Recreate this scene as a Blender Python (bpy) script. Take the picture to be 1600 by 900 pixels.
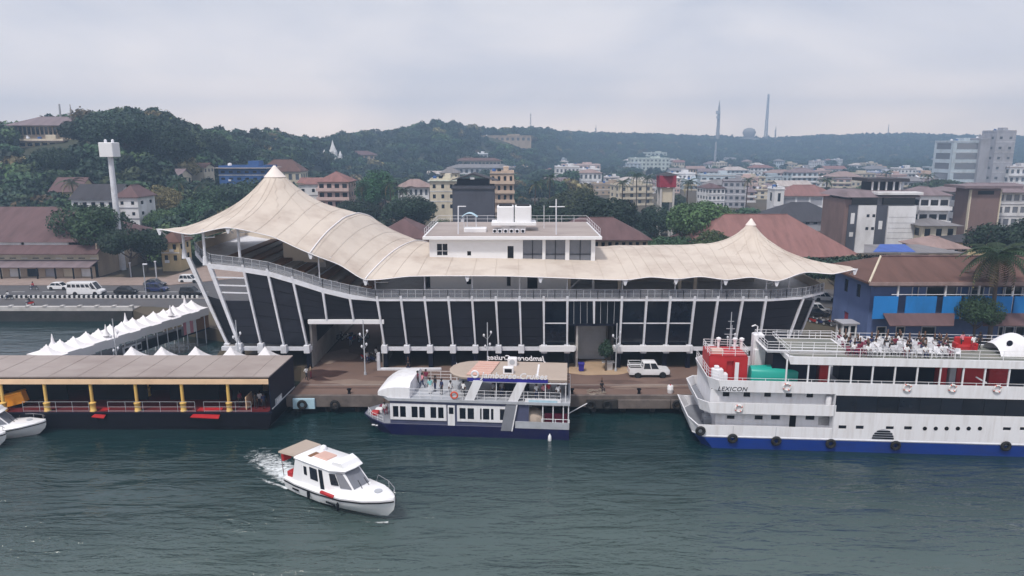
import bpy, bmesh, math, random
import numpy as np
from mathutils import Vector, Matrix, noise as mnoise
for o in list(bpy.data.objects): bpy.data.objects.remove(o)
scene = bpy.context.scene
COL = scene.collection
R = math.radians
HAZE = True
# ------------------------------------------------------------------ camera
FPX, PITCH, CAMH = 1100.0, R(11.41), 30.0
cam_data = bpy.data.cameras.new('camera'); cam = bpy.data.objects.new('camera', cam_data); COL.objects.link(cam)
cam_data.sensor_width = 36.0; cam_data.lens = FPX / 1600 * 36.0
cam_data.clip_start = 0.5; cam_data.clip_end = 12000
cam.location = (0, 0, CAMH); cam.rotation_euler = (math.pi / 2 - PITCH, 0, 0)
scene.camera = cam
# ------------------------------------------------------------------ sky, sun, exposure
SUN_EL, SUN_AZ = R(58), R(210)          # high hazy sun behind the camera, slightly to its left
w = bpy.data.worlds.new('World'); scene.world = w; w.use_nodes = True
nt = w.node_tree; nt.nodes.clear()
N = nt.nodes.new
out = N('ShaderNodeOutputWorld'); bg = N('ShaderNodeBackground'); bg.inputs[1].default_value = 0.085
sky = N('ShaderNodeTexSky'); sky.sky_type = 'NISHITA'; sky.sun_disc = False
sky.sun_elevation = SUN_EL; sky.sun_rotation = SUN_AZ; sky.altitude = 0; sky.air_density = 1.0; sky.dust_density = 4.0
tc = N('ShaderNodeTexCoord'); mp = N('ShaderNodeMapping'); mp.inputs['Scale'].default_value = (1.0, 1.0, 2.6)
n1 = N('ShaderNodeTexNoise'); n1.inputs['Scale'].default_value = 2.9; n1.inputs['Detail'].default_value = 7; n1.inputs['Roughness'].default_value = .52
n1.inputs['Distortion'].default_value = .3
r1 = N('ShaderNodeValToRGB'); r1.color_ramp.elements[0].position = .38; r1.color_ramp.elements[1].position = .66
r1.color_ramp.elements[0].color = (4.95, 4.98, 5.65, 1); r1.color_ramp.elements[1].color = (6.7, 6.4, 6.6, 1)
mx = N('ShaderNodeMixRGB'); mx.inputs[0].default_value = .86
L = nt.links.new
L(tc.outputs['Generated'], mp.inputs[0]); L(mp.outputs[0], n1.inputs[0]); L(n1.outputs[0], r1.inputs[0])
sx = N('ShaderNodeSeparateXYZ'); L(tc.outputs['Generated'], sx.inputs[0])
hr = N('ShaderNodeValToRGB'); hr.color_ramp.elements[0].position = 0.0; hr.color_ramp.elements[1].position = .30      # hazy brightening towards the horizon, all round
hr.color_ramp.elements[1].color = (.95, .96, .97, 1); hr.color_ramp.elements[0].color = (2.7, 2.2, 1.62, 1)
for ps_, c_ in ((.035, (2.35, 1.95, 1.52, 1)), (.055, (1.95, 1.68, 1.40, 1)), (.09, (1.38, 1.27, 1.15, 1)), (.18, (.98, .97, .95, 1))): e_ = hr.color_ramp.elements.new(ps_); e_.color = c_
mh = N('ShaderNodeMixRGB'); mh.blend_type = 'MULTIPLY'; mh.inputs[0].default_value = 1
L(sx.outputs[2], hr.inputs[0])
L(sky.outputs[0], mx.inputs[1]); L(r1.outputs[0], mx.inputs[2]); L(mx.outputs[0], mh.inputs[1]); L(hr.outputs[0], mh.inputs[2]); L(mh.outputs[0], bg.inputs[0]); L(bg.outputs[0], out.inputs[0])
sd = bpy.data.lights.new('sun', 'SUN'); sd.energy = 1.5; sd.angle = R(6); sd.color = (1.0, .95, .88)
sun = bpy.data.objects.new('sun', sd); COL.objects.link(sun)
# the sun stands at azimuth SUN_AZ measured clockwise from +Y
sdir = Vector((math.sin(SUN_AZ) * math.cos(SUN_EL), math.cos(SUN_AZ) * math.cos(SUN_EL), math.sin(SUN_EL)))
sun.rotation_euler = (-sdir).to_track_quat('-Z', 'Y').to_euler(); sun.location = sdir * 300
vs = scene.view_settings; vs.view_transform = 'Standard'; vs.look = 'None'; vs.gamma = 1; vs.use_curve_mapping = False; vs.exposure = 0.92
scene.cycles.volume_bounces = 0; scene.cycles.max_bounces = 6; scene.cycles.transparent_max_bounces = 8
scene.cycles.caustics_reflective = False; scene.cycles.caustics_refractive = False
scene.cycles.use_denoising = True
# ------------------------------------------------------------------ surveying helpers: picture point + known height or distance -> place
def _d(u, v):
    a = (u - 800) / FPX; b = -(v - 450) / FPX
    return a, math.cos(PITCH) + b * math.sin(PITCH), -math.sin(PITCH) + b * math.cos(PITCH)
def G(u, v, z=2.0):
    a, y, q = _d(u, v); t = (z - CAMH) / q; return Vector((a * t, y * t, z))
def P(u, v, Y):
    a, y, q = _d(u, v); t = Y / y; return Vector((a * t, Y, CAMH + q * t))
def Zv(v, Y): return P(800, v, Y).z
def Xu(u, v, Y): return P(u, v, Y).x
# ------------------------------------------------------------------ mesh builder
class MB:
    def __init__(s): s.v = []; s.f = []; s.m = []; s.cm = 0
    def add(s, vs, fs):
        o = len(s.v); s.v += [tuple(p) for p in vs]
        for f in fs: s.f.append(tuple(i + o for i in f)); s.m.append(s.cm)
        return s
    def poly(s, *p): return s.add(p, [tuple(range(len(p)))])
    def box(s, x0, x1, y0, y1, z0, z1):
        return s.add([(x0,y0,z0),(x1,y0,z0),(x1,y1,z0),(x0,y1,z0),(x0,y0,z1),(x1,y0,z1),(x1,y1,z1),(x0,y1,z1)],
            [(3,2,1,0),(4,5,6,7),(0,1,5,4),(1,2,6,5),(2,3,7,6),(3,0,4,7)])
    def bbox(s, x0, x1, y0, y1, z0, z1, b=.03):
        # box with chamfered vertical and top edges
        a = [(x0+b,y0),(x1-b,y0),(x1,y0+b),(x1,y1-b),(x1-b,y1),(x0+b,y1),(x0,y1-b),(x0,y0+b)]
        c = [(x0+2*b,y0+b),(x1-2*b,y0+b),(x1-b,y0+2*b),(x1-b,y1-2*b),(x1-2*b,y1-b),(x0+2*b,y1-b),(x0+b,y1-2*b),(x0+b,y0+2*b)]
        return s.loft([[(x,y,z0) for x,y in a], [(x,y,z1-b) for x,y in a], [(x,y,z1) for x,y in c]])
    def loft(s, rings, closed=True, cap=True):
        n = len(rings[0]); o = len(s.v)
        for r in rings: s.v += [tuple(p) for p in r]
        for k in range(len(rings) - 1):
            for i in range(n if closed else n - 1):
                j = (i + 1) % n
                s.f.append((o+k*n+i, o+k*n+j, o+(k+1)*n+j, o+(k+1)*n+i)); s.m.append(s.cm)
        if cap and closed:
            s.f.append(tuple(o+i for i in range(n-1, -1, -1))); s.m.append(s.cm)
            s.f.append(tuple(o+(len(rings)-1)*n+i for i in range(n))); s.m.append(s.cm)
        return s
    def prism(s, pts, z0, z1):
        return s.loft([[(x,y,z0) for x,y in pts], [(x,y,z1) for x,y in pts]])
    def slab(s, pts, d):           # extrude a 3-D polygon by vector d
        d = Vector(d); return s.loft([[Vector(p) for p in pts], [Vector(p) + d for p in pts]])
    def bar(s, p0, p1, w=.1, h=None, up=(0,0,1)):
        h = h or w; p0 = Vector(p0); p1 = Vector(p1); d = (p1 - p0).normalized(); u = Vector(up)
        if abs(d.dot(u)) > .98: u = Vector((0,1,0))
        a = d.cross(u).normalized() * (w/2); b = a.cross(d).normalized() * (h/2)
        q = [-a-b, a-b, a+b, -a+b]
        return s.loft([[p0+k for k in q], [p1+k for k in q]])
    def tube(s, pts, r, n=6, r1=None):
        pts = [Vector(p) for p in pts]; rings = []
        for i, p in enumerate(pts):
            d = (pts[min(i+1, len(pts)-1)] - pts[max(i-1, 0)]).normalized()
            u = Vector((0,0,1)) if abs(d.z) < .9 else Vector((1,0,0))
            a = d.cross(u).normalized(); b = d.cross(a)
            rr = r if r1 is None else r + (r1 - r) * i / max(1, len(pts)-1)
            rings.append([p + (a*math.cos(2*math.pi*k/n) + b*math.sin(2*math.pi*k/n))*rr for k in range(n)])
        return s.loft(rings)
    def lathe(s, prof, c=(0,0,0), n=12, ax='z'):
        rings = []
        for r, z in prof:
            ring = []
            for k in range(n):
                t = 2*math.pi*k/n; a, b = r*math.cos(t), r*math.sin(t)
                ring.append((c[0]+a, c[1]+b, c[2]+z) if ax == 'z' else ((c[0]+a, c[1]+z, c[2]+b) if ax == 'y' else (c[0]+z, c[1]+a, c[2]+b)))
            rings.append(ring)
        return s.loft(rings)
    def torus(s, c, Rr, r, n=16, m=6, ax='y'):
        o = len(s.v)
        for i in range(n):
            t = 2*math.pi*i/n
            for j in range(m):
                q = 2*math.pi*j/m; a = Rr + r*math.cos(q); b = r*math.sin(q)
                x, y, z = a*math.cos(t), b, a*math.sin(t)
                if ax == 'z': x, y, z = x, z, y
                if ax == 'x': x, y, z = y, x, z
                s.v.append((c[0]+x, c[1]+y, c[2]+z))
        for i in range(n):
            for j in range(m):
                s.f.append((o+i*m+j, o+((i+1)%n)*m+j, o+((i+1)%n)*m+(j+1)%m, o+i*m+(j+1)%m)); s.m.append(s.cm)
        return s
    def grid(s, fn, nu, nv):
        o = len(s.v)
        for i in range(nu+1):
            for j in range(nv+1): s.v.append(tuple(fn(i/nu, j/nv)))
        for i in range(nu):
            for j in range(nv):
                a = o+i*(nv+1)+j; s.f.append((a, a+nv+1, a+nv+2, a+1)); s.m.append(s.cm)
        return s
    def mesh(s, name, off=(0,0,0), smooth=False, recalc=True):
        me = bpy.data.meshes.new(name)
        vv = s.v if tuple(off) == (0,0,0) else [(a-off[0], b-off[1], c-off[2]) for a, b, c in s.v]
        me.from_pydata(vv, [], s.f)
        if any(s.m): me.polygons.foreach_set('material_index', s.m)
        if recalc:
            bm = bmesh.new(); bm.from_mesh(me); bmesh.ops.recalc_face_normals(bm, faces=bm.faces); bm.to_mesh(me); bm.free()
        if smooth is True: me.polygons.foreach_set('use_smooth', [True]*len(me.polygons))
        elif smooth:
            me.polygons.foreach_set('use_smooth', [True]*len(me.polygons)); me.set_sharp_from_angle(angle=R(smooth))
        me.update(); return me
# ------------------------------------------------------------------ objects
ROOT = {}
M = {}
def tag(o, label=None, cat=None, group=None, kind=None):
    if label: o['label'] = label
    if cat: o['category'] = cat
    if group: o['group'] = group
    if kind: o['kind'] = kind
    return o
def thing(name, label, cat, loc=(0,0,0), rz=0.0, group=None):
    o = bpy.data.objects.new(name, None); COL.objects.link(o); o.empty_display_size = .3
    o.location = loc; o.rotation_euler = (0,0,rz); ROOT[o] = tuple(loc)
    return tag(o, label, cat, group)
def part(name, mb, mat, parent, wd=False, smooth=False, label=None, kind=None, loc=None):
    me = mb if isinstance(mb, bpy.types.Mesh) else mb.mesh(name, ROOT[parent] if wd else (0,0,0), smooth)
    if not me.materials:
        for q in (mat if isinstance(mat, (list, tuple)) else [mat]): me.materials.append(M[q])
    o = bpy.data.objects.new(name, me); COL.objects.link(o); o.parent = parent; ROOT[o] = ROOT[parent]
    if loc is not None: o.location = loc if not wd else [loc[i]-ROOT[parent][i] for i in range(3)]
    if label: o['label'] = label
    if kind: o['kind'] = kind
    return o
def solo(name, mb, mat, label=None, cat=None, loc=(0,0,0), rz=0, group=None, kind=None, wd=False, smooth=False):
    me = mb if isinstance(mb, bpy.types.Mesh) else mb.mesh(name, loc if wd else (0,0,0), smooth)
    if not me.materials:
        for q in (mat if isinstance(mat, (list, tuple)) else [mat]): me.materials.append(M[q])
    o = bpy.data.objects.new(name, me); COL.objects.link(o); o.location = loc; o.rotation_euler = (0,0,rz); ROOT[o] = tuple(loc)
    return tag(o, label, cat, group, kind)
def ctree(o, parent=None):
    c = o.copy(); COL.objects.link(c); c.parent = parent; ROOT[c] = ROOT.get(o, (0,0,0))
    for ch in list(o.children): ctree(ch, c)
    return c
def place(o, loc, rz, label=None, group=None, s=None):
    o.location = loc; o.rotation_euler = (o.rotation_euler[0], o.rotation_euler[1], rz); ROOT[o] = tuple(loc)
    if label: o['label'] = label
    if group: o['group'] = group
    if s: o.scale = (s, s, s) if not isinstance(s, tuple) else s
    return o
def text_mesh(txt, size, depth=.02, shear=0.0, align='LEFT', bold=0.0, spacing=1.0):
    c = bpy.data.curves.new('lettering', 'FONT'); c.body = txt; c.size = size; c.extrude = depth/2; c.shear = shear; c.align_x = align
    c.offset = bold; c.space_character = spacing; c.resolution_u = 3
    o = bpy.data.objects.new('lettering', c); COL.objects.link(o)
    dg = bpy.context.evaluated_depsgraph_get(); me = bpy.data.meshes.new_from_object(o.evaluated_get(dg))
    bpy.data.objects.remove(o); bpy.data.curves.remove(c)
    me.transform(Matrix.Rotation(math.pi/2, 4, 'X'))      # stands upright, reads from -Y
    return me
# ------------------------------------------------------------------ materials
def srgb(r, g, b):
    f = lambda c: (c/255/12.92) if c/255 <= .04045 else ((c/255+.055)/1.055)**2.4
    return (f(r), f(g), f(b))
def mat(name, col, rough=.6, var=.12, scale=1.5, metal=0.0, dirt=None, dirt_amt=.35, dirt_scale=.5, bump=0.0, bscale=8, spec=.4, alpha=1.0, stretch=(1,1,1), emit=None, island=0.0, objrand=0.0):
    m = bpy.data.materials.new(name); m.use_nodes = True; t = m.node_tree; b = t.nodes['Principled BSDF']; n = t.nodes.new; l = t.links.new
    c = col if len(col) == 4 else (*col, 1)
    b.inputs['Roughness'].default_value = rough; b.inputs['Metallic'].default_value = metal
    b.inputs['Specular IOR Level'].default_value = spec
    geo = n('ShaderNodeNewGeometry'); mpn = n('ShaderNodeMapping'); mpn.inputs['Scale'].default_value = stretch
    l(geo.outputs['Position'], mpn.inputs[0])
    nz = n('ShaderNodeTexNoise'); nz.inputs['Scale'].default_value = scale; nz.inputs['Detail'].default_value = 5; nz.inputs['Roughness'].default_value = .6
    l(mpn.outputs[0], nz.inputs[0])
    hsv = n('ShaderNodeHueSaturation'); hsv.inputs['Color'].default_value = c
    mr = n('ShaderNodeMapRange'); mr.inputs[1].default_value = .25; mr.inputs[2].default_value = .75; mr.inputs[3].default_value = 1-var; mr.inputs[4].default_value = 1+var
    l(nz.outputs[0], mr.inputs[0]); val = mr.outputs[0]
    for amt, src in ((island, geo.outputs['Random Per Island']), (objrand, None)):
        if amt:
            if src is None:
                oi = n('ShaderNodeObjectInfo'); src = oi.outputs['Random']
            m2 = n('ShaderNodeMapRange'); m2.inputs[3].default_value = 1-amt; m2.inputs[4].default_value = 1+amt; l(src, m2.inputs[0])
            mu = n('ShaderNodeMath'); mu.operation = 'MULTIPLY'; l(val, mu.inputs[0]); l(m2.outputs[0], mu.inputs[1]); val = mu.outputs[0]
    l(val, hsv.inputs['Value']); colout = hsv.outputs[0]
    if dirt:
        nd = n('ShaderNodeTexNoise'); nd.inputs['Scale'].default_value = dirt_scale; nd.inputs['Detail'].default_value = 8; nd.inputs['Roughness'].default_value = .65
        l(mpn.outputs[0], nd.inputs[0])
        rr = n('ShaderNodeMapRange'); rr.inputs[1].default_value = .45; rr.inputs[2].default_value = .72; rr.inputs[4].default_value = dirt_amt; l(nd.outputs[0], rr.inputs[0])
        mxx = n('ShaderNodeMixRGB'); mxx.inputs[2].default_value = (*dirt, 1); l(rr.outputs[0], mxx.inputs[0]); l(colout, mxx.inputs[1]); colout = mxx.outputs[0]
    l(colout, b.inputs['Base Color'])
    if bump:
        nb = n('ShaderNodeTexNoise'); nb.inputs['Scale'].default_value = bscale; nb.inputs['Detail'].default_value = 4; l(mpn.outputs[0], nb.inputs[0])
        bp = n('ShaderNodeBump'); bp.inputs['Strength'].default_value = 1; bp.inputs['Distance'].default_value = bump; l(nb.outputs[0], bp.inputs['Height']); l(bp.outputs[0], b.inputs['Normal'])
    if alpha < 1: b.inputs['Alpha'].default_value = alpha
    if emit: b.inputs['Emission Color'].default_value = (*emit, 1); b.inputs['Emission Strength'].default_value = 1
    M[name] = m; return m
BR = (.16, .12, .09)
mat('white_paint', (.78,.78,.80), .45, .04, .6, dirt=(.45,.42,.40), dirt_amt=.22, dirt_scale=.6)
mat('white_steel', (.70,.71,.76), .5, .06, .8, dirt=(.36,.34,.33), dirt_amt=.35, dirt_scale=1.1)
mat('grey_steel', (.42,.44,.48), .5, .08, .8, dirt=(.2,.19,.18), dirt_amt=.4)
mat('ship_white', (.78,.78,.81), .5, .05, .5, dirt=(.42,.36,.32), dirt_amt=.32, dirt_scale=1.3, stretch=(1.6,1.6,.16))
mat('gelcoat', (.82,.82,.84), .18, .02, .5, spec=.5)
mat('fabric', (.57,.505,.445), .8, .05, .25, dirt=(.38,.31,.265), dirt_amt=.75, dirt_scale=.22, spec=.15)
mat('fabric_white', (.80,.78,.80), .7, .04, .5, dirt=(.6,.57,.56), dirt_amt=.3, spec=.2)
mat('screen', (.007,.0085,.016), .45, .3, .9, stretch=(.6,.6,2.2), spec=.45, objrand=.35, bump=.03, bscale=.8)
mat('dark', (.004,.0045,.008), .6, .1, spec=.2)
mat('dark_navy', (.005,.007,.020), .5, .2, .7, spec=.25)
mat('glass', (.006,.009,.017), .1, .1, spec=.4, objrand=.3)
mat('win_far', (.07,.08,.10), .3, .2, spec=.4, objrand=.5)
mat('glass_grey', (.16,.17,.20), .12, .1, spec=.6)
mat('concrete', (.33,.31,.30), .85, .12, .7, dirt=(.12,.11,.10), dirt_amt=.5, dirt_scale=.4, bump=.01)
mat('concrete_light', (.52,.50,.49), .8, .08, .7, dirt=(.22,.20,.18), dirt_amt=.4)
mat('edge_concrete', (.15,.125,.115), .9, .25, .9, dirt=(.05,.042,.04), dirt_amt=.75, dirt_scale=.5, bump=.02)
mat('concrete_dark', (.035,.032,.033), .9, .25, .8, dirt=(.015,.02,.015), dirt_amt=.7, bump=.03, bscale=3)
mat('cream_wall', (.66,.58,.49), .8, .05, .5, dirt=(.3,.25,.2), dirt_amt=.25)
mat('quay_top', (.165,.108,.088), .9, .14, .35, dirt=(.13,.085,.075), dirt_amt=.6, dirt_scale=.18, bump=.01)
mat('patch_dark', (.11,.07,.06), .9, .2, .5)
mat('patch_pale', (.23,.17,.14), .9, .15, .6)
mat('sand', (.42,.30,.20), .95, .12, 1.0, bump=.02)
mat('dark_mark', (.05,.025,.022), .6, .3, 1.2)
mat('asphalt', (.085,.083,.09), .9, .14, .4, dirt=(.14,.12,.11), dirt_amt=.45, dirt_scale=.12, bump=.006, bscale=20)
mat('pavement', (.30,.23,.20), .9, .12, .8, dirt=(.16,.12,.10), dirt_amt=.5)
mat('earth', (.085,.065,.045), .95, .2, .2, dirt=(.05,.06,.03), dirt_amt=.6, dirt_scale=.05)
mat('hill_ground', (.045,.05,.028), .95, .25, .05)
mat('paint_white', (.72,.72,.72), .7, .1, 2)
mat('navy_hull', (.004,.005,.050), .28, .15, .6, spec=.5, dirt=(.03,.03,.05), dirt_amt=.4)
mat('blue_hull', (.006,.035,.22), .35, .10, .5, dirt=(.02,.03,.10), dirt_amt=.6, dirt_scale=.7, stretch=(.5,1,1.5))
mat('black_hull', (.004,.004,.009), .5, .2, .8, spec=.25)
mat('rubber', (.012,.012,.013), .8, .1)
mat('red_paint', (.45,.02,.025), .45, .1, .8, dirt=(.2,.03,.02), dirt_amt=.4)
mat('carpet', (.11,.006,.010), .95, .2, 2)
mat('teal_paint', (.015,.33,.27), .4, .08, .6)
mat('orange', (.85,.16,.05), .5, .05)
mat('orange_yellow', (.90,.36,.03), .5, .08)
mat('yellow_col', (.78,.50,.14), .6, .12, 2, dirt=(.35,.2,.08), dirt_amt=.4)
mat('cream_fascia', (.80,.56,.36), .6, .06, .6, dirt=(.45,.28,.18), dirt_amt=.35)
mat('roof_sheet', (.35,.30,.28), .7, .08, .3, dirt=(.20,.15,.135), dirt_amt=.55, dirt_scale=.25, stretch=(.5,1,1))
mat('boat_roof', (.42,.345,.29), .7, .08, .5, dirt=(.25,.2,.17), dirt_amt=.4)
mat('pink_sheet', (.60,.39,.33), .6, .06, 1)
mat('deck_grey', (.20,.21,.24), .7, .1, 1)
mat('blue_grey', (.075,.082,.15), .5, .08, .8, dirt=(.04,.04,.07), dirt_amt=.4)
mat('deck_green', (.16,.17,.15), .8, .15, .6, dirt=(.3,.25,.2), dirt_amt=.4)
mat('blue_band', (.03,.025,.26), .4, .08)
mat('light_blue', (.42,.60,.70), .5, .1, 3)
mat('skin', (.14,.075,.05), .6, .05)
mat('hair', (.012,.010,.010), .6, .1)
for nm, c in dict(white=(.75,.75,.76), red=(.45,.03,.04), blue=(.04,.10,.35), teal=(.25,.55,.55), black=(.02,.02,.024), maroon=(.18,.02,.05), grey=(.25,.25,.27), pink=(.62,.25,.30), tan=(.35,.25,.16), navy=(.02,.03,.09), green=(.05,.2,.09)).items():
    mat('cloth_'+nm, c, .85, .08, 3)
mat('wood', (.20,.10,.05), .7, .2, 3, stretch=(1,1,6))
mat('chrome', (.6,.6,.62), .25, .05, metal=.9)
mat('rope', (.30,.26,.22), .9, .1)
mat('life_ring', (.72,.70,.69), .5, .05)
mat('life_red', (.62,.10,.05), .5, .05)
for nm, c in dict(white=(.75,.75,.77), black=(.012,.012,.015), darkblue=(.015,.025,.10), silver=(.45,.46,.48), red=(.35,.02,.02), grey=(.12,.12,.13)).items():
    mat('car_'+nm, c, .22, .03, spec=.6)
mat('lamp_red', (.4,.02,.02), .3, .02); mat('lamp_clear', (.6,.6,.62), .15, .02)
# ================================================================== the setting
QZ = 2.0
RIDGE = [(-500,200,360),(-150,200,330),(0,226,300),(110,216,290),(170,206,300),(250,206,310),(310,226,330),(400,232,420),(500,236,560),(560,224,700),(630,216,740),(690,206,760),(760,212,850),(830,212,1000),(900,213,1300),(1000,215,1450),(1100,218,1600),(1200,220,1700),(1300,216,1700),(1400,214,1650),(1500,217,1600),(1600,219,1550),(1800,215,1500),(2200,215,1500)]
_ru = [(u-800)/FPX for u, v, r in RIDGE]; _rr = [r for u, v, r in RIDGE]; _rz = [Zv(v, r) for u, v, r in RIDGE]
def hz(x, y):
    if y < 60: return QZ
    a = x / y; r = float(np.interp(a, _ru, _rr)); z = float(np.interp(a, _ru, _rz)) - 1.0
    s0 = r * (.62 if r < 600 else .66); t = (y - s0) / (r - s0)
    if t <= 0: return QZ
    t2 = min(t, 1.0); s = t2*t2*(3-2*t2)
    h = QZ + (z - QZ) * s
    if t > 1: h -= min(.5*(z-QZ), (y - r) * .02)
    h += min(t, 1) * 1.8 * mnoise.noise(Vector((x*.02, y*.02, 3)))
    return max(h, QZ)
# ---- river
def water_material():
    m = bpy.data.materials.new('river_water'); m.use_nodes = True; t = m.node_tree; b = t.nodes['Principled BSDF']; n = t.nodes.new; l = t.links.new
    geo = n('ShaderNodeNewGeometry')
    b.inputs['Roughness'].default_value = .06; b.inputs['IOR'].default_value = 1.33; b.inputs['Specular IOR Level'].default_value = 1.0
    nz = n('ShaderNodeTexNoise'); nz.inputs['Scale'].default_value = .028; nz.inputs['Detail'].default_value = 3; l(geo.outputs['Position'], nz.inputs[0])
    # silty grey-green colour; dark quay and bright sky reflections painted in along Y
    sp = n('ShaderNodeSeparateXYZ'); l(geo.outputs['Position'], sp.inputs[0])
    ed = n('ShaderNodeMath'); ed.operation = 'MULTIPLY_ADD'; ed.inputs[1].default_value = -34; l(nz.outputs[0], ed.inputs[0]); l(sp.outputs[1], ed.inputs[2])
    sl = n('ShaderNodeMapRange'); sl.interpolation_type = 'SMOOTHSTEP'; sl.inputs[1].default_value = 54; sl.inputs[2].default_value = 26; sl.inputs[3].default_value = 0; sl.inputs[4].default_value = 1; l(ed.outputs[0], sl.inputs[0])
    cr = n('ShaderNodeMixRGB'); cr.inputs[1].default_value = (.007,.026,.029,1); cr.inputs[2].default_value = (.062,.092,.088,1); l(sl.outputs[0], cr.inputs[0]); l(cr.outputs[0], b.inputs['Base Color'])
    def nse(sx, sy, rot, sc, det, dist):
        mp = n('ShaderNodeMapping'); mp.inputs['Scale'].default_value = (sx, sy, 1); mp.inputs['Rotation'].default_value = (0,0,R(rot)); l(geo.outputs['Position'], mp.inputs[0])
        k = n('ShaderNodeTexNoise'); k.inputs['Scale'].default_value = sc; k.inputs['Detail'].default_value = det; k.inputs['Distortion'].default_value = dist; k.inputs['Roughness'].default_value = .55
        l(mp.outputs[0], k.inputs[0]); return k.outputs[0]
    # gusts: patches where the ripples are stronger
    gust = n('ShaderNodeMapRange'); gust.inputs[1].default_value = .38; gust.inputs[2].default_value = .62; gust.inputs[3].default_value = .25; gust.inputs[4].default_value = 1.25
    l(nse(.5, 1.2, 5, .06, 3, .6), gust.inputs[0])
    calm = n('ShaderNodeMapRange'); calm.inputs[1].default_value = 58; calm.inputs[2].default_value = 72; calm.inputs[3].default_value = 1.0; calm.inputs[4].default_value = .45; l(sp.outputs[1], calm.inputs[0])
    a = nse(.30, 1.0, -8, .65, 5, 1.1); c = nse(.55, 1.0, 14, 2.6, 3, .4); e = nse(.4, 1, -4, .26, 2, .3)
    m1 = n('ShaderNodeMath'); m1.operation = 'MULTIPLY_ADD'; m1.inputs[1].default_value = .34; l(c, m1.inputs[0]); l(a, m1.inputs[2])
    m2 = n('ShaderNodeMath'); m2.operation = 'MULTIPLY'; l(m1.outputs[0], m2.inputs[0]); l(gust.outputs[0], m2.inputs[1])
    m3 = n('ShaderNodeMath'); m3.operation = 'MULTIPLY_ADD'; m3.inputs[1].default_value = 1.6; l(e, m3.inputs[0]); l(m2.outputs[0], m3.inputs[2])
    rg = nse(.20, 1.0, 17, .50, 3, .8)          # sharp wavelet crests running obliquely
    k1 = n('ShaderNodeMath'); k1.operation = 'MULTIPLY_ADD'; k1.inputs[1].default_value = 2; k1.inputs[2].default_value = -1; l(rg, k1.inputs[0])
    k2 = n('ShaderNodeMath'); k2.operation = 'ABSOLUTE'; l(k1.outputs[0], k2.inputs[0]); k3 = n('ShaderNodeMath'); k3.operation = 'POWER'; k3.inputs[1].default_value = .9; l(k2.outputs[0], k3.inputs[0])
    k4 = n('ShaderNodeMath'); k4.operation = 'MULTIPLY_ADD'; k4.inputs[1].default_value = -.45; l(k3.outputs[0], k4.inputs[0]); l(m3.outputs[0], k4.inputs[2])
    bp = n('ShaderNodeBump'); bp.inputs['Strength'].default_value = 1; bp.inputs['Distance'].default_value = .42; l(k4.outputs[0], bp.inputs['Height']); l(calm.outputs[0], bp.inputs['Strength']); l(bp.outputs[0], b.inputs['Normal'])
    M['water'] = m
water_material()
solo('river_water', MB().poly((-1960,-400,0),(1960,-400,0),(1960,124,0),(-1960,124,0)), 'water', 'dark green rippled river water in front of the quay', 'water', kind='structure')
# ---- land: one sheet with a skirt down into the water, notched by the inlet on the left
LAND = [(-1960,119.4),(-66,119.4),(-58,112.5),(-43,105),(-40,91),(-27.2,87.2),(-25.4,80.5),(-25.4,78.2),(1960,78.2),(1960,1960),(-1960,1960)]
solo('ground', MB().prism(LAND, -1.5, 1.97), 'earth', 'dusty earth ground behind the quay', 'ground', kind='structure')
# hills behind the town
mb = MB(); us = list(range(-500, 2201, 25)); ds = [150+ (1955-150)*(k/60)**1.7 for k in range(61)]
def _hill(i, j):
    d = ds[round(j*60)]; a = (us[round(i*(len(us)-1))]-800)/FPX; z = hz(a*d, d)
    return (a*d, d, z if z > QZ+.05 else 1.2)
mb.grid(_hill, len(us)-1, 60)
solo('hills', mb, 'hill_ground', 'wooded hills rising behind the town', 'hill', kind='structure', smooth=True)
# ---- quay: concrete deck on piles
qy = solo('quay', MB().prism([(-25.6,76.2),(140,76.2),(140,87.6),(-16.5,87.6),(-16.5,116),(-25.0,116),(-25.6,87.6)], .95, 2.0), 'quay_top', 'reddish brown dusty quay deck in front of the terminal', 'quay', kind='structure')
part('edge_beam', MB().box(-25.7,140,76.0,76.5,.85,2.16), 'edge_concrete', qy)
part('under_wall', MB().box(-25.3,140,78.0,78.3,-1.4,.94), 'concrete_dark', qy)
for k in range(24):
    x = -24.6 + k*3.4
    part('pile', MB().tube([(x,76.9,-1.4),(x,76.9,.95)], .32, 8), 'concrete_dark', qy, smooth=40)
for u0, u1 in ((610, 640), (912, 960), (960, 1040), (1040, 1062)):       # pale fender slabs hung on the edge
    x0, x1 = G(u0, 622, 1).x, G(u1, 622, 1).x
    part('fender_slab', MB().bbox(x0+.05, x1-.05, 75.7, 75.98, .75, 1.75), 'edge_concrete' if u0 != 912 else 'concrete_dark', qy)
part('fender_slab', MB().bbox(-24.9, -22.4, 75.72, 75.98, .7, 1.9), 'light_blue', qy, label='blue painted slab on the quay edge')
tyre_me = MB().torus((0,0,0), .42, .17, 14, 6, 'y').mesh('tyre_fender', smooth=True)
for u in (480, 530, 920, 945, 1052):
    x = G(u, 622, 1.3).x; part('tyre_fender', tyre_me, 'rubber', qy, loc=(x, 75.55, 1.25))
# expansion strips along the deck
for y, wdt in ((79.0, .18), (80.1, .12)):
    part('deck_strip', MB().box(-25, 120, y, y+wdt, 2.0, 2.02), 'dark_mark' if wdt > .15 else 'concrete', qy)
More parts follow.
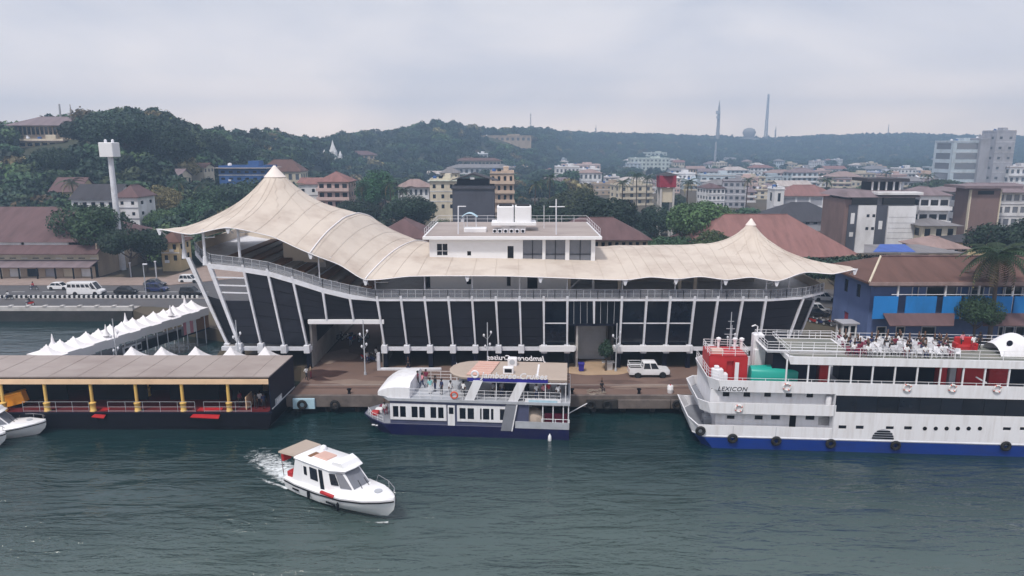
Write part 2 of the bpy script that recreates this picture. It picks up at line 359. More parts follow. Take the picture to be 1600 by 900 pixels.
# forecourt sheets: swept sand and the drive through the building
def blob(c, rx, ry, n=28, seed=1, amp=.25):
    rnd = random.Random(seed); ph = [rnd.random()*6.28 for _ in range(4)]
    return [(c[0] + rx*(1+amp*(math.sin(2*t+ph[0])*.5+math.sin(3*t+ph[1])*.4+math.sin(5*t+ph[2])*.25))*math.cos(t), c[1] + ry*(1+amp*(math.sin(3*t+ph[3])*.5+math.sin(4*t+ph[1])*.4))*math.sin(t)) for t in [2*math.pi*k/n for k in range(n)]]
c = G(930, 575); solo('sand_patch', MB().prism(blob((c.x,c.y), 4.0, 3.2, seed=3), 2.0, 2.03), 'sand', 'swept yellow sand on the quay by the entrance', 'sand', kind='structure')
c = G(506, 584); pa = [(G(u, v).x, G(u, v).y) for u, v in ((478,583),(487,578),(503,577),(515,579),(525,578.5),(540,579.5),(545,581),(536,584),(527,588),(515,590),(503,588),(510,592),(520,594.5),(495,595),(482,591))]
solo('dark_patch', MB().prism(pa, 2.0, 2.012), 'dark_mark', 'dark patch on the quay deck', 'dark_mark', kind='structure')  # flat dark brown patch with an irregular outline
for k_, (u_, v_, rx_, ry_, m_) in enumerate(((560,598,3.2,1.1,'patch_pale'),(640,590,3.8,.9,'patch_dark'),(915,604,2.6,.8,'patch_dark'),(1010,604,3.6,.9,'patch_pale'),(970,596,2.2,.7,'patch_dark'),(530,556,2.0,3.0,'patch_pale'),(1060,596,2.4,1.0,'patch_dark'))):
    c = G(u_, v_); solo('deck_patch', MB().prism(blob((c.x,c.y), rx_, ry_, seed=40+k_, amp=.5), 2.0, 2.006+.002*(k_ % 2)), m_, None, None, kind='structure')
# ---- roads on the land side
def sheet(name, pts, z, m, label, cat): return solo(name, MB().prism(pts, 1.9, z), m, label, cat, kind='structure')
sheet('road', [(-400,122.2),(-64,122.2),(-52,118),(-34,116.5),(-20,118),(60,122),(70,110),(60,87.8),(95,87.8),(200,100),(200,118),(100,130),(60,138),(-20,138),(-44,150),(-40,190),(-52,190),(-58,150),(-70,141.5),(-400,141.5)], 1.99, 'asphalt', 'grey asphalt waterfront road behind the terminal', 'road')
pv = sheet('pavement', [(-400,141.5),(-70,141.5),(-58,150),(-53,190),(-70,190),(-75,150),(-400,149.5)], 2.11, 'pavement', 'reddish pavement in front of the long warehouse', 'pavement')
sw = solo('seawall', MB().box(-400,-66,119.3,119.9,1.85,2.6), 'concrete_light', 'pale concrete seawall parapet along the waterfront road', 'wall', kind='structure')
for k in range(34): part('coping_post', MB().bbox(-66.6-k*3.0, -66.0-k*3.0, 119.2, 120.0, 2.6, 2.8), 'concrete_light', sw)
part('wall_face', MB().box(-400,-66.1,119.2,119.4,-1.4,1.85), 'concrete_dark', sw)
part('footpath', MB().box(-400,-66,119.9,122.2,1.9,2.12), 'concrete', sw)
mk = solo('median', MB().box(-140,-57,128.6,129.2,1.98,2.08), 'concrete', 'low road median with black and white kerb stones', 'kerb', kind='structure')
st = MB().bbox(-.2,.2,-.15,.15,0,.5,.03).mesh('kerb_stone'); st.materials.append(M['paint_white']); st2 = st.copy(); st2.materials.clear(); st2.materials.append(M['dark'])
for k in range(180): part('kerb_stone', st if k % 2 else st2, None, mk, loc=(-139.5+k*.45, 128.9, 2.08))
for k in range(26):      # lane dashes
    solo('lane_dash', MB().box(-140+k*6, -137.5+k*6, 135.0, 135.14, 1.99, 1.997), 'paint_white', None, None, kind='structure') if k < 14 else None
# ================================================================== the terminal
def wall_open(mb, p0, p1, z0, z1, ops, n, t=.25):
    """wall face from p0 to p1 (xy) with rectangular openings ops=(a0,a1,z0,z1); n = outward normal (xy); reveals go t inwards"""
    p0 = Vector((p0[0], p0[1], 0)); p1 = Vector((p1[0], p1[1], 0)); Lw = (p1-p0).length; d = (p1-p0)/Lw; nn = Vector((n[0], n[1], 0)).normalized()
    ops = [(max(0,a), min(Lw,b), max(z0,c), min(z1,e)) for a, b, c, e in ops]; ops = [o for o in ops if o[1]-o[0] > .02 and o[3]-o[2] > .02]
    A = sorted({0, Lw} | {o[0] for o in ops} | {o[1] for o in ops}); Zs = sorted({z0, z1} | {o[2] for o in ops} | {o[3] for o in ops})
    pt = lambda a, z, k=0: p0 + d*a - nn*k + Vector((0,0,z))
    for i in range(len(A)-1):
        for j in range(len(Zs)-1):
            ca, cz = (A[i]+A[i+1])/2, (Zs[j]+Zs[j+1])/2
            if any(o[0] < ca < o[1] and o[2] < cz < o[3] for o in ops): continue
            mb.poly(pt(A[i],Zs[j]), pt(A[i+1],Zs[j]), pt(A[i+1],Zs[j+1]), pt(A[i],Zs[j+1]))
    for a, b, c, e in ops:
        for q in (((a,c),(a,e)), ((b,c),(b,e)), ((a,c),(b,c)), ((a,e),(b,e))):
            mb.poly(pt(*q[0]), pt(*q[1]), pt(*q[1], t), pt(*q[0], t))
    return mb
TB = thing('terminal_building', 'waterfront terminal with dark screens, leaning white pillars and two peaked cream canopies', 'building', (0, 86.5, 2))
def tp(name, mb, m, parent=TB, **k): return part(name, mb, m, parent, wd=True, **k)
PIL = [  # top (u,v), base (u,v), Y top, Y base
 ((300,415),(356,537),87.6,88.0), ((331,424),(374,537),85.9,86.6), ((382,425),(408,537),85.8,86.5), ((420,431),(444,540),85.8,86.5), ((459,442),(480,540),85.8,86.5),
 ((505,457),(511,500),85.8,86.2), ((547,467),(553,501),85.8,86.2), ((590,470),(601,540),85.8,86.5), ((627,469.5),(636,540),85.8,86.5), ((664,470),(672,540),85.8,86.5),
 ((701,470),(708,540),85.8,86.5), ((738,470),(743,540),85.8,86.5), ((775,470),(779,540),85.8,86.5), ((812,470),(814.5,540),85.8,86.5), ((849.5,470),(850,540),85.8,86.5), ((886.5,470),(886,540),85.8,86.5),
 ((928,470),(928,505),85.8,86.1), ((971.5,470),(968,540),85.8,86.5), ((1010,470),(1005,540),85.8,86.5), ((1047,470),(1040.5,540),85.8,86.5), ((1085,470),(1077,540),85.8,86.5), ((1121,470),(1111,540),85.8,86.5),
 ((1160,470),(1148,540),85.8,86.5), ((1196,470),(1185,540),85.8,86.5), ((1254,468),(1231,530),87.2,87.6), ((1271,470),(1249,524),89.6,90.0)]
pil = [(P(*a, y0), P(*b, y1)) for a, b, y0, y1 in PIL]
HALF = {5, 6, 16}
for i, (t, b) in enumerate(pil):
    mb = MB(); d = t - b; wd_ = .25 if i not in (0, 1) else .48
    q = lambda p, w, y: [p+Vector((-w/2,-y/2,0)), p+Vector((w/2,-y/2,0)), p+Vector((w/2,y/2,0)), p+Vector((-w/2,y/2,0))]
    mb.loft([q(b, wd_*.75, .5), q(b + d*.5, wd_*.9, .45), q(t, wd_*1.1, .4), q(t + d*(.10 if i < 24 else .02), wd_*1.1, .35)])
    pl = tp('pillar', mb, 'white_steel')
    if i not in HALF and i < 24:
        tp('pedestal', MB().bbox(b.x-.38, b.x+.38, b.y-.42, b.y+.5, 4.15, b.z+.12, .05), 'white_steel')
        tp('support_column', MB().bbox(b.x-.28, b.x+.28, b.y+.25, b.y+.85, 1.2 if b.x < -25 else 1.95, 4.15, .04), 'dark_navy')
# floor edge beams and slabs (drive-through between pillars 5 and 8 stays open)
xa, xb, xc, xd = pil[0][1].x-.3, pil[4][1].x+.5, pil[7][1].x-.5, pil[24][1].x
tp('edge_beam', MB().box(xa, xb, 86.62, 87.1, 4.35, 4.85), 'white_steel')
tp('edge_beam', MB().box(xc, G(899,540,4.8).x, 86.62, 87.1, 4.35, 4.85), 'white_steel')
tp('edge_beam', MB().box(Xu(958,545,86.8), xd, 86.62, 87.1, 4.35, 4.85), 'white_steel')
for u0, u1 in ((843,898),(957,1078)):
    tp('white_band', MB().bbox(Xu(u0,546,85.9), Xu(u1,546,85.9), 85.8, 86.1, 4.45, 5.22, .03), 'white_paint')
xe0, xe1 = Xu(899,540,88), Xu(957,540,88)
tp('floor_slab', MB().box(xa+.3, xb, 87.1, 108, 4.3, 4.8), 'concrete')
tp('floor_slab', MB().box(xc, xe0, 87.1, 108, 4.3, 4.8), 'concrete'); tp('floor_slab', MB().box(xe1, 34, 87.1, 108, 4.3, 4.8), 'concrete')
# core: left block, bridge over the drive, right block
tp('core_wall', MB().box(-31.5, xb, 89.4, 108, 4.8, 10.9), 'dark'); tp('core_wall', MB().box(xc, xe0, 88.9, 108, 4.8, 10.95), 'dark')
tp('core_wall', MB().box(xe1, 33.5, 88.9, 108, 4.8, 10.95), 'dark'); tp('core_wall', MB().box(xe0, xe1, 91.0, 108, 2, 10.95), 'concrete')
tp('bridge_slab', MB().box(xb, xc, 87.0, 108, 8.15, 8.6), 'concrete'); tp('core_wall', MB().box(xb, xc, 89.4, 108, 8.6, 10.9), 'dark')
tp('passage_wall', MB().box(xb-.3, xb-.02, 87.2, 112, 1.95, 8.15), 'concrete'); tp('passage_wall', MB().box(xc+.02, xc+.3, 87.2, 110, 1.95, 8.15), 'concrete')
tp('rear_wall', MB().box(-16.2, 33, 101, 101.3, 1.95, 4.3), 'concrete_dark'); tp('rear_wall', MB().box(-38, -26.6, 99, 99.3, .5, 4.3), 'concrete_dark')
tp('passage_beam', MB().bbox(pil[4][1].x+.4, pil[7][1].x+.1, 86.0, 86.35, Zv(506,86.1), Zv(499.5,86.1), .03), 'white_paint')
# kerb wall in front of the undercroft
k0 = Xu(591,577,86); tp('kerb_wall', MB().bbox(k0, Xu(690,577,86), 85.75, 86.05, 1.95, 2.3, .04), 'white_steel')
tp('kerb_post', MB().bbox(k0-.1, k0+.3, 85.7, 86.15, 1.95, 4.3, .04), 'white_steel')
# dark screens between the pillars
def deckz(x):   # underside of the upper deck
    return float(np.interp(x, [-41.5,-39.5,-37.1,-33.1,-30.1,-27.1,-23.5,-20.2,-17.0,38,42], [15.9,15.5,15.15,14.7,14.2,13.3,12.1,11.3,11.05,11.05,11.3]))
GLAZED = {14: 1, 17: 1, 18: 1, 19: 1, 15: 2, 16: 2}
def lerp(a, b, t): return a + (b-a)*t
for i in range(25):
    t0, b0 = pil[i]; t1, b1 = pil[i+1]; back = Vector((0, .16, 0))
    if i in (4, 5, 6): # above the drive: stop at the passage beam
        zb = Zv(499.5, 86.1)+.02
        b0 = b0 if i > 4 else lerp(b0, t0, (zb-b0.z)/(t0.z-b0.z)); b1 = b1 if i < 6 else lerp(b1, t1, (zb-b1.z)/(t1.z-b1.z))
    if i in (0, 1):    # open upper part with white bars
        s0, s1 = lerp(b0, t0, .62 if i == 0 else .60), lerp(b1, t1, .60)
        if i == 1:
            for vv in (433, 445.5, 457): f0 = (Zv(vv,86)-b0.z)/(t0.z-b0.z); tp('cross_bar', MB().bar(lerp(b0,t0,f0), lerp(b1,t1,(Zv(vv+1,86)-b1.z)/(t1.z-b1.z)), .12, .16), 'white_steel')
        t0, t1 = s0, s1
    if i in GLAZED:
        m0, m1 = lerp(b0, t0, .50), lerp(b1, t1, .50)
        if GLAZED[i] == 2:
            m0, m1 = (lerp(b0, t0, .48) if i == 15 else b0), (b1 if i == 15 else lerp(b1, t1, .48))
            tp('glass_pane', MB().slab([m0+back, m1+back, t1+back, t0+back], (0,.05,0)), 'glass')
            for fr in (.25, .5, .75):
                a_, c_ = lerp(m0, m1, fr), lerp(t0, t1, fr); tp('glazing_bar', MB().bar(a_+back*.8, c_+back*.8, .05), 'grey_steel')
        else:
            tp('glass_pane', MB().slab([m0+back, m1+back, t1+back, t0+back], (0,.05,0)), 'glass')
            tp('glass_pane', MB().slab([b0+back, b1+back, m1+back, m0+back], (0,.05,0)), 'glass')
            tp('mid_rail', MB().bar(m0+back*.6, m1+back*.6, .10, .13), 'white_steel')
    else:
        sp = tp('screen_panel', MB().slab([b0+back, b1+back, t1+back, t0+back], (0,.05,0)), 'screen')
        for fr in (.2, .4, .6, .8): part('panel_seam', MB().bar(lerp(b0,t0,fr)+back-Vector((0,.012,0)), lerp(b1,t1,fr)+back-Vector((0,.012,0)), .03, .03), 'dark', sp, wd=True)
# entrance recess
tp('entrance_beam', MB().box(xe0-1, xe1+1.1, 86.35, 87.0, Zv(509,86.4), Zv(503,86.4)), 'dark_navy')
rs = tp('roller_shutter', MB().box(xe0+.35, xe1-.5, 90.7, 90.98, 2.0, 7.9), 'grey_steel')
for k in range(14): part('shutter_slat', MB().box(xe0+.4, xe1-.55, 90.64, 90.69, 2.1+k*.41, 2.42+k*.41), 'grey_steel', rs, wd=True)
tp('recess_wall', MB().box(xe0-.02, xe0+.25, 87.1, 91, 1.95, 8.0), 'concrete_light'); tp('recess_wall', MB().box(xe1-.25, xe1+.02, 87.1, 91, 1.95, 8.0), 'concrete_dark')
tp('recess_ceiling', MB().box(xe0, xe1, 87.1, 91, 8.0, 8.25), 'concrete')
# ---- upper deck, raked on the left
DX = [-41.6,-39.4,-37.1,-33.1,-30.1,-27.1,-23.5,-20.2,-17.0,-8,0,8,16,24,32.2,36.6,40.4]
DY = [91.5,88.2,85.6] + [85.6]*11 + [85.6,86.8,89.3]
for i in range(len(DX)-1):
    z0, z1 = deckz(DX[i]), deckz(DX[i+1]); th0 = .62 if DX[i] < -18 else .28; th1 = .62 if DX[i+1] < -18 else .28
    mb = MB().loft([[(DX[i],DY[i],z0),(DX[i],109,z0),(DX[i],109,z0+th0),(DX[i],DY[i],z0+th0)], [(DX[i+1],DY[i+1],z1),(DX[i+1],109,z1),(DX[i+1],109,z1+th1),(DX[i+1],DY[i+1],z1+th1)]])
    tp('deck_slab', mb, 'white_steel')
# railing: posts, rails and mesh infill, one bay after the other
mat('rail_mesh', (.20,.21,.24), .6, .1, alpha=.5)
def rail(a, b, h=1.15, nb=3, parent=TB, m='grey_steel', wd=True):
    a = Vector(a); b = Vector(b); up = Vector((0,0,h)); mb = MB()
    for f, r in ((1.0, .035), (.55, .018), (.12, .022)): mb.tube([a+up*f, b+up*f], r, 5)
    for k in range(nb+1): p = lerp(a, b, k/nb); mb.bar(p, p+up, .06)
    o = part('railing_bay', mb, m, parent, wd=wd)
    part('mesh_infill', MB().slab([a+up*.12, b+up*.12, b+up*.98, a+up*.98], (0,.015,0)), 'rail_mesh', o, wd=wd)
    return o
for i in range(len(DX)-1):
    n = max(1, round((Vector((DX[i],DY[i]))-Vector((DX[i+1],DY[i+1]))).length/2.9))
    for k in range(n):
        pt = lambda f: Vector((DX[i]+(DX[i+1]-DX[i])*f, DY[i]+(DY[i+1]-DY[i])*f+.12, deckz(DX[i]+(DX[i+1]-DX[i])*f) + (.62 if (DX[i]+(DX[i+1]-DX[i])*f) < -17.5 else .28)))
        rail(pt(k/n), pt((k+1)/n))
# rear parapet and end walls of the raked deck, seating steps
for i in range(len(DX)-1):
    z0, z1 = deckz(DX[i]), deckz(DX[i+1]); tp('rear_parapet', MB().slab([(DX[i],108.6,z0),(DX[i+1],108.6,z1),(DX[i+1],108.6,z1+1.7),(DX[i],108.6,z0+1.7)], (0,.25,0)), 'cream_wall')
tp('end_parapet', MB().slab([(-41.5,91.8,15.9),(-41.5,108.6,15.9),(-41.5,108.6,17.9),(-41.5,91.8,17.6)], (.2,0,0)), 'cream_wall')
tp('end_parapet', MB().slab([(40.3,89.6,11.2),(40.3,108.6,11.2),(40.3,108.6,13.0),(40.3,89.6,12.4)], (.2,0,0)), 'cream_wall')
for k in range(13):
    x = -18.2 - k*1.45; z = deckz(x) + .6
    tp('seating_step', MB().box(x-1.4, x, 89.5, 107.5, z-.1, z+.42), 'concrete' if k % 2 else 'wood')
tp('seating_wall', MB().box(-31.0,-25.6,94.5,94.8,14.5,17.2), 'cream_wall'); tp('seating_wall', MB().box(-26.6,-25.4,94.8,101,13.5,17.2), 'concrete_light')
mat('fabric_seam', (.49,.43,.375), .8, .1)
mat('fabric_cap', (.74,.67,.63), .8, .04)
# ---- canopies
ST = [((-43.4,86.2,19.9),(-43.0,19.0),.3),((-39.2,85.5,19.2),(-38,20.0),.3),((-34.4,84.8,20.0),(-32.9,20.9),.3),((-29.4,85.4,18.85),(-27.5,20.4),.5),((-24.6,84.9,17.1),(-22.1,19.9),1),((-21.2,85.4,15.7),(-18.5,17.9),.8),
 ((-18.0,84.8,13.95),(-14.6,16.55),1),((-12.5,85.0,14.35),(-11.5,16.35),.7),((-5.5,84.9,14.42),(-5,16.2),.5),((0,85.0,14.35),(0,16.1),.5),((7,84.9,14.12),(7,15.9),.5),((13.9,84.7,13.95),(13.8,15.7),.6),((17,85.0,14.25),(17,15.8),.5),
 ((20.1,84.6,14.1),(19.8,15.9),.6),((23.2,85.0,14.3),(23.5,15.8),.5),((26.2,84.6,14.0),(27.3,15.9),.5),((29.4,85.0,14.2),(30.5,15.7),.4),((32.5,84.7,13.8),(33.6,15.6),.4),((36.4,86.3,14.55),(36.8,15.3),.4),((39.9,86.2,14.4),(40,14.9),.3),((42.4,85.6,15.1),(42.9,15.0),.3)]
CONES = ((-32.95,99,6.95,4.9,.4),(33.66,99,4.6,2.75,.1))
def cr(a, b, c, d, t):   # Catmull-Rom
    return .5*((2*b)+(-a+c)*t+(2*a-5*b+4*c-d)*t*t+(-a+3*b-3*c+d)*t**3)
def station(s):
    i = min(int(s), len(ST)-2); t = s-i; g = lambda k: ST[max(0,min(len(ST)-1,k))]
    f = lambda sel: cr(sel(g(i-1)), sel(g(i)), sel(g(i+1)), sel(g(i+2)), t)
    li = lambda sel: sel(g(i))+(sel(g(i+1))-sel(g(i)))*t
    lz = li(lambda q: q[0][2]); sz = f(lambda q: q[0][2])
    return li(lambda q: q[0][0]), f(lambda q: q[0][1]), .35*lz+.65*sz, li(lambda q: q[1][0]), f(lambda q: q[1][1]), li(lambda q: q[2])
def canopy(s, tt):
    xf, yf, zf, xc_, zc, rb = station(s)
    yc, yb = float(np.interp(s,[0,1,2,16,18,19,20],[92,97,99,99,97,92.5,88])), float(np.interp(s,[0,1,2,16,17,18,19,20],[98,107,113,113,111,105,97.5,90]))
    if tt <= 1: t = tt; x = xf+(xc_-xf)*t; y = yf+(yc-yf)*t; z0 = zf
    else: t = 2-tt; x = xc_ + (xc_-xf)*.6*(1-t); y = yc+(yb-yc)*(1-t); z0 = zf - (1.2 if s > 15 else 0) - 3.2*max(0, 1-s/2.2)
    g = rb*math.sin(math.pi/2*t)**.9 + (1-rb)*(t**1.1)
    z = z0 + (zc-z0)*g
    for cx, cy, h, k, sub in CONES:
        r = math.hypot(x-cx, y-cy); z += max(0, h*math.exp(-r/k)*(1+.0) - sub*math.exp(-r/k) - 0) if r < 14 else h*math.exp(-r/k)*max(0, 1-(r-14)/4)
    # slack wrinkles running down from the peaks
    for cx, cy, h, k, sub in CONES:
        dx, dy = x-cx, y-cy; r = math.hypot(dx, dy)
        if r < 15: z += .05*math.sin(math.atan2(dy, dx)*14)*math.sin(min(1, r/15)*math.pi)
    return (x, y, z)
NS = (len(ST)-1)
cm = MB().grid(lambda i, j: canopy(i*NS, j*2), NS*7, 44)
cano = tp('canopy', cm, 'fabric', smooth=True)
sm = cano.modifiers.new('thick', 'SOLIDIFY'); sm.thickness = .05
for cx, cy, h, k, sub in CONES:      # bright peak caps
    pr = [(1.55,-.02),(1.1,0),(.7,0),(.34,0),(.1,0)]
    def zc_(r): return float(np.mean([min((canopy(s_/10, 1.0 if False else t_/20) for s_ in [0] for t_ in [0]), default=0) for _ in [0]])) if False else 0
    base = 20.9 if cx < 0 else 15.6
    prof = [(r, base + (h-sub)*math.exp(-r/k) + .05) for r in ((1.5,1.1,.7,.4,.12) if cx < 0 else (.75,.5,.3,.1))]
    rings = MB().lathe([(r, z+.0) for r, z in prof], (cx, cy, 0), 20)
    part('peak_cap', rings, 'fabric_cap', cano, wd=True, smooth=60)
for k in range(1, 40):
    s_ = k*.5+.12
    if s_ < NS: part('fabric_seam', MB().tube([Vector(canopy(s_, t/16))+Vector((0,0,.028)) for t in range(0, 24)], .017, 4), 'fabric_seam', cano, wd=True)
for k in range(14):
    t_ = 2*math.pi*k/14+.1
    for cx, cy, rr0, rr1 in ((-32.95,99,1.5,9.5),(33.66,99,.8,6.5)):
        pts = []
        for j in range(12):
            r = rr0+(rr1-rr0)*j/11; x, y = cx+r*math.cos(t_), cy+r*math.sin(t_)
            if y > 99.5: pts = []; break
            # find the surface point above (x, y)
            tt = (y-85)/(99-85); s_ = min(np.linspace(0, NS, 161), key=lambda s: abs(canopy(s, max(0.02,tt))[0]-x)); q_ = canopy(s_, max(.02,tt)); pts.append(Vector((q_[0], q_[1], q_[2]+.03)))
        if pts and len(pts) > 3: part('fabric_seam', MB().tube(pts, .017, 4), 'fabric_seam', cano, wd=True)
# edge cables, arch seams, node brackets, posts
for j0, j1 in ((0, NS),):
    pts = [Vector(canopy(j0+(j1-j0)*k/120, 0))+Vector((0,0,-.04)) for k in range(121)]
    part('edge_cable', MB().tube(pts, .06, 5), 'fabric_white', cano, wd=True)
for s_ in (4, 6):
    pts = [Vector(canopy(s_, t/20))+Vector((0,0,.05)) for t in range(0, 41)]
    part('arch_seam', MB().tube(pts, .09, 5), 'fabric_white', cano, wd=True, smooth=True)
for s_ in (0,2,4,6,8,9.5,11,13,15,17,20):
    p = Vector(canopy(s_, 0)); mb = MB()
    mb.slab([p+Vector((-.35,.1,.02)), p+Vector((.35,.1,.02)), p+Vector((.1,.1,-.75)), p+Vector((-.1,.1,-.75))], (0,.12,0))
    mb.tube([p+Vector((0,.2,-.1)), p+Vector((0,1.6,-.9))], .08, 6)
    tp('node_bracket', mb, 'white_steel')
for (u, v0) in ((289,404),(321,408),(376,416),(500,444),(587,463),(664,465),(738,465),(812,465),(886,465),(972,465),(1054,465),(1126,465),(1196,465),(1231,463)):
    b = P(u, v0, 86.4 if 300 < u < 1220 else 88.0); x = b.x
    s_ = min(np.linspace(0, NS, 400), key=lambda s: abs(station(s)[0]-x)); tz = min(canopy(s_, .12)[2], canopy(s_, .05)[2])
    fat = .42 if u < 400 else .2
    mb = MB().tube([(x, b.y, deckz(x)+.2), (x, b.y, deckz(x)+1.3)], fat*.9, 8, r1=fat*.6); mb.tube([(x, b.y, deckz(x)+1.3), (x, b.y, tz+.1)], fat*.42, 8)
    tp('canopy_post', mb, 'white_steel', smooth=40)
    if u < 600 or u > 900:
        tp('canopy_brace', MB().tube([(x, b.y, tz-.9), (x+1.7, b.y-.6, tz-.15-(.6 if u<600 else 0))], .06, 6), 'white_steel')
# ---- the white control block above the canopy
HX0, HX1, HY = Xu(671,390,92), Xu(930,390,92), 92.0
def wx(u, v): return Xu(u, v, HY) - HX0
up = [(682.5,699,381,399),(730,736,392.5,399.5),(793,802.5,384.5,410),(817,847.5,375,410),(852.5,883.5,375,410),(890,924,375,410)]
lo = [(665,672,425,450),(729,736,436,444.5),(792,798,430,447),(824,840,430,455)]
ops = [(wx(a,c), wx(b,c), Zv(d,HY), Zv(c,HY)) for a, b, c, d in up] + [(wx(a,c), wx(b,c), max(11.35,Zv(d,HY)), Zv(c,HY)) for a, b, c, d in lo]
mb = wall_open(MB(), (HX0,HY), (HX1,HY), 11.3, 18.05, ops + [(wx(889.5,440), HX1-HX0-.3, 11.35, 14.0)], (0,-1), .3)
mb.box(HX0, HX0+.02, HY+.02, 108, 11.3, 18.05); mb.box(HX1-.02, HX1, HY+.02, 108, 11.3, 18.05); mb.box(HX0+.02, HX1-.02, 107.9, 108, 11.3, 18.05)
mb.box(HX0+.02, HX1-.02, HY+.31, 107.9, 14.9, 15.0)
tp('upper_block_wall', mb, 'white_paint')
tp('inner_wall', MB().box(HX0+.1, HX1-.1, 95.5, 95.6, 11.3, 18.0), 'grey_steel')
for k, o in enumerate(ops):
    a0, a1, c0, c1 = o; nm = 'door' if k in (2, 6, 9) else 'window'
    w_ = tp(nm, MB().box(HX0+a0, HX0+a1, HY+.2, HY+.26, c0, c1), 'glass' if k not in (3,4,5) else 'glass_grey')
    if nm == 'window' and a1-a0 > 1:
        part('window_frame', MB().box(HX0+(a0+a1)/2-.04, HX0+(a0+a1)/2+.04, HY+.12, HY+.19, c0, c1).box(HX0+a0, HX0+a1, HY+.12, HY+.19, c0+(c1-c0)*.35, c0+(c1-c0)*.35+.07), 'white_paint' if k < 3 else 'dark', w_, wd=True)
roof = tp('roof_slab', MB().bbox(Xu(660,371,91), Xu(941,371,91), 91.0, 109, 18.05, 18.45, .04), 'white_paint')
part('roof_surface', MB().box(Xu(660,371,91)+.3, Xu(941,371,91)-.3, 91.3, 108.7, 18.45, 18.47), 'roof_sheet', roof, wd=True)
RX0, RX1 = Xu(660,371,91)+.25, Xu(941,371,91)-.25
for a, b, nb in (((RX0,91.3),(RX0,108.6),8), ((RX1,91.3),(RX1,108.6),8), ((RX0,108.6),(RX1,108.6),12)):
    mb = MB(); A, B = Vector((*a,18.46)), Vector((*b,18.46))
    for h in (.5, 1.0): mb.tube([A+Vector((0,0,h)), B+Vector((0,0,h))], .025, 5)
    for k in range(nb+1): p = lerp(A, B, k/nb); mb.tube([p, p+Vector((0,0,1.0))], .025, 5)
    tp('roof_railing', mb, 'white_steel')
# deck-level room to the right of the block, clutter behind the railing
tp('deck_room_wall', MB().box(HX1+.1, 34, 97, 97.3, 11.3, 14.2), 'concrete')
for u in (889.5, 968, 1062, 1086): x = Xu(u,440,92); tp('deck_column', MB().bbox(x-.22, x+.22, 91.8, 92.3, 11.3, 14.3, .03), 'cream_wall')
tp('slanted_strut', MB().bar(P(891,450,91.5), P(908,434,91.5), .12), 'white_steel')
# ---- things on the block's roof
wt = thing('water_tank_stand', 'two white box water tanks on a raised concrete platform on the flat roof', 'water tank', (0.3, 98, 18.47))
y0 = 97.0
part('platform', MB().bbox(Xu(768,350,y0), Xu(838,350,y0), y0-.3, y0+3.6, Zv(352,y0), Zv(347.5,y0), .04), 'white_paint', wt, wd=True)
part('pier', wall_open(MB().box(Xu(783,360,y0), Xu(822,360,y0), y0+.6, y0+3, 18.47, Zv(352,y0)), (Xu(783,360,y0),y0+.3), (Xu(822,360,y0),y0+.3), 18.47, Zv(352,y0), [(1.2,2.0,Zv(356,y0),Zv(352.5,y0))], (0,-1), .3), 'white_paint', wt, wd=True)
for u0, u1 in ((776.5,803),(804.5,830.5)):
    t_ = part('tank', MB().bbox(Xu(u0,335,y0), Xu(u1,335,y0), y0+.2, y0+3.0, Zv(347.3,y0), Zv(322.5,y0), .12), 'white_paint', wt, wd=True)
    part('tank_lid', MB().bbox(Xu(u0,335,y0)+.25, Xu(u1,335,y0)-.25, y0+.4, y0+2.8, Zv(322.5,y0), Zv(320.8,y0), .05), 'dark', t_, wd=True)
ac_me = None
for k, u in enumerate((770,778,787,796,805,814)):
    x = Xu(u+3, 362, 94.5); ac = thing('ac_outdoor_unit', 'small grey air conditioner unit in the row below the water tanks', 'air conditioner', (x, 94.5, 18.47), 0, 'air conditioner units on the flat roof')
    part('casing', MB().bbox(-.28,.28,-.18,.18,.05,.55,.03), 'white_steel', ac); part('fan_grille', MB().lathe([(.2,-.2),(.2,-.185)], (0,0,.3), 12, 'y'), 'dark', ac)
def pole(name, label, pts_list, m='white_steel', r=.07):
    base = Vector(pts_list[0][0]); t = thing(name, label, 'pole', base)
    for k, pts in enumerate(pts_list): part('pole' if k == 0 else 'cross_arm', MB().tube(pts, r if k == 0 else r*.8, 6), m, t, wd=True, smooth=40)
    return t
yb = 93.0; b = P(869,372,yb); b.z = 18.47
pole('signal_mast', 'tall white mast with a cross arm at the right of the flat roof', [[b, P(869,311,yb)], [P(858,323,yb), P(882.5,323,yb)]], r=.09)
b = P(716,364,93.5); b.z = 18.47
pole('davit_pole', 'white pole bent over at the top near the left of the flat roof', [[b, P(716,322.5,93.5)], [P(715.5,322.5,93.5), P(728,322.5,93.5)]], r=.09)
b = P(850,356,100); b.z = 18.47
pole('aerial_rod', 'thin plain rod beside the cross shaped mast on the flat roof', [[b, P(850,321,100)]], r=.05)
sh = thing('curved_shelter', 'small curved canopy frame over a white box on the flat roof', 'shelter', (-6.0,97,18.47))
for u in (725,730,744): b = P(u,352,97); part('post', MB().tube([(b.x,97,18.47),(b.x,97,Zv(337,97))], .05, 5), 'white_steel', sh, wd=True)
part('curved_top', MB().grid(lambda i, j: (Xu(721,340,97)+i*2.2, 96.2+j*2.2, Zv(339,97)+.55*math.sin(math.pi*i)), 8, 3), 'light_blue', sh, wd=True, smooth=True)
part('white_box', MB().bbox(Xu(725,355,96), Xu(760,355,96), 95.5, 97.5, 18.47, 19.0, .05), 'white_paint', sh, wd=True)
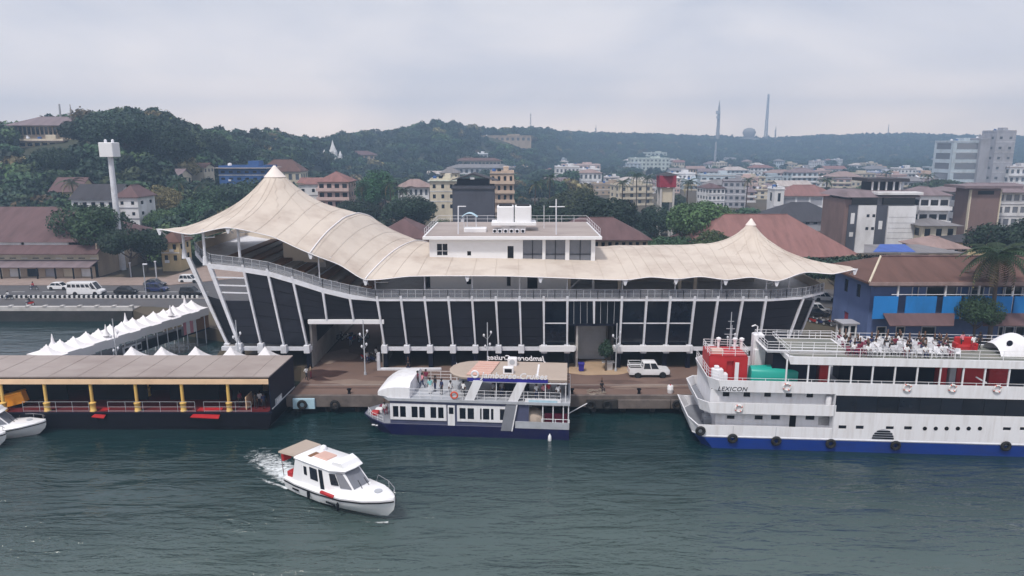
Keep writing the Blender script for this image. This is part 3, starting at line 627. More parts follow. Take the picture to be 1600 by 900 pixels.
# ================================================================== people (one continuous body mesh per pose, hair as a child)
def body(pose):
    J = {}
    J['pel'] = (0,0,.93); J['spine'] = (0,.01,1.15); J['chest'] = (0,0,1.36); J['neck'] = (0,0,1.50); J['chin'] = (0,-.02,1.57); J['head'] = (0,-.015,1.66); J['top'] = (0,.0,1.73)
    for s, q in ((-1,'l'),(1,'r')):
        J['sh'+q] = (s*.18,0,1.42); J['el'+q] = (s*.25,.02,1.14); J['wr'+q] = (s*.27,-.06,.90); J['ha'+q] = (s*.27,-.09,.80)
        J['hip'+q] = (s*.10,0,.88); J['kn'+q] = (s*.11,-.02,.50); J['an'+q] = (s*.11,.02,.09); J['toe'+q] = (s*.12,-.15,.04)
    if pose == 'walk':
        J['knl'] = (-.10,-.20,.52); J['anl'] = (-.10,-.22,.10); J['toel'] = (-.11,-.38,.06); J['knr'] = (.10,.06,.50); J['anr'] = (.10,.28,.16); J['toer'] = (.11,.18,.05)
        J['ell'] = (-.24,.14,1.17); J['wrl'] = (-.24,.10,.93); J['hal'] = (-.24,.06,.85); J['elr'] = (.24,-.08,1.15); J['wrr'] = (.24,-.25,.98); J['har'] = (.24,-.32,.94)
    if pose == 'sit':
        for k in list(J): J[k] = (J[k][0], J[k][1], J[k][2]-.45) if k[:2] not in ('kn','an','to') else J[k]
        for s, q in ((-1,'l'),(1,'r')):
            J['kn'+q] = (s*.13,-.42,.48); J['an'+q] = (s*.13,-.45,.09); J['toe'+q] = (s*.14,-.60,.04); J['el'+q] = (s*.24,-.08,.74); J['wr'+q] = (s*.18,-.30,.62); J['ha'+q] = (s*.15,-.38,.57)
    if pose == 'ride':
        for k in list(J): J[k] = (J[k][0], J[k][1]-(.12 if J[k][2] > 1.2 else 0), J[k][2]-.12) if k[:2] not in ('kn','an','to') else J[k]
        for s, q in ((-1,'l'),(1,'r')):
            J['hip'+q] = (s*.12,0,.78); J['kn'+q] = (s*.20,-.36,.68); J['an'+q] = (s*.18,-.20,.30); J['toe'+q] = (s*.18,-.34,.24); J['el'+q] = (s*.27,-.26,1.05); J['wr'+q] = (s*.27,-.46,1.00); J['ha'+q] = (s*.27,-.54,1.00)
    rad = dict(pel=.135, spine=.13, chest=.15, neck=.055, chin=.075, head=.10, top=.07)
    for q in 'lr': rad.update({'sh'+q:.07,'el'+q:.05,'wr'+q:.036,'ha'+q:.042,'hip'+q:.10,'kn'+q:.068,'an'+q:.048,'toe'+q:.045})
    E = [('pel','spine'),('spine','chest'),('chest','neck'),('neck','chin'),('chin','head'),('head','top')]
    for q in 'lr': E += [('chest','sh'+q),('sh'+q,'el'+q),('el'+q,'wr'+q),('wr'+q,'ha'+q),('pel','hip'+q),('hip'+q,'kn'+q),('kn'+q,'an'+q),('an'+q,'toe'+q)]
    ks = list(J); me = bpy.data.meshes.new('person'); me.from_pydata([J[k] for k in ks], [(ks.index(a), ks.index(b)) for a, b in E], [])
    o = bpy.data.objects.new('person', me); COL.objects.link(o); sk = o.modifiers.new('s', 'SKIN'); sb = o.modifiers.new('b', 'SUBSURF'); sb.levels = 1; sb.render_levels = 1
    for i, k in enumerate(ks):
        d = me.skin_vertices[0].data[i]; r_ = rad[k]; d.radius = (r_*(1.25 if k in ('chest','pel','spine') else 1), r_*.85); d.use_root = (k == 'pel')
    dg = bpy.context.evaluated_depsgraph_get(); res = bpy.data.meshes.new_from_object(o.evaluated_get(dg)); bpy.data.objects.remove(o)
    res.name = 'person_'+pose; res.materials.clear()
    for _ in range(4): res.materials.append(M['skin'])
    segs = [(Vector(J[a]), Vector(J[b]), a, b) for a, b in E]
    for p in res.polygons:
        c = p.center; best = None
        for a, b, na, nb in segs:
            t = max(0, min(1, (c-a).dot(b-a)/max(1e-6, (b-a).length_squared))); dd = (c-(a+(b-a)*t)).length
            if best is None or dd < best[0]: best = (dd, na, nb, t)
        _, na, nb, t = best
        k = 0
        if nb[:2] in ('sp','ch') and nb != 'chin' and na not in ('neck',): k = 1
        if (na, nb) == ('chest','neck') and t < .6: k = 1
        if nb[:2] == 'sh' or nb[:2] == 'el': k = 1
        if nb[:3] == 'hip' or nb[:2] in ('kn','an'): k = 2
        if nb[:3] == 'toe': k = 3
        p.material_index = k; p.use_smooth = True
    hz_ = J['head']; hair = MB().lathe([(.02,.13),(.08,.118),(.118,.07),(.126,.01),(.118,-.04),(.095,-.08)], (hz_[0], hz_[1]+.02, hz_[2]), 10).mesh('hair', smooth=True); hair.materials.append(M['hair'])
    return res, hair
BODY = {p: body(p) for p in ('stand','walk','sit','ride')}
def person(label, loc, rz, pose='stand', top='white', legs='navy', group=None, s=1.0):
    me, hair = BODY[pose]; o = bpy.data.objects.new('person', me); COL.objects.link(o); o.location = loc; o.rotation_euler = (0,0,rz); o.scale = (s,s,s)
    for i, m_ in ((0,'skin'),(1,'cloth_'+top),(2,'cloth_'+legs),(3,'cloth_black')):
        o.material_slots[i].link = 'OBJECT'; o.material_slots[i].material = M[m_]
    ROOT[o] = tuple(loc); tag(o, label, 'person', group); h = bpy.data.objects.new('hair', hair); COL.objects.link(h); h.parent = o; ROOT[h] = ROOT[o]
    return o
# ================================================================== vessels
class Frame:
    """side plane of a vessel: local x along the near side, y into the vessel, z up"""
    def __init__(s, A, B): s.O = Vector((A.x, A.y, 0)); d = B-A; s.yaw = math.atan2(d.y, d.x); s.c, s.s = math.cos(s.yaw), math.sin(s.yaw)
    def lp(s, u, v, dy=0.0):
        a, y, q = _d(u, v); n = Vector((-s.s, s.c)); o = Vector((s.O.x, s.O.y)) + n*dy
        t = o.dot(n) / (a*n.x + y*n.y); p = Vector((a*t, y*t)) - Vector((s.O.x, s.O.y))
        return p.x*s.c + p.y*s.s, CAMH + q*t
    def x(s, u, v, dy=0): return s.lp(u, v, dy)[0]
    def z(s, u, v, dy=0): return s.lp(u, v, dy)[1]
    def loc(s, u, v, z):      # pixel at height z -> local x, y
        p = G(u, v, z) - s.O; return p.x*s.c + p.y*s.s, -p.x*s.s + p.y*s.c
    def w(s, x, y, z): return Vector((s.O.x + x*s.c - y*s.s, s.O.y + x*s.s + y*s.c, z))
def ringwall(mb, pts, z0, z1, t=.1, closed=True, rake=0.0):
    """thin vertical wall along a plan outline; rake pushes the top outwards"""
    n = len(pts); P2 = [Vector(p) for p in pts]; inn = []
    for i in range(n):
        a = P2[i-1] if (closed or i > 0) else P2[i]; b = P2[(i+1) % n] if (closed or i < n-1) else P2[i]
        d = (b-a).normalized(); inn.append(P2[i] + Vector((-d.y, d.x))*t)
    ring = [[(*P2[i], z0), (*P2[i], z1), (*inn[i], z1), (*inn[i], z0)] for i in range(n)]
    if closed: ring.append(ring[0])
    return mb.loft(ring, cap=not closed)
def rail_line(pts, h=1.0, r=.03, step=1.5, rails=(1.0,.66,.33)):
    mb = MB(); pts = [Vector(p) for p in pts]
    for a, b in zip(pts[:-1], pts[1:]):
        for f in rails: mb.tube([a+Vector((0,0,h*f)), b+Vector((0,0,h*f))], r*.8, 5)
        n = max(1, round((b-a).length/step))
        for k in range(n+1): p = lerp(a, b, k/n); mb.tube([p, p+Vector((0,0,h))], r, 5)
    return mb
ring_me = MB().torus((0,0,0), .34, .085, 18, 7, 'y').mesh('life_ring', smooth=True); ring_me.materials.append(M['life_ring'])
band_me = MB()
for q in range(4):
    t0 = q*math.pi/2+.4; band_me.tube([(.34*math.cos(t0+k*.09), 0, .34*math.sin(t0+k*.09)) for k in range(4)], .092, 7)
band_me = band_me.mesh('ring_band', smooth=True); band_me.materials.append(M['life_red'])
def life_ring(label, loc, rz, group='life rings hung on the vessels', red=False):
    o = solo('life_ring', ring_me, None, label, 'life ring', loc, rz, group)
    if red: o.material_slots[0].link = 'OBJECT'; o.material_slots[0].material = M['life_red']
    else: part('ring_band', band_me, None, o)
    return o
# ------------------------------------------------------------------ large white ferry on the right
F = Frame(G(1083,699,0), G(1600,714,0)); L_, W_, WT_ = 40.0, 8.6, 6.1
FE = thing('passenger_ferry', 'large white three deck ferry with blue hull moored at the right', 'ferry', F.O, F.yaw)
fp = lambda name, mb, m, parent=None, **k: part(name, mb, m, parent or FE, **k)
def outl(x0, x1=L_, y0=0.0, y1=W_, c=1.1): return [(x0+c*.8,y0),(x1,y0),(x1,y1),(x0+c*.8,y1),(x0,y1-c),(x0,y0+c)]
zb, zw = 1.15, 2.45
fp('hull', MB().loft([[(x,y,-1.2) for x, y in outl(1.6)], [(x,y,.2) for x, y in outl(.9)], [(x,y,zb) for x, y in outl(.1)]]), 'blue_hull')
mb = MB(); mb.loft([[(x,y,zb) for x, y in outl(.1)], [(x,y,zb+.12) for x, y in outl(.0, L_, -.06, W_+.06)], [(x,y,zb+.24) for x, y in outl(.0)]]); fp('rubbing_strake', mb, 'white_steel')
# bow bulwark: white with blue outer face forward, open along the top
xk = F.x(1303, 650)
bo = [(xk,0),(.85,0),(0,1.1),(0,W_-1.1),(.85,W_),(xk,W_)][::-1]
mb = MB()
fo = lambda f: [(xk,0),(.85-f,0),(-f,1.1),(-f,W_-1.1),(.85-f,W_),(xk,W_)]
top = [zw, zw, zw+.5, zw+.5, zw, zw]
A0, A1 = fo(0), fo(.55)
mb.loft([[(A0[i][0], A0[i][1], zb+.2), (A1[i][0], A1[i][1], top[i]), (A1[i][0]+.12, A1[i][1]*.97+.1, top[i]), (A0[i][0]+.12, A0[i][1]*.97+.1, zb+.2)] for i in range(6)], cap=True)
fp('bow_bulwark', mb, 'ship_white')
fp('main_deck', MB().prism(outl(.25, xk+.2, .12, W_-.12), zb+.2, zb+.26), 'deck_grey')
xm = [F.x(u, 680) for u in (1145, 1212, 1302)]
for x in xm[:2]: fp('bulwark_seam', MB().box(x-.02, x+.02, -.012, .0, zb+.3, zw-.05), 'grey_steel')
# level 1 and level 2 cabins forward (set back behind the side passage)
def cabin(y, u0, z0, z1, wins, doors, name):
    x0, x1 = F.x(u0, 650, y), xk+.1
    ops = [(F.x(a,v0,y)-x0, F.x(b,v0,y)-x0, F.z(a,v1,y), F.z(a,v0,y)) for a, b, v0, v1 in wins+doors]
    mb = wall_open(MB(), (x0,y), (x1,y), z0, z1, ops, (0,-1), .12)
    mb.box(x0, x0+.05, y+.02, W_-y, z0, z1); mb.box(x0+.05, x1, W_-y-.05, W_-y, z0, z1)
    wl = fp(name, mb, 'ship_white')
    for k, o in enumerate(ops): part('window' if k < len(wins) else 'doorway', MB().box(x0+o[0], x0+o[1], y+.08, y+.11, o[2], o[3]), 'glass' if k < len(wins) else 'dark', wl)
    return wl
cabin(.9, 1118, zb+.26, 3.72, [(1136,1148,649,654.5),(1179.5,1192,649,655.5),(1205,1219,649,655.5),(1259,1273,649.5,656)], [(1234,1244.5,649,669)], 'lower_cabin')
cabin(.75, 1108, 3.9, 6.02, [(1129.5,1140,612.5,619.5),(1162,1172.5,612.5,620),(1194.5,1205,613,620),(1228,1238,613.5,620.5),(1260.5,1271,614,621)], [], 'middle_cabin')
z2a, z2b, z3a, z3b, z4a, z4b = 3.72, 4.85, 6.02, 7.2, 9.0, 9.72
x2, x3, x4 = F.x(1097,640), F.x(1113,605), F.x(1232,565)
for nm, x0, xe, za, zb2 in (('middle_deck', x2, xk+.1, z2a, z2b), ('boat_deck', x3, L_, z3a, z3b)):
    fp(nm, MB().prism(outl(x0+.1, xe, .05, W_-.05), za, za+.16), 'deck_grey')
    bl = [(xe,0),(x0+.9,0),(x0,1.1),(x0,W_-1.1),(x0+.9,W_),(xe,W_)]
    mb = MB(); k_ = .35; sl = [(0,za),(1,zb2)]
    rings = []
    for i, (x, y) in enumerate(bl):
        dx = -k_ if 0 < i < 5 else 0; yo = (.1 if y < 4 else -.1)
        rings.append([(x, y, za), (x+dx, y, zb2), (x+dx+.1, y+yo, zb2), (x+.1, y+yo, za)])
    mb.loft(rings); fp('deck_bulwark', mb, 'ship_white')
# flush side aft of xk: lower hull side + saloon with a long dark window strip
zs0, zs1 = F.z(1400,646.5), F.z(1400,620)
smallw = [(1310.5,1323,664.5,670),(1337.5,1350,665,670.5),(1384.5,1397,666,671),(1413,1425.5,666,671.5),(1567.5,1580.5,667.5,672.5),(1594,1604,667.5,672.5)]
ops = [(F.x(a,c)-xk, F.x(b,c)-xk, F.z(a,d), F.z(a,c)) for a, b, c, d in smallw] + [(F.x(1305.5,630)-xk, L_-xk-.2, zs0, zs1)]
mb = wall_open(MB(), (xk,0), (L_,0), zb+.2, z3a, ops, (0,-1), .15); mb.box(xk-.05, xk, 0, W_, zb+.2, z3a); mb.box(L_-.05, L_, .02, W_, zb+.2, z3a); mb.box(xk, L_, W_-.05, W_-.01, zb+.2, z3a)
side = fp('saloon_side', mb, 'ship_white')
for o in ops[:-1]: part('window', MB().box(xk+o[0], xk+o[1], .10, .13, o[2], o[3]), 'glass', side)
nwin = 13; xs0, xs1 = xk+ops[-1][0], xk+ops[-1][1]
for k in range(nwin):
    a = xs0+(xs1-xs0)*k/nwin; b = xs0+(xs1-xs0)*(k+1)/nwin
    part('saloon_window', MB().box(a+.02, b-.02, .09, .12, zs0, zs1), 'glass', side); part('mullion', MB().box(b-.03, b+.03, .06, .14, zs0, zs1), 'dark', side)
pm = MB().lathe([(.16,-.03),(.20,-.03),(.20,.02),(.16,.02)], (0,0,0), 14, 'y').mesh('porthole_rim', smooth=40); pg = MB().lathe([(.165,-.01),(.165,.0)], (0,0,0), 14, 'y').mesh('porthole_glass')
for u in (1445,1462,1479,1496.5,1513.5,1531):
    x, z = F.lp(u, 669.5); q = part('porthole', pm, 'dark', side, loc=(x,-.0,z)); g_ = part('glass', pg, 'glass', q); g_.location = (0,-.012,0)
x, z = F.lp(1379, 686); gr = MB()
gr.slab([(x+1.05*math.cos(t_), -.02, z+1.05*math.sin(t_)) for t_ in [math.pi*k/16 for k in range(17)]], (0,.012,0)); gv = fp('vent_arch', gr, 'grey_steel')
for k in range(4): h = .12+k*.24; w2 = math.sqrt(max(.01, 1.05**2-h*h)); part('louvre', MB().box(x-w2, x+w2, -.06, -.022, z+h-.09, z+h+.05), 'dark', gv)
# doorways at the break
for v0, v1, nm in ((613,634,'doorway'),(650,670,'doorway')):
    fp(nm, MB().box(F.x(1283,v0)+.1, xk-.03, .9, .93, F.z(1290,v1), F.z(1290,v0)), 'dark')
fp('passage_wall', MB().box(xk-.02, xk+.03, .0, W_, zb+.26, z3a), 'ship_white')
# boat deck posts, rails, upper band
fp('sun_deck', MB().prism(outl(x4, L_, 0, WT_, .4), z4a+.4, z4b), 'ship_white'); fp('sun_deck_surface', MB().prism(outl(x4+.3, L_-.3, .35, WT_-.35, .4), z4b, z4b+.02), 'deck_green')
xs = [F.x(u, 585) for u in (1229,1263,1296,1331,1364,1399,1434,1470,1506,1540,1578,1612)]
for k, x in enumerate(xs):
    for y in (.12, WT_-.12): fp('deck_post', MB().bbox(x-.07, x+.07, y-.07, y+.07, z3a+.16, z4a+.4, .01), 'ship_white')
fp('fascia_band', MB().slab([(x4+.2,-.03,z4a),(L_,-.03,z4a),(L_,-.03,z4b+.05),(x4-.1,-.03,z4b+.05)], (0,.06,0)), 'ship_white')
fp('fascia_band', MB().slab([(x4-.05,.1,z4a+.3),(x4-.05,WT_-.1,z4a+.3),(x4-.05,WT_-.1,z4b+.05),(x4-.05,.1,z4b+.05)], (.06,0,0)), 'ship_white')
fp('hand_rail', rail_line([(x3+.7,.06,z3b),(L_,.06,z3b)], .25, .03, 2.2, (1.0,)), 'ship_white')
fp('hand_rail', rail_line([(x3+.6,.2,z3b),(x3-.2,1.1,z3b),(x3-.2,W_-1.1,z3b)], .9, .03, 1.0), 'ship_white')
fp('sun_deck_rail', rail_line([(x4+.1,WT_-.1,z4b),(x4+.1,.1,z4b),(L_,.1,z4b)], 1.0, .03, 2.2), 'ship_white')
fp('sun_deck_rail', rail_line([(x4+.1,WT_-.1,z4b),(L_,WT_-.1,z4b)], 1.0, .03, 2.2), 'ship_white')
# raised wheelhouse roof forward with rails and dark solar panel
xw0, xw1 = x4-.2, F.x(1335, 558)
fp('wheelhouse', MB().prism([(x4-.9,2.0),(x4+3.5,2.0),(x4+3.5,WT_-.4),(x4-.9,WT_-.4)], z3a+.16, z4a+.35), 'dark_navy')
fp('wheelhouse_roof', MB().loft([[(x4-1.7,1.3,z4b+.05),(xw1,1.3,z4b+.05),(xw1,WT_,z4b+.05),(x4-1.7,WT_,z4b+.05)], [(x4-1.9,1.2,z4b+.3),(xw1+.1,1.2,z4b+.3),(xw1+.1,WT_+.1,z4b+.3),(x4-1.9,WT_+.1,z4b+.3)]]), 'ship_white')
fp('wheelhouse_roof_surface', MB().box(x4+.2, xw1-.2, 1.6, WT_-.3, z4b+.3, z4b+.33), 'deck_green')
fp('solar_panel', MB().slab([(x4-1.6,1.6,z4b+.35),(x4+.1,1.6,z4b+.35),(x4+.1,WT_-.3,z4b+.55),(x4-1.6,WT_-.3,z4b+.55)], (0,0,.06)), 'dark')
fp('roof_rail', rail_line([(x4-1.7,1.4,z4b+.3),(x4-1.7,WT_,z4b+.3),(xw1,WT_,z4b+.3),(xw1,1.4,z4b+.3),(x4-1.7,1.4,z4b+.3)], .85, .03, 1.2), 'ship_white')
# forward boat deck: red deckhouse, teal covered tender, white winch house, mast
xr0, xr1 = F.x(1110,580,2), F.x(1170,580,2)
rh = fp('red_deckhouse', wall_open(MB().box(xr0,xr1,2.9,6.3,z3a+.2,8.9), (xr0,2.6), (xr1,2.6), z3a+.2, 8.9, [(1.75,2.45,z3a+.2,8.4)], (0,-1), .25), 'red_paint')
part('door', MB().bbox(xr0+2.55, xr0+2.95, 2.45, 2.52, z3a+.3, 8.3, .02), 'ship_white', rh); part('roof_hatch', MB().bbox(xr0+.4, xr0+1.6, 3.4, 4.6, 8.9, 9.25, .05), 'pink_sheet', rh)
fp('deckhouse_rail', rail_line([(xr0,2.7,8.9),(xr1,2.7,8.9),(xr1,6.2,8.9),(xr0,6.2,8.9),(xr0,2.7,8.9)], .8, .03, 1.2), 'ship_white')
for dx, w2, h in ((0.1,1.1,1.1),(1.1,.55,.65)): fp('vent_box', MB().bbox(xr0+dx, xr0+dx+w2, 1.5, 2.2, z3a+.2, z3a+.2+h+.5, .05), 'ship_white')
fp('vent_box', MB().bbox(xr0+.35, xr0+.8, 1.6, 2.1, z3a+1.7, z3a+2.1, .04), 'ship_white')
xt0, xt1 = F.x(1174,585,2), F.x(1247,585,2)
secs = []
for k in range(9):
    f = k/8; w2 = .95*(1-abs(2*f-1)**3*.35); x = xt0+(xt1-xt0)*f; e = .12*abs(2*f-1)
    secs.append([(x,2.6-w2,z3a+.5),(x,2.6-w2*1.05,z3a+1.5),(x,2.6-w2*.8,z3a+1.85-e),(x,2.6,z3a+2.1-e),(x,2.6+w2*.8,z3a+1.85-e),(x,2.6+w2*1.05,z3a+1.5),(x,2.6+w2,z3a+.5)])
fp('covered_tender', MB().loft(secs), 'teal_paint', smooth=50)
xa0 = F.x(1176,560,5); fp('winch_house', MB().bbox(xa0, xa0+1.1, 5, 6.1, z3a+.2, 10.6, .08), 'ship_white'); fp('winch_house', MB().bbox(xa0+.1, xa0+1.9, 4.6, 5.6, z3a+.2, 9.1, .08), 'ship_white')
fp('davit', MB().tube([(xa0+.4,5.4,10.6),(xa0+.4,5.4,11.4),(xa0+.1,5.2,11.6),(xa0-.3,5.0,11.5)], .07, 6), 'ship_white')
xmst = F.x(1140,540,5); mb = MB().tube([(xmst,5,8.9),(xmst,5,13.0)], .07, 6, r1=.04)
for z, w2 in ((11.2,.45),(12.0,.3),(10.6,.6)): mb.tube([(xmst-w2,5,z),(xmst+w2,5,z)], .035, 5)
fp('mast', mb, 'grey_steel')
for dx in (-1.1, .6, 1.3): fp('roof_vent', MB().lathe([(.14,0),(.14,.9),(.26,1.0),(.26,1.2),(.05,1.3)], (xmst+dx,5.3,8.9), 10), 'ship_white', smooth=40)
# red lockers under the sun deck
for u0, u1, m_ in ((1256,1268,'red_paint'),(1280,1297,'red_paint'),(1470,1480,'red_paint'),(1495,1502,'red_paint'),(1506,1540,'red_paint'),(1546,1578,'red_paint'),(1484,1494,'grey_steel')):
    x0, x1 = F.x(u0,585,2.2), F.x(u1,585,2.2); fp('locker', MB().bbox(x0, x1, 2.2, 3.4, z3a+.2, 9.0, .05), m_)
fp('boat_deck_core', MB().box(F.x(1310,585,4), L_-1, 4.0, WT_-.5, z3a+.2, z4a+.3), 'dark_navy')
fp('gangway_bar', MB().bar((F.x(1525,590,.8),.8,F.z(1525,589,.8)), (F.x(1541,598,.8),.8,F.z(1541,598,.8)), .14), 'ship_white')
fp('foredeck_winch', MB().lathe([(.45,-.5),(.45,.5)], (2.0,3.2,1.9), 12, 'y').box(1.5,2.5,2.5,2.7,1.4,2.2).box(1.5,2.5,3.7,3.9,1.4,2.2), 'grey_steel')
fp('rope_coil', MB().torus((1.9,1.6,1.5), .45, .1, 14, 5, 'z').torus((1.9,1.6,1.66), .4, .1, 14, 5, 'z'), 'rope')
fp('door_locker', MB().lathe([(.26,0),(.28,.1),(.28,.9),(.2,1.1),(.05,1.15)], (F.x(1295,625,.4),.45,4.6), 12), 'ship_white', smooth=40)
# name
tm = text_mesh('LEXICON', .62, .02, .25, bold=.004, spacing=1.12); lx, lz = F.lp(1121, 609.5)
tl = part('name_lettering', tm, 'dark_navy', FE, label='LEXICON name lettering'); tl.location = (lx, -.02, lz-.05)
ty_me = MB().torus((0,0,0), .36, .17, 14, 6, 'y').mesh('fender', smooth=True)
for u, v in ((1086,672),(1144,684),(1212,688),(1297,692),(1398,695),(1570,696)):
    x, z = F.lp(u, v); part('fender', ty_me, 'rubber', FE, loc=(max(x,.6),-.2,z))
for u, v, lb, rd in ((1229,604,'first pale life ring on the ferry band from the bow',0),(1154,637.5,'red striped life ring on the lower ferry band near the bow',0),(1417,605.5,'second pale life ring from the bow along the ferry band',0),(1487.5,606,'third pale life ring from the bow along the ferry band',0),(1557.5,607,'fourth pale life ring from the bow along the ferry band',0)):
    x, z = F.lp(u, v); life_ring(lb, F.w(x, -.12, z), F.yaw, 'life rings on the ferry')
# ---- things on the sun deck: plastic chairs
mb = MB(); mb.box(-.22,.22,-.2,.22,.40,.44)
mb.slab([(-.21,.20,.44),(.21,.20,.44),(.19,.30,.86),(-.19,.30,.86)], (0,.035,0))
for sx in (-.2,.2):
    mb.bar((sx*1.1,-.2,0),(sx,-.18,.62),.045); mb.bar((sx*1.15,.28,0),(sx,.2,.44),.045); mb.bar((sx,-.2,.62),(sx,.24,.66),.05,.03)
chair_me = mb.mesh('plastic_chair'); mat('plastic_white', (.60,.60,.63), .45, .1, 2, objrand=.35); chair_me.materials.append(M['plastic_white'])
rnd = random.Random(7); nch = 0; rows = 8
xA, xB = F.loc(1322,552,z4b)[0], F.loc(1492,552,z4b)[0]
for r_ in range(rows):
    y = .9 + r_*.58
    for k in range(int((xB-xA)/.62)+1):
        x = xA + k*.60 + rnd.uniform(-.1,.1) + r_*.06
        if rnd.random() < .10 or nch >= 230: continue
        p = F.w(x, y+rnd.uniform(-.12,.12), z4b+.02)
        o = solo('plastic_chair', chair_me, None, 'white plastic chair in the crowded rows on the ferry sun deck', 'chair', p, F.yaw + rnd.choice((0,0,.3,-.4,math.pi,1.5)) + rnd.uniform(-.25,.25), 'white chairs on the ferry sun deck')
        if rnd.random() < .10: o.material_slots[0].link = 'OBJECT'; o.material_slots[0].material = M['cloth_maroon']; o['label'] = 'maroon plastic chair among the white chairs on the ferry sun deck'; o['group'] = 'maroon chairs on the ferry sun deck'
        nch += 1
        if rnd.random() < .26:
            tp_ = rnd.choice(('black','navy','white','white','grey','maroon','black')); o.rotation_euler[2] = F.yaw + rnd.uniform(-.4,.4)
            person(f'seated passenger in {tp_} among the chairs on the ferry sun deck', p + Vector((0,0,.0)), o.rotation_euler[2], 'sit', tp_, rnd.choice(('black','navy','grey')), f'seated passengers in {tp_} on the ferry')
# red sofa, white canopied boat shape, people at the stern end of the sun deck
x, y = F.loc(1520,553,z4b); sf = thing('red_sofa', 'red padded bench standing on the ferry sun deck', 'sofa', F.w(x,3.9,z4b+.02), F.yaw)
part('seat', MB().bbox(-.9,.9,-.4,.4,.0,.5,.08), 'red_paint', sf); part('backrest', MB().bbox(-.9,.9,.25,.55,.5,1.25,.08), 'red_paint', sf)
for s in (-1,1): part('armrest', MB().bbox(s*.95-.14,s*.95+.14,-.4,.4,0,.75,.06), 'red_paint', sf)
x = F.loc(1580,553,z4b)[0]; sl = thing('water_slide', 'white moulded slide tub with arched openings at the stern of the sun deck', 'slide', F.w(x,3.2,z4b+.02), F.yaw)
part('shell', MB().grid(lambda i, j: (-1.6+4.4*i, -1.6+3.2*j, 2.0*math.sin(math.pi*j)**.6*(.45+.55*math.sin(math.pi*min(1,i*1.2)))), 16, 14), 'ship_white', sl, smooth=True)
for dx in (.3, 1.6): part('arch_rim', MB().tube([(dx+.65*math.cos(t), -1.45+.35*math.sin(t), .95*math.sin(t)) for t in [math.pi*k/12 for k in range(13)]], .1, 6), 'ship_white', sl, smooth=True)
for dx in (.3, 1.6): part('arch_opening', MB().slab([(dx+.6*math.cos(t), -1.43+.33*math.sin(t), .9*math.sin(t)) for t in [math.pi*k/12 for k in range(13)]], (0,.05,0)), 'dark', sl)
part('emblem', MB().lathe([(.3,0),(.3,.03)], (-.7,-1.2,1.25), 14, 'y'), 'dark_navy', sl)
for lb, u, v, tp_, lg in (('person in a pink top standing at the far rail of the ferry sun deck',1502,545,'pink','black'),('person in a white top beside the red bench on the ferry sun deck',1519,549,'white','red'),('person in dark clothes behind the red bench on the ferry sun deck',1529,545,'black','black')):
    x, y = F.loc(u, v, z4b); person(lb, F.w(x, min(y,5.2), z4b+.02), F.yaw+.3, 'stand', tp_, lg, 'people on the ferry')
# ------------------------------------------------------------------ blue and white cruise boat in the middle
Jf = Frame(G(561,677,0), G(889,688,0)); JL = (G(889,688,0)-G(561,677,0)).length; JW = 6.0
JB = thing('cruise_boat', 'navy hulled cruise boat with white windows and open upper deck moored in the middle', 'boat', Jf.O, Jf.yaw)
jp = lambda name, mb, m, parent=None, **k: part(name, mb, m, parent or JB, **k)
zh = Jf.z(640,663.5)
def jout(x0, b=2.6, y0=0.0, y1=JW): return [(x0+b,y0),(JL,y0),(JL,y1),(x0+b,y1),(x0+b*.45,y1-.7),(x0,JW/2+.9),(x0,JW/2-.9),(x0+b*.45,y0+.7)]
jp('hull', MB().loft([[(x,y,-.8) for x, y in jout(1.6)], [(x,y,.4) for x, y in jout(.7)], [(x,y,zh+(.25 if x < 1.5 else 0)) for x, y in jout(0)]]), 'navy_hull', smooth=30)
jp('fore_deck', MB().loft([[(x,y,zh+.02+(.22 if x < 1.5 else 0)) for x, y in jout(.12, 2.6, .1, JW-.1)], [(x,y,zh+.06+(.22 if x < 1.5 else 0)) for x, y in jout(.12, 2.6, .1, JW-.1)]]), 'deck_grey')
xh0, xd0, xd1, xh1, xst = Jf.x(609,645), Jf.x(698.5,645), Jf.x(711.5,645), Jf.x(795,645), Jf.x(808,650)
zf_ = Jf.z(650,626.5)            # underside of the upper deck
jp('lower_wall', MB().box(xh0, xst+1.2, .12, .2, zh, zf_), 'blue_grey'); jp('lower_wall', MB().box(xh0, xst+1.2, JW-.2, JW-.12, zh, zf_), 'ship_white'); jp('front_wall', MB().box(xh0, xh0+.1, .2, JW-.2, zh, zf_), 'ship_white')
def jwin(u0, u1, wins):
    x0, x1, z0, z1 = Jf.x(u0,645), Jf.x(u1,645), Jf.z(650,656.5), Jf.z(650,631.5)
    ops = [(Jf.x(a,645)-x0, Jf.x(b,645)-x0, z0+.28, z1-.28) for a, b in wins]
    wl = jp('window_band', wall_open(MB(), (x0,.02), (x1,.02), z0, z1, ops, (0,-1), .1).box(x0,x0+.02,.02,.12,z0,z1).box(x1-.02,x1,.02,.12,z0,z1).box(x0,x1,.02,.12,z1-.02,z1).box(x0,x1,.02,.12,z0,z0+.02), 'ship_white')
    for o in ops: part('window', MB().box(x0+o[0], x0+o[1], .07, .1, o[2], o[3]), 'glass', wl)
jwin(609.5, 697.5, [(614,622.5),(625,634),(643,652.5),(655,664),(672.5,681.5),(684.5,693)])
jwin(714, 796, [(718,727.5),(730.5,740.5),(750,752.5),(754.5,764.5),(767,771),(781,793)])
dr = jp('door', MB().bbox(xd0+.06, xd1-.06, .0, .1, zh+.05, Jf.z(705,634), .02), 'ship_white'); part('door_window', MB().box(xd0+.2, xd1-.2, -.02, -.002, zh+1.35, Jf.z(705,636.5)), 'glass', dr)
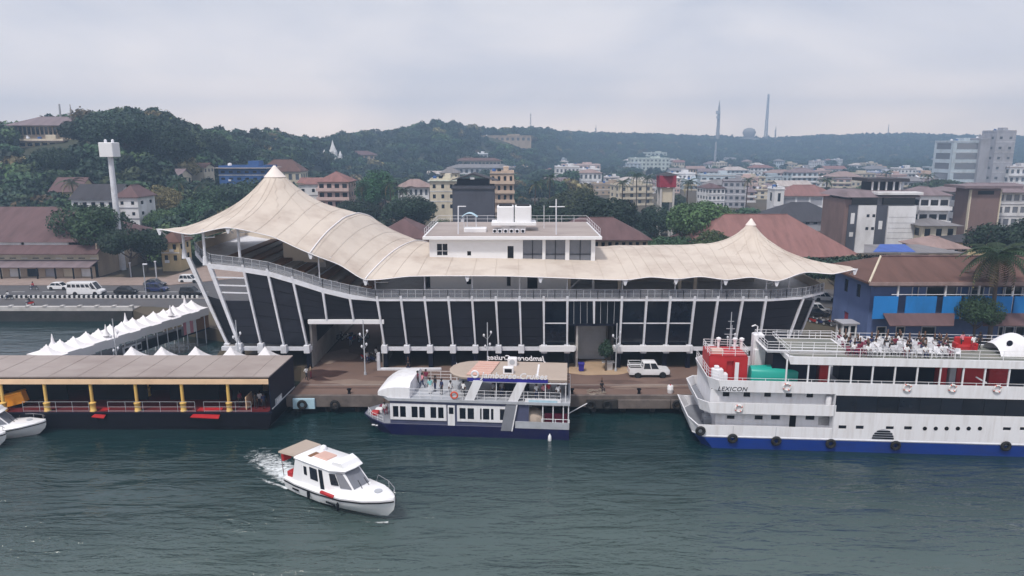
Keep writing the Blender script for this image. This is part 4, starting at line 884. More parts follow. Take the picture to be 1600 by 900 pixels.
# upper deck
xu0 = Jf.x(590,624); xu1 = JL+.05
jp('upper_deck', MB().prism([(xu0+1.2,-.15),(xu1,-.15),(xu1,JW+.15),(xu0+1.2,JW+.15),(xu0,JW-1.2),(xu0,1.2)], zf_, zf_+.28), 'grey_steel')
zd = zf_+.28
# white rounded fairing at the front of the upper deck
secs = []
for k in range(8):
    f = k/7; x = xu0-.15+f*3.6; h = 1.55*math.sin(math.pi/2*min(1,f*1.35+.12))**.7; w2 = JW/2*(.78+.22*min(1,f*2)); cy = JW/2
    secs.append([(x,cy-w2,zd),(x,cy-w2,zd+h*.75),(x,cy-w2*.8,zd+h),(x,cy+w2*.8,zd+h),(x,cy+w2,zd+h*.75),(x,cy+w2,zd)])
jp('nose_fairing', MB().loft(secs), 'ship_white', smooth=45)
jp('upper_rail', rail_line([(xu0+3.4,0,zd),(Jf.x(876,625),0,zd)], 1.05, .025, 1.1), 'ship_white'); jp('upper_rail', rail_line([(xu0+3.4,JW,zd),(xu1,JW,zd),(xu1,0,zd)], 1.05, .025, 1.1), 'ship_white')
# roof with rounded front
zr = Jf.z(760,594,.2); xr0, xr1 = Jf.x(697,590,.5), Jf.x(886,598,.2)
def rout(x0, x1, y0, y1, n=9): return [(x1,y0),(x1,y1)] + [(x0+2.6-2.6*math.sin(t), (y0+y1)/2+(y1-y0)/2*math.cos(t)) for t in [math.pi*k/(n-1) for k in range(n)]]
rf = jp('roof', MB().loft([[(x,y,zr) for x, y in rout(xr0,xr1,.2,JW)], [(x,y,zr+.22) for x, y in rout(xr0-.05,xr1,.15,JW+.05)], [(x,y,zr+.3) for x, y in rout(xr0+.2,xr1,.35,JW-.15)]]), 'boat_roof')
xq = Jf.x(856,594,.1)
part('blue_band', MB().box(xr0+2.3, xq, .05, .14, zr-.1, zr+.26), 'blue_band', rf); part('edge_trim', MB().box(xr0+2.5, xr1+.02, .13, .16, zr-.22, zr-.1), 'ship_white', rf)
x0, x1 = Jf.x(733,575,1), Jf.x(770,575,1); ps = part('pink_roof_sheet', MB().slab([(x0-.25,.7,zr+.34),(x1-.3,.7,zr+.34),(x1+.3,JW-.6,zr+.34),(x0+.5,JW-.6,zr+.34)], (0,0,.08)), 'pink_sheet', rf)
for k in range(6): f = (k+.5)/6; jp('sheet_rib', MB().bar((x0-.25+.75*f,.7+(JW-1.3)*f,zr+.45), (x1-.3+.6*f,.7+(JW-1.3)*f,zr+.45), .12, .06), 'pink_sheet')
part('white_strip', MB().box(Jf.x(838,580,1), Jf.x(841,580,1), .5, JW-1, zr+.3, zr+.34), 'ship_white', rf)
tm = text_mesh('Jamboree-Cruises', .88, .06, .22, bold=.012); lx = Jf.x(752,590,.1)
wdt = max(v.co.x for v in tm.vertices)-min(v.co.x for v in tm.vertices); sc = (Jf.x(857,590,.1)-lx)/wdt
sg = part('sign_lettering', tm, 'ship_white', JB, label='white script sign reading Jamboree-Cruises'); sg.location = (lx, .0, zr+.30); sg.scale = (sc,1,1)
sg2 = part('sign_lettering', tm, 'ship_white', JB, label='far side sign lettering seen from behind'); sg2.location = (lx+wdt*sc-.6, JW+.05, zr+.4); sg2.scale = (sc*.94,1,.9); sg2.rotation_euler = (0,0,math.pi)
part('sign_frame', MB().box(lx-.2, lx+wdt*sc+.1, .02, .1, zr+.24, zr+.32), 'blue_band', sg) if False else None
em = part('sign_emblem', MB().torus((Jf.x(742,581,.1),.08,zr+.65), .34, .1, 16, 6, 'y'), 'ship_white', JB)
acx = Jf.x(800,570,4); ac = thing('roof_ac_unit', 'white boxy air conditioner on the cruise boat roof', 'air conditioner', Jf.w(acx,4.6,zr+.3), Jf.yaw)
part('casing', MB().bbox(-.5,.5,-.4,.4,0,.85,.05), 'ship_white', ac); part('fan', MB().lathe([(.3,-.43),(.3,-.405)], (0,0,.45), 14, 'y'), 'grey_steel', ac)
acx = Jf.x(794,580,1.5); vb = thing('roof_vent_box', 'white box with dark opening behind the sign on the cruise boat roof', 'vent', Jf.w(acx,1.8,zr+.3), Jf.yaw)
part('casing', MB().bbox(-.55,.55,-.3,.3,0,.7,.05), 'ship_white', vb); part('opening', MB().box(-.38,.38,-.32,-.302,.15,.55), 'dark', vb)
# slanted struts
def strut(ut, vt, ub, vb, wd2, m, y=-.02): 
    a = Jf.lp(ut, vt); b = Jf.lp(ub, vb); mb = MB().slab([(a[0]-wd2/2,y,a[1]),(a[0]+wd2/2,y,a[1]),(b[0]+wd2/2,y,b[1]),(b[0]-wd2/2,y,b[1])], (0,.1,0)); return jp('slanted_strut', mb, m)
strut(747,594.5,733,625.5,1.0,'ship_white'); s2 = strut(815.5,598,799,632,1.0,'ship_white'); strut(799,632,791,673,1.15,'deck_grey', -.06)
a, b = Jf.lp(808,632), Jf.lp(800,673); jp('strut_edge', MB().bar((a[0],-.1,a[1]), (b[0],-.1,b[1]), .12), 'ship_white')
for u in (700,745,775,818,852,884):
    x = Jf.x(u,610); jp('roof_post', MB().tube([(x,.3 if u > 720 else 2,zd),(x,.3 if u > 720 else 2,zr)], .05, 6), 'ship_white'); jp('roof_post', MB().tube([(x,JW-.2,zd),(x,JW-.2,zr)], .05, 6), 'ship_white')
jp('bar_counter', MB().bbox(xr0+4.5, xr0+8.5, 3.2, 4.4, zd, zd+1.6, .04), 'dark_navy'); jp('rear_partition', MB().box(JL-.25, JL-.15, 2.2, JW, zd, zr), 'dark_navy'); jp('side_screen', MB().box(xr0+.5, Jf.x(745,605), JW-.3, JW-.22, zd, zr-.1), 'glass_grey')
bn = jp('banner', MB().box(Jf.x(820.5,627), Jf.x(876,627), -.1, -.06, Jf.z(848,633), Jf.z(848,623)), 'ship_white'); part('banner_print', MB().box(Jf.x(826,627), Jf.x(871,627), -.115, -.105, Jf.z(848,631.5), Jf.z(848,625)), 'light_blue', bn)
# stern well
jp('stern_bulwark', MB().box(xst-.2, JL, -.02, .1, zh, Jf.z(850,660)), 'grey_steel'); jp('stern_wall', MB().box(xst+1.1, xst+1.2, .2, JW-.2, zh, zf_), 'grey_steel'); jp('stern_floor', MB().box(xst, JL-.05, .1, JW-.1, zh, zh+.06), 'deck_grey')
secs = []
for k in range(9):
    f = k/8; x = Jf.x(814,655,.6)+f*2.45; h = 1.25*math.sin(math.pi*min(.98,max(.02,f*.95+.03)))**.45
    secs.append([(x,.4,zh+.3),(x,.4,zh+.3+h*.7),(x,.8,zh+.3+h),(x,2.2,zh+.3+h),(x,2.6,zh+.3+h*.7),(x,2.6,zh+.3)])
jp('covered_dinghy', MB().loft(secs), 'boat_roof', smooth=50)
for u0, u1 in ((851,862),(866,878),(881,886)): jp('curtain', MB().box(Jf.x(u0,652,1.2), Jf.x(u1,652,1.2), 1.2, 1.26, Jf.z(865,663,1.2), Jf.z(865,646,1.2)), 'cloth_maroon')
for u in (848,864,880,888): jp('stern_post', MB().tube([(Jf.x(u,655),.05,zh+.6),(Jf.x(u,655),.05,zf_)], .06, 6), 'ship_white')
jp('stern_rail', rail_line([(Jf.x(846,660),.05,Jf.z(850,660)),(JL,.05,Jf.z(850,660))], .35, .04, 1.4, (1.0,)), 'ship_white')
jp('mooring_pole', MB().tube([(JL-.1,3,zh+.6),(JL+1.9,3.6,zh+1.6)], .05, 5), 'white_steel')
x, z = Jf.lp(859,684); jp('hanging_fender', MB().lathe([(.04,.55),(.07,.45),(.17,.3),(.19,-.2),(.1,-.42)], (x,-.25,z), 10), 'ship_white', smooth=60)
for u, v, w2 in ((571,665,.35),(577,666,.25)): x, z = Jf.lp(u, v); jp('hull_mark', MB().box(x+.6, x+.6+w2, .25, .32, z-.05, z+.07), 'ship_white')
for k, (u, v) in enumerate(((575,648),(580,645),(566,652))): x, z = Jf.lp(u,v,1.5+k); jp('deck_box', MB().bbox(max(1.2,x)-.3+k*.2, max(1.2,x)+.5+k*.2, 1.6+k*.9, 2.3+k*.9, zh+.06, zh+.65, .06), ('red_paint','ship_white','cloth_maroon')[k])
jp('bow_rail', rail_line([(.5,2.1,zh+.3),(1.3,.8,zh+.2),(2.6,.2,zh+.05)], .7, .025, .9, (1.0,.5)), 'ship_white')
life_ring('orange life ring on the upper rail of the cruise boat', Jf.w(Jf.x(710,617),-.1,Jf.z(710,617)), Jf.yaw, 'life rings on the cruise boat', True)
ppl = [(653,590,3.8,'maroon','black'),(660,592,3.2,'pink','navy'),(666,590,4.4,'maroon','grey'),(672,604,1.6,'teal','white'),(680,600,2.4,'black','navy'),(690,602,1.4,'navy','black'),(704,606,.9,'white','grey'),(724,606,.9,'white','black'),(838,614,.8,'white','navy'),(849,614,.9,'pink','black'),(857,612,1.5,'red','grey'),(872,614,.8,'white','black'),(770,612,1.0,'grey','black'),(784,612,1.3,'grey','navy')]
PL = ['person in maroon at the front of the cruise boat upper deck','person in pink beside the one in maroon on the cruise boat','person in maroon and grey by the far rail of the cruise boat','person in a teal shirt near the rail of the cruise boat upper deck','person in black behind the teal shirt on the cruise boat','person in navy just right of the teal shirt on the cruise boat','person in white beside the orange life ring','person in white standing left of the first slanted white strut','leftmost person in white above the pale blue banner','person in pink above the pale blue banner','person in red above the pale blue banner','rightmost person in white above the pale blue banner','person in grey between the two slanted struts, left one','person in grey and navy between the two slanted struts, right one']
for (u, v, y, tp_, lg), lb in zip(ppl, PL): person(lb, Jf.w(Jf.x(u,610,y), y, zd), Jf.yaw + rnd.uniform(-1,1), 'stand' if y < 3 else 'walk', tp_, lg, 'people on the cruise boat')
person('person in white sitting on the bow of the cruise boat', Jf.w(2.2,2.4,zh+.25), .5, 'sit', 'white', 'maroon', 'people on the cruise boat')
# ------------------------------------------------------------------ cabin cruisers
def cruiser(label):
    T = thing('cabin_cruiser', label, 'motorboat', (0,0,0), 0, 'white cabin cruisers'); Lb = 10.2
    cp = lambda name, mb, m, parent=None, **k: part(name, mb, m, parent or T, **k)
    # hull sections: x, half beam at deck, deck z, half beam at chine, chine z, keel z
    S = [(0,1.45,1.0,1.35,.15,-.35),(1.5,1.6,1.0,1.45,.15,-.4),(4,1.68,1.08,1.45,.2,-.45),(6.5,1.6,1.22,1.25,.3,-.42),(8.3,1.22,1.36,.8,.5,-.25),(9.5,.66,1.47,.35,.75,.1),(10.1,.22,1.52,.1,1.1,.7),(10.25,.05,1.54,.03,1.3,1.1)]
    mb = MB().loft([[(x,-d,zd_),(x,-(d*.75+c*.25)-.02,zd_*.6+zc*.4),(x,-c,zc),(x,0,zk),(x,c,zc),(x,(d*.75+c*.25)+.02,zd_*.6+zc*.4),(x,d,zd_)] for x, d, zd_, c, zc, zk in S]); cp('hull', mb, 'gelcoat', smooth=35)
    for s in (-1,1): cp('rub_rail', MB().tube([(x+.02,s*(d*.97+c*.03+.02),zd_-.16) for x, d, zd_, c, zc, zk in S], .05, 6), 'dark', smooth=True)
    mb = MB().loft([[(x,-d*.98,zd_),(x,-d*.8,zd_+.12+(.14 if 6 < x < 9 else 0)),(x,0,zd_+.16+(.22 if 6 < x < 9 else 0)),(x,d*.8,zd_+.12+(.14 if 6 < x < 9 else 0)),(x,d*.98,zd_)] for x, d, zd_, c, zc, zk in S]); cp('deck', mb, 'gelcoat', smooth=40)
    # cabin: lower walls lean in, long raked windscreen
    zb_, zt = 1.05, 2.75
    lowr = [(1.7,-1.32),(5.3,-1.36),(7.6,-.78),(7.6,.78),(5.3,1.36),(1.7,1.32)]; upr = [(1.5,-1.15),(4.9,-1.18),(5.9,-.72),(5.9,.72),(4.9,1.18),(1.5,1.15)]
    cab = cp('cabin', MB().loft([[(x,y,zb_) for x, y in lowr], [(x,y,zt) for x, y in upr]]), 'gelcoat', smooth=25)
    def pane(i, j, a0, a1, h0, h1, name='window', m='glass', out=.03):
        l0, l1, u0, u1 = [Vector((*q, z)) for q, z in ((lowr[i],zb_),(lowr[j],zb_),(upr[i],zt),(upr[j],zt))]
        f = lambda a, h: lerp(lerp(l0,l1,a), lerp(u0,u1,a), h); n = (l1-l0).cross(u0-l0).normalized()
        return part(name, MB().slab([f(a0,h0)+n*.004, f(a1,h0)+n*.004, f(a1+(-.04 if m == 'glass_grey' else 0),h1)+n*.004, f(a0+(.04 if m == 'glass_grey' else 0),h1)+n*.004], n*out), m, cab)
    for i, j, fl in ((0,1,0),(4,5,1)):
        g_ = (lambda a: a) if not fl else (lambda a: 1-a)
        for a0, a1, h0, h1, nm in ((.40,.64,.36,.86,'window'),(.70,.82,.05,.9,'side_door'),(.20,.29,.45,.8,'window')): pane(i, j, *sorted((g_(a0),g_(a1))), h0, h1, nm)
    pane(1, 2, .08, .42, .42, .86); pane(3, 4, .58, .92, .42, .86)
    pane(1, 2, .46, .95, .34, .90, 'windscreen', 'glass_grey'); pane(2, 3, .04, .96, .34, .90, 'windscreen', 'glass_grey'); pane(3, 4, .05, .54, .34, .90, 'windscreen', 'glass_grey')
    part('wiper', MB().tube([(7.55,-.3,1.5),(6.9,-.2,2.1)], .025, 5).tube([(7.45,.4,1.5),(6.9,.35,2.1)], .025, 5), 'dark', cab)
    # roof with hatch, brow and arch
    ro = [(1.2,-1.25),(5.2,-1.28),(6.3,-.8),(6.4,0),(6.3,.8),(5.2,1.28),(1.2,1.25)]
    rf_ = cp('roof', MB().loft([[(x,y,zt) for x, y in ro], [(x*1.0+.05,y*1.03,zt+.08) for x, y in ro], [(x-.1*(x>5),y*.9,zt+.2) for x, y in ro]]), 'gelcoat', smooth=40)
    part('roof_hatch', MB().bbox(2.6,4.0,-.5,.5,zt+.2,zt+.3,.05), 'pink_sheet', rf_); part('hatch_lid', MB().bbox(2.1,2.5,-.7,.1,zt+.2,zt+.25,.03), 'wood', rf_)
    part('roof_brow', MB().loft([[(4.9,y,zt+.18),(5.2,y,zt+.55),(5.9,y*.8,zt+.5),(6.2,y*.8,zt+.12)] for y in (-.9,-.3,.3,.9)]), 'gelcoat', rf_, smooth=30)
    part('radar_dome', MB().lathe([(.22,0),(.26,.1),(.2,.28),(.05,.36)], (2.2,.7,zt+.2), 12), 'gelcoat', rf_, smooth=60)
    aw = cp('aft_awning', MB().loft([[(-.6,-1.3,zt+.05),(-.6,1.3,zt+.05),(-.6,1.25,zt+.16),(-.6,-1.25,zt+.16)], [(1.3,-1.2,zt+.12),(1.3,1.2,zt+.12),(1.3,1.15,zt+.24),(1.3,-1.15,zt+.24)]]), 'boat_roof')
    for y in (-1.2, 1.2): cp('awning_post', MB().tube([(-.3,y,1.0),(-.45,y,zt+.05)], .035, 6), 'chrome')
    for s in (-1,1): cp('side_wing', MB().slab([(.9,s*1.34,1.05),(2.0,s*1.34,1.05),(2.0,s*1.2,zt),(1.3,s*1.2,zt)], (0,-s*.06,0)), 'gelcoat')
    cp('stern_bench', MB().bbox(.1,.7,-1.2,1.2,1.0,1.5,.06), 'red_paint'); cp('red_life_jackets', MB().bbox(-.35,-.1,-1.25,-.5,zt-.55,zt,.05), 'red_paint')
    cp('side_step', MB().bbox(4.5,5.9,-1.72,-1.5,1.12,1.28,.04), 'red_paint'); cp('deck_hatch', MB().lathe([(.28,0),(.28,.06)], (8.7,0,1.68), 12), 'grey_steel')
    cp('bow_rail', MB().tube([(6.9,1.45,1.3),(7.1,1.5,1.85),(8.6,1.1,1.95),(9.8,.5,2.0),(10.2,0,2.0)], .03, 6).tube([(8.6,1.1,1.45),(8.6,1.1,1.95)], .025, 5).tube([(9.8,.5,1.5),(9.8,.5,2.0)], .025, 5), 'chrome', smooth=40)
    for x in (3.2, 6.4): cp('side_fender', MB().lathe([(.04,.3),(.1,.2),(.1,-.25),(.04,-.32)], (x,-1.72,.65), 8), 'dark', smooth=60)
    for x0, x1 in ((1.2,1.9),(5.0,6.0)): cp('hull_lettering', MB().box(x0,x1,-1.63,-1.585,.5,.62), 'dark')
    for y in (-.5,.5): cp('outboard_motor', MB().bbox(-.55,-.02,y-.2,y+.2,.3,1.15,.08), 'dark')
    return T
C1 = cruiser('white cabin cruiser under way with a foaming wake in the foreground')
cn_, bw_ = G(446,746,1.1), G(618,789,1.7); ln = (bw_-cn_).xy.length; off = math.asin(1.6/ln); hd = math.atan2(bw_.y-cn_.y, bw_.x-cn_.x) - off; CS = math.sqrt(ln*ln-1.6*1.6)/10.25
dirv = Vector((math.cos(hd), math.sin(hd), 0)); side_ = Vector((-dirv.y, dirv.x, 0)); o0 = Vector((cn_.x, cn_.y, 0)) + side_*1.6
place(C1, (o0.x, o0.y, -.05), hd, s=CS); C1.rotation_euler = (R(1.0), R(-2.0), hd)
C2 = ctree(C1); bw = G(70.6,656.5,1.54); h2 = R(9); place(C2, (bw.x-10.2*math.cos(h2), bw.y-10.2*math.sin(h2), 0), h2, 'white cabin cruiser with its bow showing beside the floating jetty', s=1.0); C2.rotation_euler = (0,0,h2)
C3 = ctree(C1); bw = G(8,676,1.5); h2 = R(12); place(C3, (bw.x-10.2*math.cos(h2), bw.y-10.2*math.sin(h2), 0), h2, 'white boat bow tip just entering at the left edge of the picture', s=1.0); C3.rotation_euler = (0,0,h2)
# wake
fm = bpy.data.materials.new('foam'); fm.use_nodes = True; t = fm.node_tree; b_ = t.nodes['Principled BSDF']; b_.inputs['Base Color'].default_value = (.72,.76,.78,1); b_.inputs['Roughness'].default_value = .7
ge = t.nodes.new('ShaderNodeNewGeometry'); mp_ = t.nodes.new('ShaderNodeMapping'); mp_.inputs['Scale'].default_value = (.8,1.3,1); nz_ = t.nodes.new('ShaderNodeTexNoise'); nz_.inputs['Scale'].default_value = 1.6; nz_.inputs['Detail'].default_value = 8; nz_.inputs['Roughness'].default_value = .68; nz_.inputs['Distortion'].default_value = 1.2
at = t.nodes.new('ShaderNodeAttribute'); at.attribute_name = 'foam'; ad = t.nodes.new('ShaderNodeMath'); ad.operation = 'ADD'; mr_ = t.nodes.new('ShaderNodeMapRange'); mr_.inputs[1].default_value = .92; mr_.inputs[2].default_value = 1.22
t.links.new(ge.outputs['Position'], mp_.inputs[0]); t.links.new(mp_.outputs[0], nz_.inputs[0]); t.links.new(nz_.outputs[0], ad.inputs[0]); t.links.new(at.outputs['Fac'], ad.inputs[1]); t.links.new(ad.outputs[0], mr_.inputs[0]); t.links.new(mr_.outputs[0], b_.inputs['Alpha']); M['foam'] = fm
mb = MB(); vals = []
def foam_strip(pts, w0, w1, i0, i1, n=30, mcr=8):
    o = len(mb.v); pts = [Vector(p) for p in pts]
    for k in range(n+1):
        f = k/n; s = f*(len(pts)-1); i = min(int(s), len(pts)-2); p = lerp(pts[i], pts[i+1], s-i); d = (pts[i+1]-pts[i]).normalized(); nrm = Vector((-d.y, d.x, 0)); wv = w0+(w1-w0)*f
        for j in range(mcr+1):
            q = (j/mcr-.5); mb.v.append(tuple(p + nrm*q*wv + Vector((0,0,.03+.07*math.cos(q*math.pi)*(1-f)))))
            vals.append((i0+(i1-i0)*f)*(1-(2*abs(q))**2.2))
    for k in range(n):
        for j in range(mcr): a_ = o+k*(mcr+1)+j; mb.f.append((a_,a_+1,a_+mcr+2,a_+mcr+1)); mb.m.append(0)
loc_ = lambda x, y: Vector((o0.x,o0.y,0)) + (dirv*x + side_*y)*CS
foam_strip([loc_(.4,0), loc_(-3,.3), loc_(-8,1.0)], 3.4, 6.0, .92, .40)
foam_strip([loc_(.6,1.4), loc_(-2.0,2.0), loc_(-5.0,3.0)], .9, 1.9, .80, .42)
foam_strip([loc_(.2,-1.3), loc_(-2,-1.5), loc_(-4,-1.6)], .6, 1.0, .72, .36)
foam_strip([loc_(9.7,-.2), loc_(8.8,-.9), loc_(7.6,-1.45)], .5, .4, .62, .25)
me = mb.mesh('wake', smooth=True, recalc=False); at_ = me.attributes.new('foam', 'FLOAT', 'POINT'); at_.data.foreach_set('value', vals); me.materials.append(fm)
solo('wake', me, None, 'white foam wake trailing behind the cabin cruiser', 'wake', kind='stuff')
# ------------------------------------------------------------------ floating jetty on the left
px1 = -25.8; PZ = 5.85; FJ = thing('floating_jetty', 'black hulled floating jetty with long beige roof and yellow columns at the left', 'jetty', (-45, 71.5, 0))
jj = lambda name, mb, m, parent=None, **k: part(name, mb, m, parent or FJ, wd=True, **k)
jj('hull', MB().loft([[(-72,71.6,-1),(px1-1.2,71.6,-1),(px1-1.2,79,-1),(-72,79,-1)], [(-72,71.4,.4),(px1-.3,71.4,.4),(px1-.1,79,.4),(-72,79,.4)], [(-72,71.3,1.9),(px1,71.3,1.9),(px1+.2,79.1,1.9),(-72,79.1,1.9)]]), 'black_hull')
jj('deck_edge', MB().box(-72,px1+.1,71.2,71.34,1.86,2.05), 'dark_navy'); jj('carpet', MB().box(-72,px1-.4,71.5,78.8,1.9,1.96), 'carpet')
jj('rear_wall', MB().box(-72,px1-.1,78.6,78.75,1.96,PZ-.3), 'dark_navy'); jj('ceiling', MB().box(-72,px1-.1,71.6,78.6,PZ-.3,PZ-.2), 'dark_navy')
for xa_, xb_ in ((-70,-58.5),(-56.5,-50),(-47.5,-41),(-38.5,-33),(-31.5,-28)): jj('shade_panel', MB().box(xa_,xb_,75.3,75.4,1.96,PZ-.3), 'dark')  # dark panels added to deepen the shade under the jetty roof
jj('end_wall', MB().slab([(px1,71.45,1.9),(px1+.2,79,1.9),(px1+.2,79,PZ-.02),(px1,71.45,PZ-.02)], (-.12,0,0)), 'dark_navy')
rfj = jj('roof', MB().slab([(-72,71.5,PZ),(px1-.05,71.5,PZ),(px1+.2,79.05,PZ+.06),(-72,79.05,PZ+.06)], (0,0,.12)), 'roof_sheet')
for k in range(15): x = -71+k*3.1; part('roof_seam', MB().bar((x,71.5,PZ+.13), (x,79.0,PZ+.19), .05, .04), 'roof_sheet', rfj, wd=True)
jj('fascia_shadow_gap', MB().box(-72,px1-.1,71.52,71.6,PZ-.16,PZ-.002), 'dark'); jj('fascia', MB().bbox(-72,px1-.12,71.42,71.52,PZ-.72,PZ-.16,.02), 'cream_fascia')
for k, u in enumerate((70,142,212,284,356,428)):
    pass
colx = [Xu(u,620,71.6) for u in (2,70,142,212,284,356)]
def jcol(x, y): 
    c = jj('column', MB().tube([(x,y,2.0),(x,y,PZ-.3)], .17, 10), 'yellow_col', smooth=40)
    part('column_base', MB().lathe([(.36,0),(.36,.1),(.3,.16),(.3,.8),(.36,.86),(.36,.96),(.2,1.05)], (x,y,2.0), 8), 'yellow_col', c, wd=True, smooth=50)
for x in colx: jcol(x, 71.75)
for u in (163,232,370): jcol(Xu(u,625,76.5), 76.5)
def jrail(u0, u1): jj('railing', rail_line([(Xu(u0,630,71.45),71.45,2.0),(Xu(u1,630,71.45),71.45,2.0)], 1.15, .025, 1.7, (1.0,.5,.1)), 'grey_steel')
jrail(35,138); jrail(168,304); jrail(318,392)
for u0, u1, y in ((144,163,71.0),(298,342,70.9)): x0, x1 = Xu(u0,640,y), Xu(u1,640,y); jj('red_gangplank', MB().slab([(x0,y-.3,1.7),(x1,y-.3,1.55),(x1-.3,72.6,2.0),(x0+.2,72.6,2.0)], (0,0,.06)), 'red_paint')
for u in (197,323): x = Xu(u,600,72.5); jj('hanging_lamp', MB().lathe([(.05,.4),(.12,.3),(.24,0),(.16,-.12)], (x,72.5,PZ-.95), 10), 'orange_yellow', smooth=50)
lt = text_mesh('FJ', .01, .01); bpy.data.meshes.remove(lt)
jj('end_board', MB().slab([(px1+.04,72.6,2.2),(px1+.1,74.6,2.2),(px1+.1,74.6,3.0),(px1+.04,72.6,3.0)], (.05,0,0)), 'grey_steel'); jj('end_rail', MB().tube([(px1+.1,71.5,2.35),(px1+.35,78.5,2.35)], .06, 6), 'grey_steel')
for y in (73.0,73.5,74.0): jj('board_mark', MB().box(px1+.13, px1+.16, y, y+.3, 2.35, 2.85), 'ship_white')
jj('partition', MB().box(Xu(388,620,73)-.05, Xu(388,620,73)+.05, 72.2, 74.0, 1.96, 3.4), 'cream_fascia'); jj('inner_panel', MB().box(Xu(384,600,78),px1-.5,78.3,78.5,1.96,5.3), 'cream_fascia')
cr_ = thing('orange_crate', 'bright orange tilted life raft box under the jetty roof', 'box', P(25,622,73.2)+Vector((0,0,-.65)), R(12)); part('box', MB().bbox(-1.15,1.15,-.5,.5,0,1.15,.06), 'orange_yellow', cr_); part('lid', MB().bbox(-1.2,1.2,-.54,.54,1.15,1.3,.04), 'orange_yellow', cr_); cr_.rotation_euler = (0, R(-14), R(8))
bd = jj('crate_stand', MB().box(Xu(12,640,73.2), Xu(38,640,73.2), 72.8, 73.6, 1.96, P(25,622,73.2).z-.8), 'dark_navy')
for k, (u, tp_, lb) in enumerate(((400,'black','person in black near the right end of the floating jetty'),(407,'white','person in white leaning on the rail at the right end of the jetty'),(413,'navy','person in navy in the corner at the right end of the jetty'),(376,'maroon','person in maroon under the jetty roof by a rear column'))):
    p = P(u,640,72.6+.6*(k%2)); person(lb, (p.x,p.y,1.97), R(-10+25*k), 'stand', tp_, 'black', 'people on the floating jetty')
# ------------------------------------------------------------------ peaked tents
def tent_mesh(w2, d2, h, n=10, edge=.25):
    mb = MB()
    def f(i, j):
        a, b = 2*i-1, 2*j-1; r = max(abs(a), abs(b)); t = 1-r
        z = h*(t**2.2*.95) + .05*h*(1-abs(a)**2)*(1-abs(b)**2)
        return (a*w2, b*d2, z)
    mb.grid(f, n*2, n*2)
    for s in (-1,1): mb.slab([(-w2,s*d2,0),(w2,s*d2,0),(w2,s*d2,-edge),(-w2,s*d2,-edge)], (0,.02,0)); mb.slab([(s*w2,-d2,0),(s*w2,d2,0),(s*w2,d2,-edge),(s*w2,-d2,-edge)], (.02,0,0))
    return mb
tm_ = tent_mesh(2.35, 2.0, 1.75).mesh('tent_roof', smooth=30); tm_.materials.append(M['fabric_white'])
for k, (u, ll) in enumerate(((205,'leftmost'),(252,'second from the left'),(305,'third from the left'),(360,'fourth from the left'),(414,'rightmost'))):
    top = P(u, 541, 82.0); b0 = Vector((top.x, 82.0, top.z-1.75)); T = thing('peaked_tent', f'white peaked tent behind the jetty roof, {ll} of five', 'tent', (top.x, 82.0, 0.0), 0, 'white peaked tents behind the jetty'); q = part('tent_roof', tm_, None, T); q.location = (0,0,b0.z)
    for sx in (-2.2,2.2):
        for sy in (-1.9,1.9): part('pole', MB().tube([(sx,sy,-.6),(sx,sy,b0.z)], .05, 6), 'white_steel', T)
    fl_ = part('platform', MB().box(-2.35,2.35,-2.0,2.0,.3,.75), 'dark_navy', T)
GW = thing('covered_gangway', 'long covered gangway under a row of small white tent peaks', 'gangway', (-53, 95, 0))
ga, gb = Vector((-57.5,82.5,4.9)), Vector((-49.2,107.0,5.4)); dg_ = (gb-ga); nT = 14; ang = math.atan2(dg_.y, dg_.x)
tg = tent_mesh(dg_.length/nT/2, 2.3, 1.25, 8, 1.15).mesh('tent_roof', smooth=30); tg.materials.append(M['fabric_white'])
sidev = Vector((-dg_.y, dg_.x, 0)).normalized()
for k in range(nT):
    c = lerp(ga, gb, (k+.5)/nT); q = part('tent_roof', tg, None, GW); q.location = (c.x+53, c.y-95, c.z+(.12 if k % 2 else 0)); q.rotation_euler = (0,0,ang)
    for s in (-1,1): b = c + sidev*2.2*s; part('post', MB().tube([(b.x,b.y,0),(b.x,b.y,c.z-.1)], .07, 6), 'white_steel' , GW, wd=True)
    if k % 3 == 1: pk = c + sidev*1.3*(1 if k % 2 else -1); part('ventilation_peak', MB().lathe([(.5,0),(.2,.5),(.04,1.5)], (pk.x,pk.y,c.z+.4), 10), 'fabric_white', GW, wd=True, smooth=60)
fl = [ga-sidev*2.2, gb-sidev*2.2, gb+sidev*2.2, ga+sidev*2.2]; part('walkway', MB().slab([(p.x,p.y,2.1) for p in fl], (0,0,.25)), 'dark_navy', GW, wd=True)
for f0, f1, m_ in ((.38,.5,'white_steel'),(.5,.78,'dark'),(.9,1.0,'wood')):
    a, b = lerp(ga,gb,f0)-sidev*2.15, lerp(ga,gb,f1)-sidev*2.15; part('side_panel', MB().slab([(a.x,a.y,2.35),(b.x,b.y,2.35),(b.x,b.y,3.4 if m_ != 'wood' else 4.4),(a.x,a.y,3.4 if m_ != 'wood' else 4.4)], (-.05,0,0)), m_, GW, wd=True)
for k in range(4): a, b = [lerp(ga,gb,.80+.025*(k+q))-sidev*2.2 for q in (0,.9)]; part('curtain', MB().slab([(a.x,a.y,2.35),(b.x,b.y,2.35),(b.x,b.y,4.6),(a.x,a.y,4.6)], (-.05,0,0)), 'cloth_white' if k % 2 else 'cloth_pink', GW, wd=True)
for f0 in (.40,.44,.48): a = lerp(ga,gb,f0)-sidev*2.25; part('panel_opening', MB().box(a.x-.04,a.x+.1,a.y-.35,a.y+.35,2.6,3.2), 'dark', GW, wd=True)
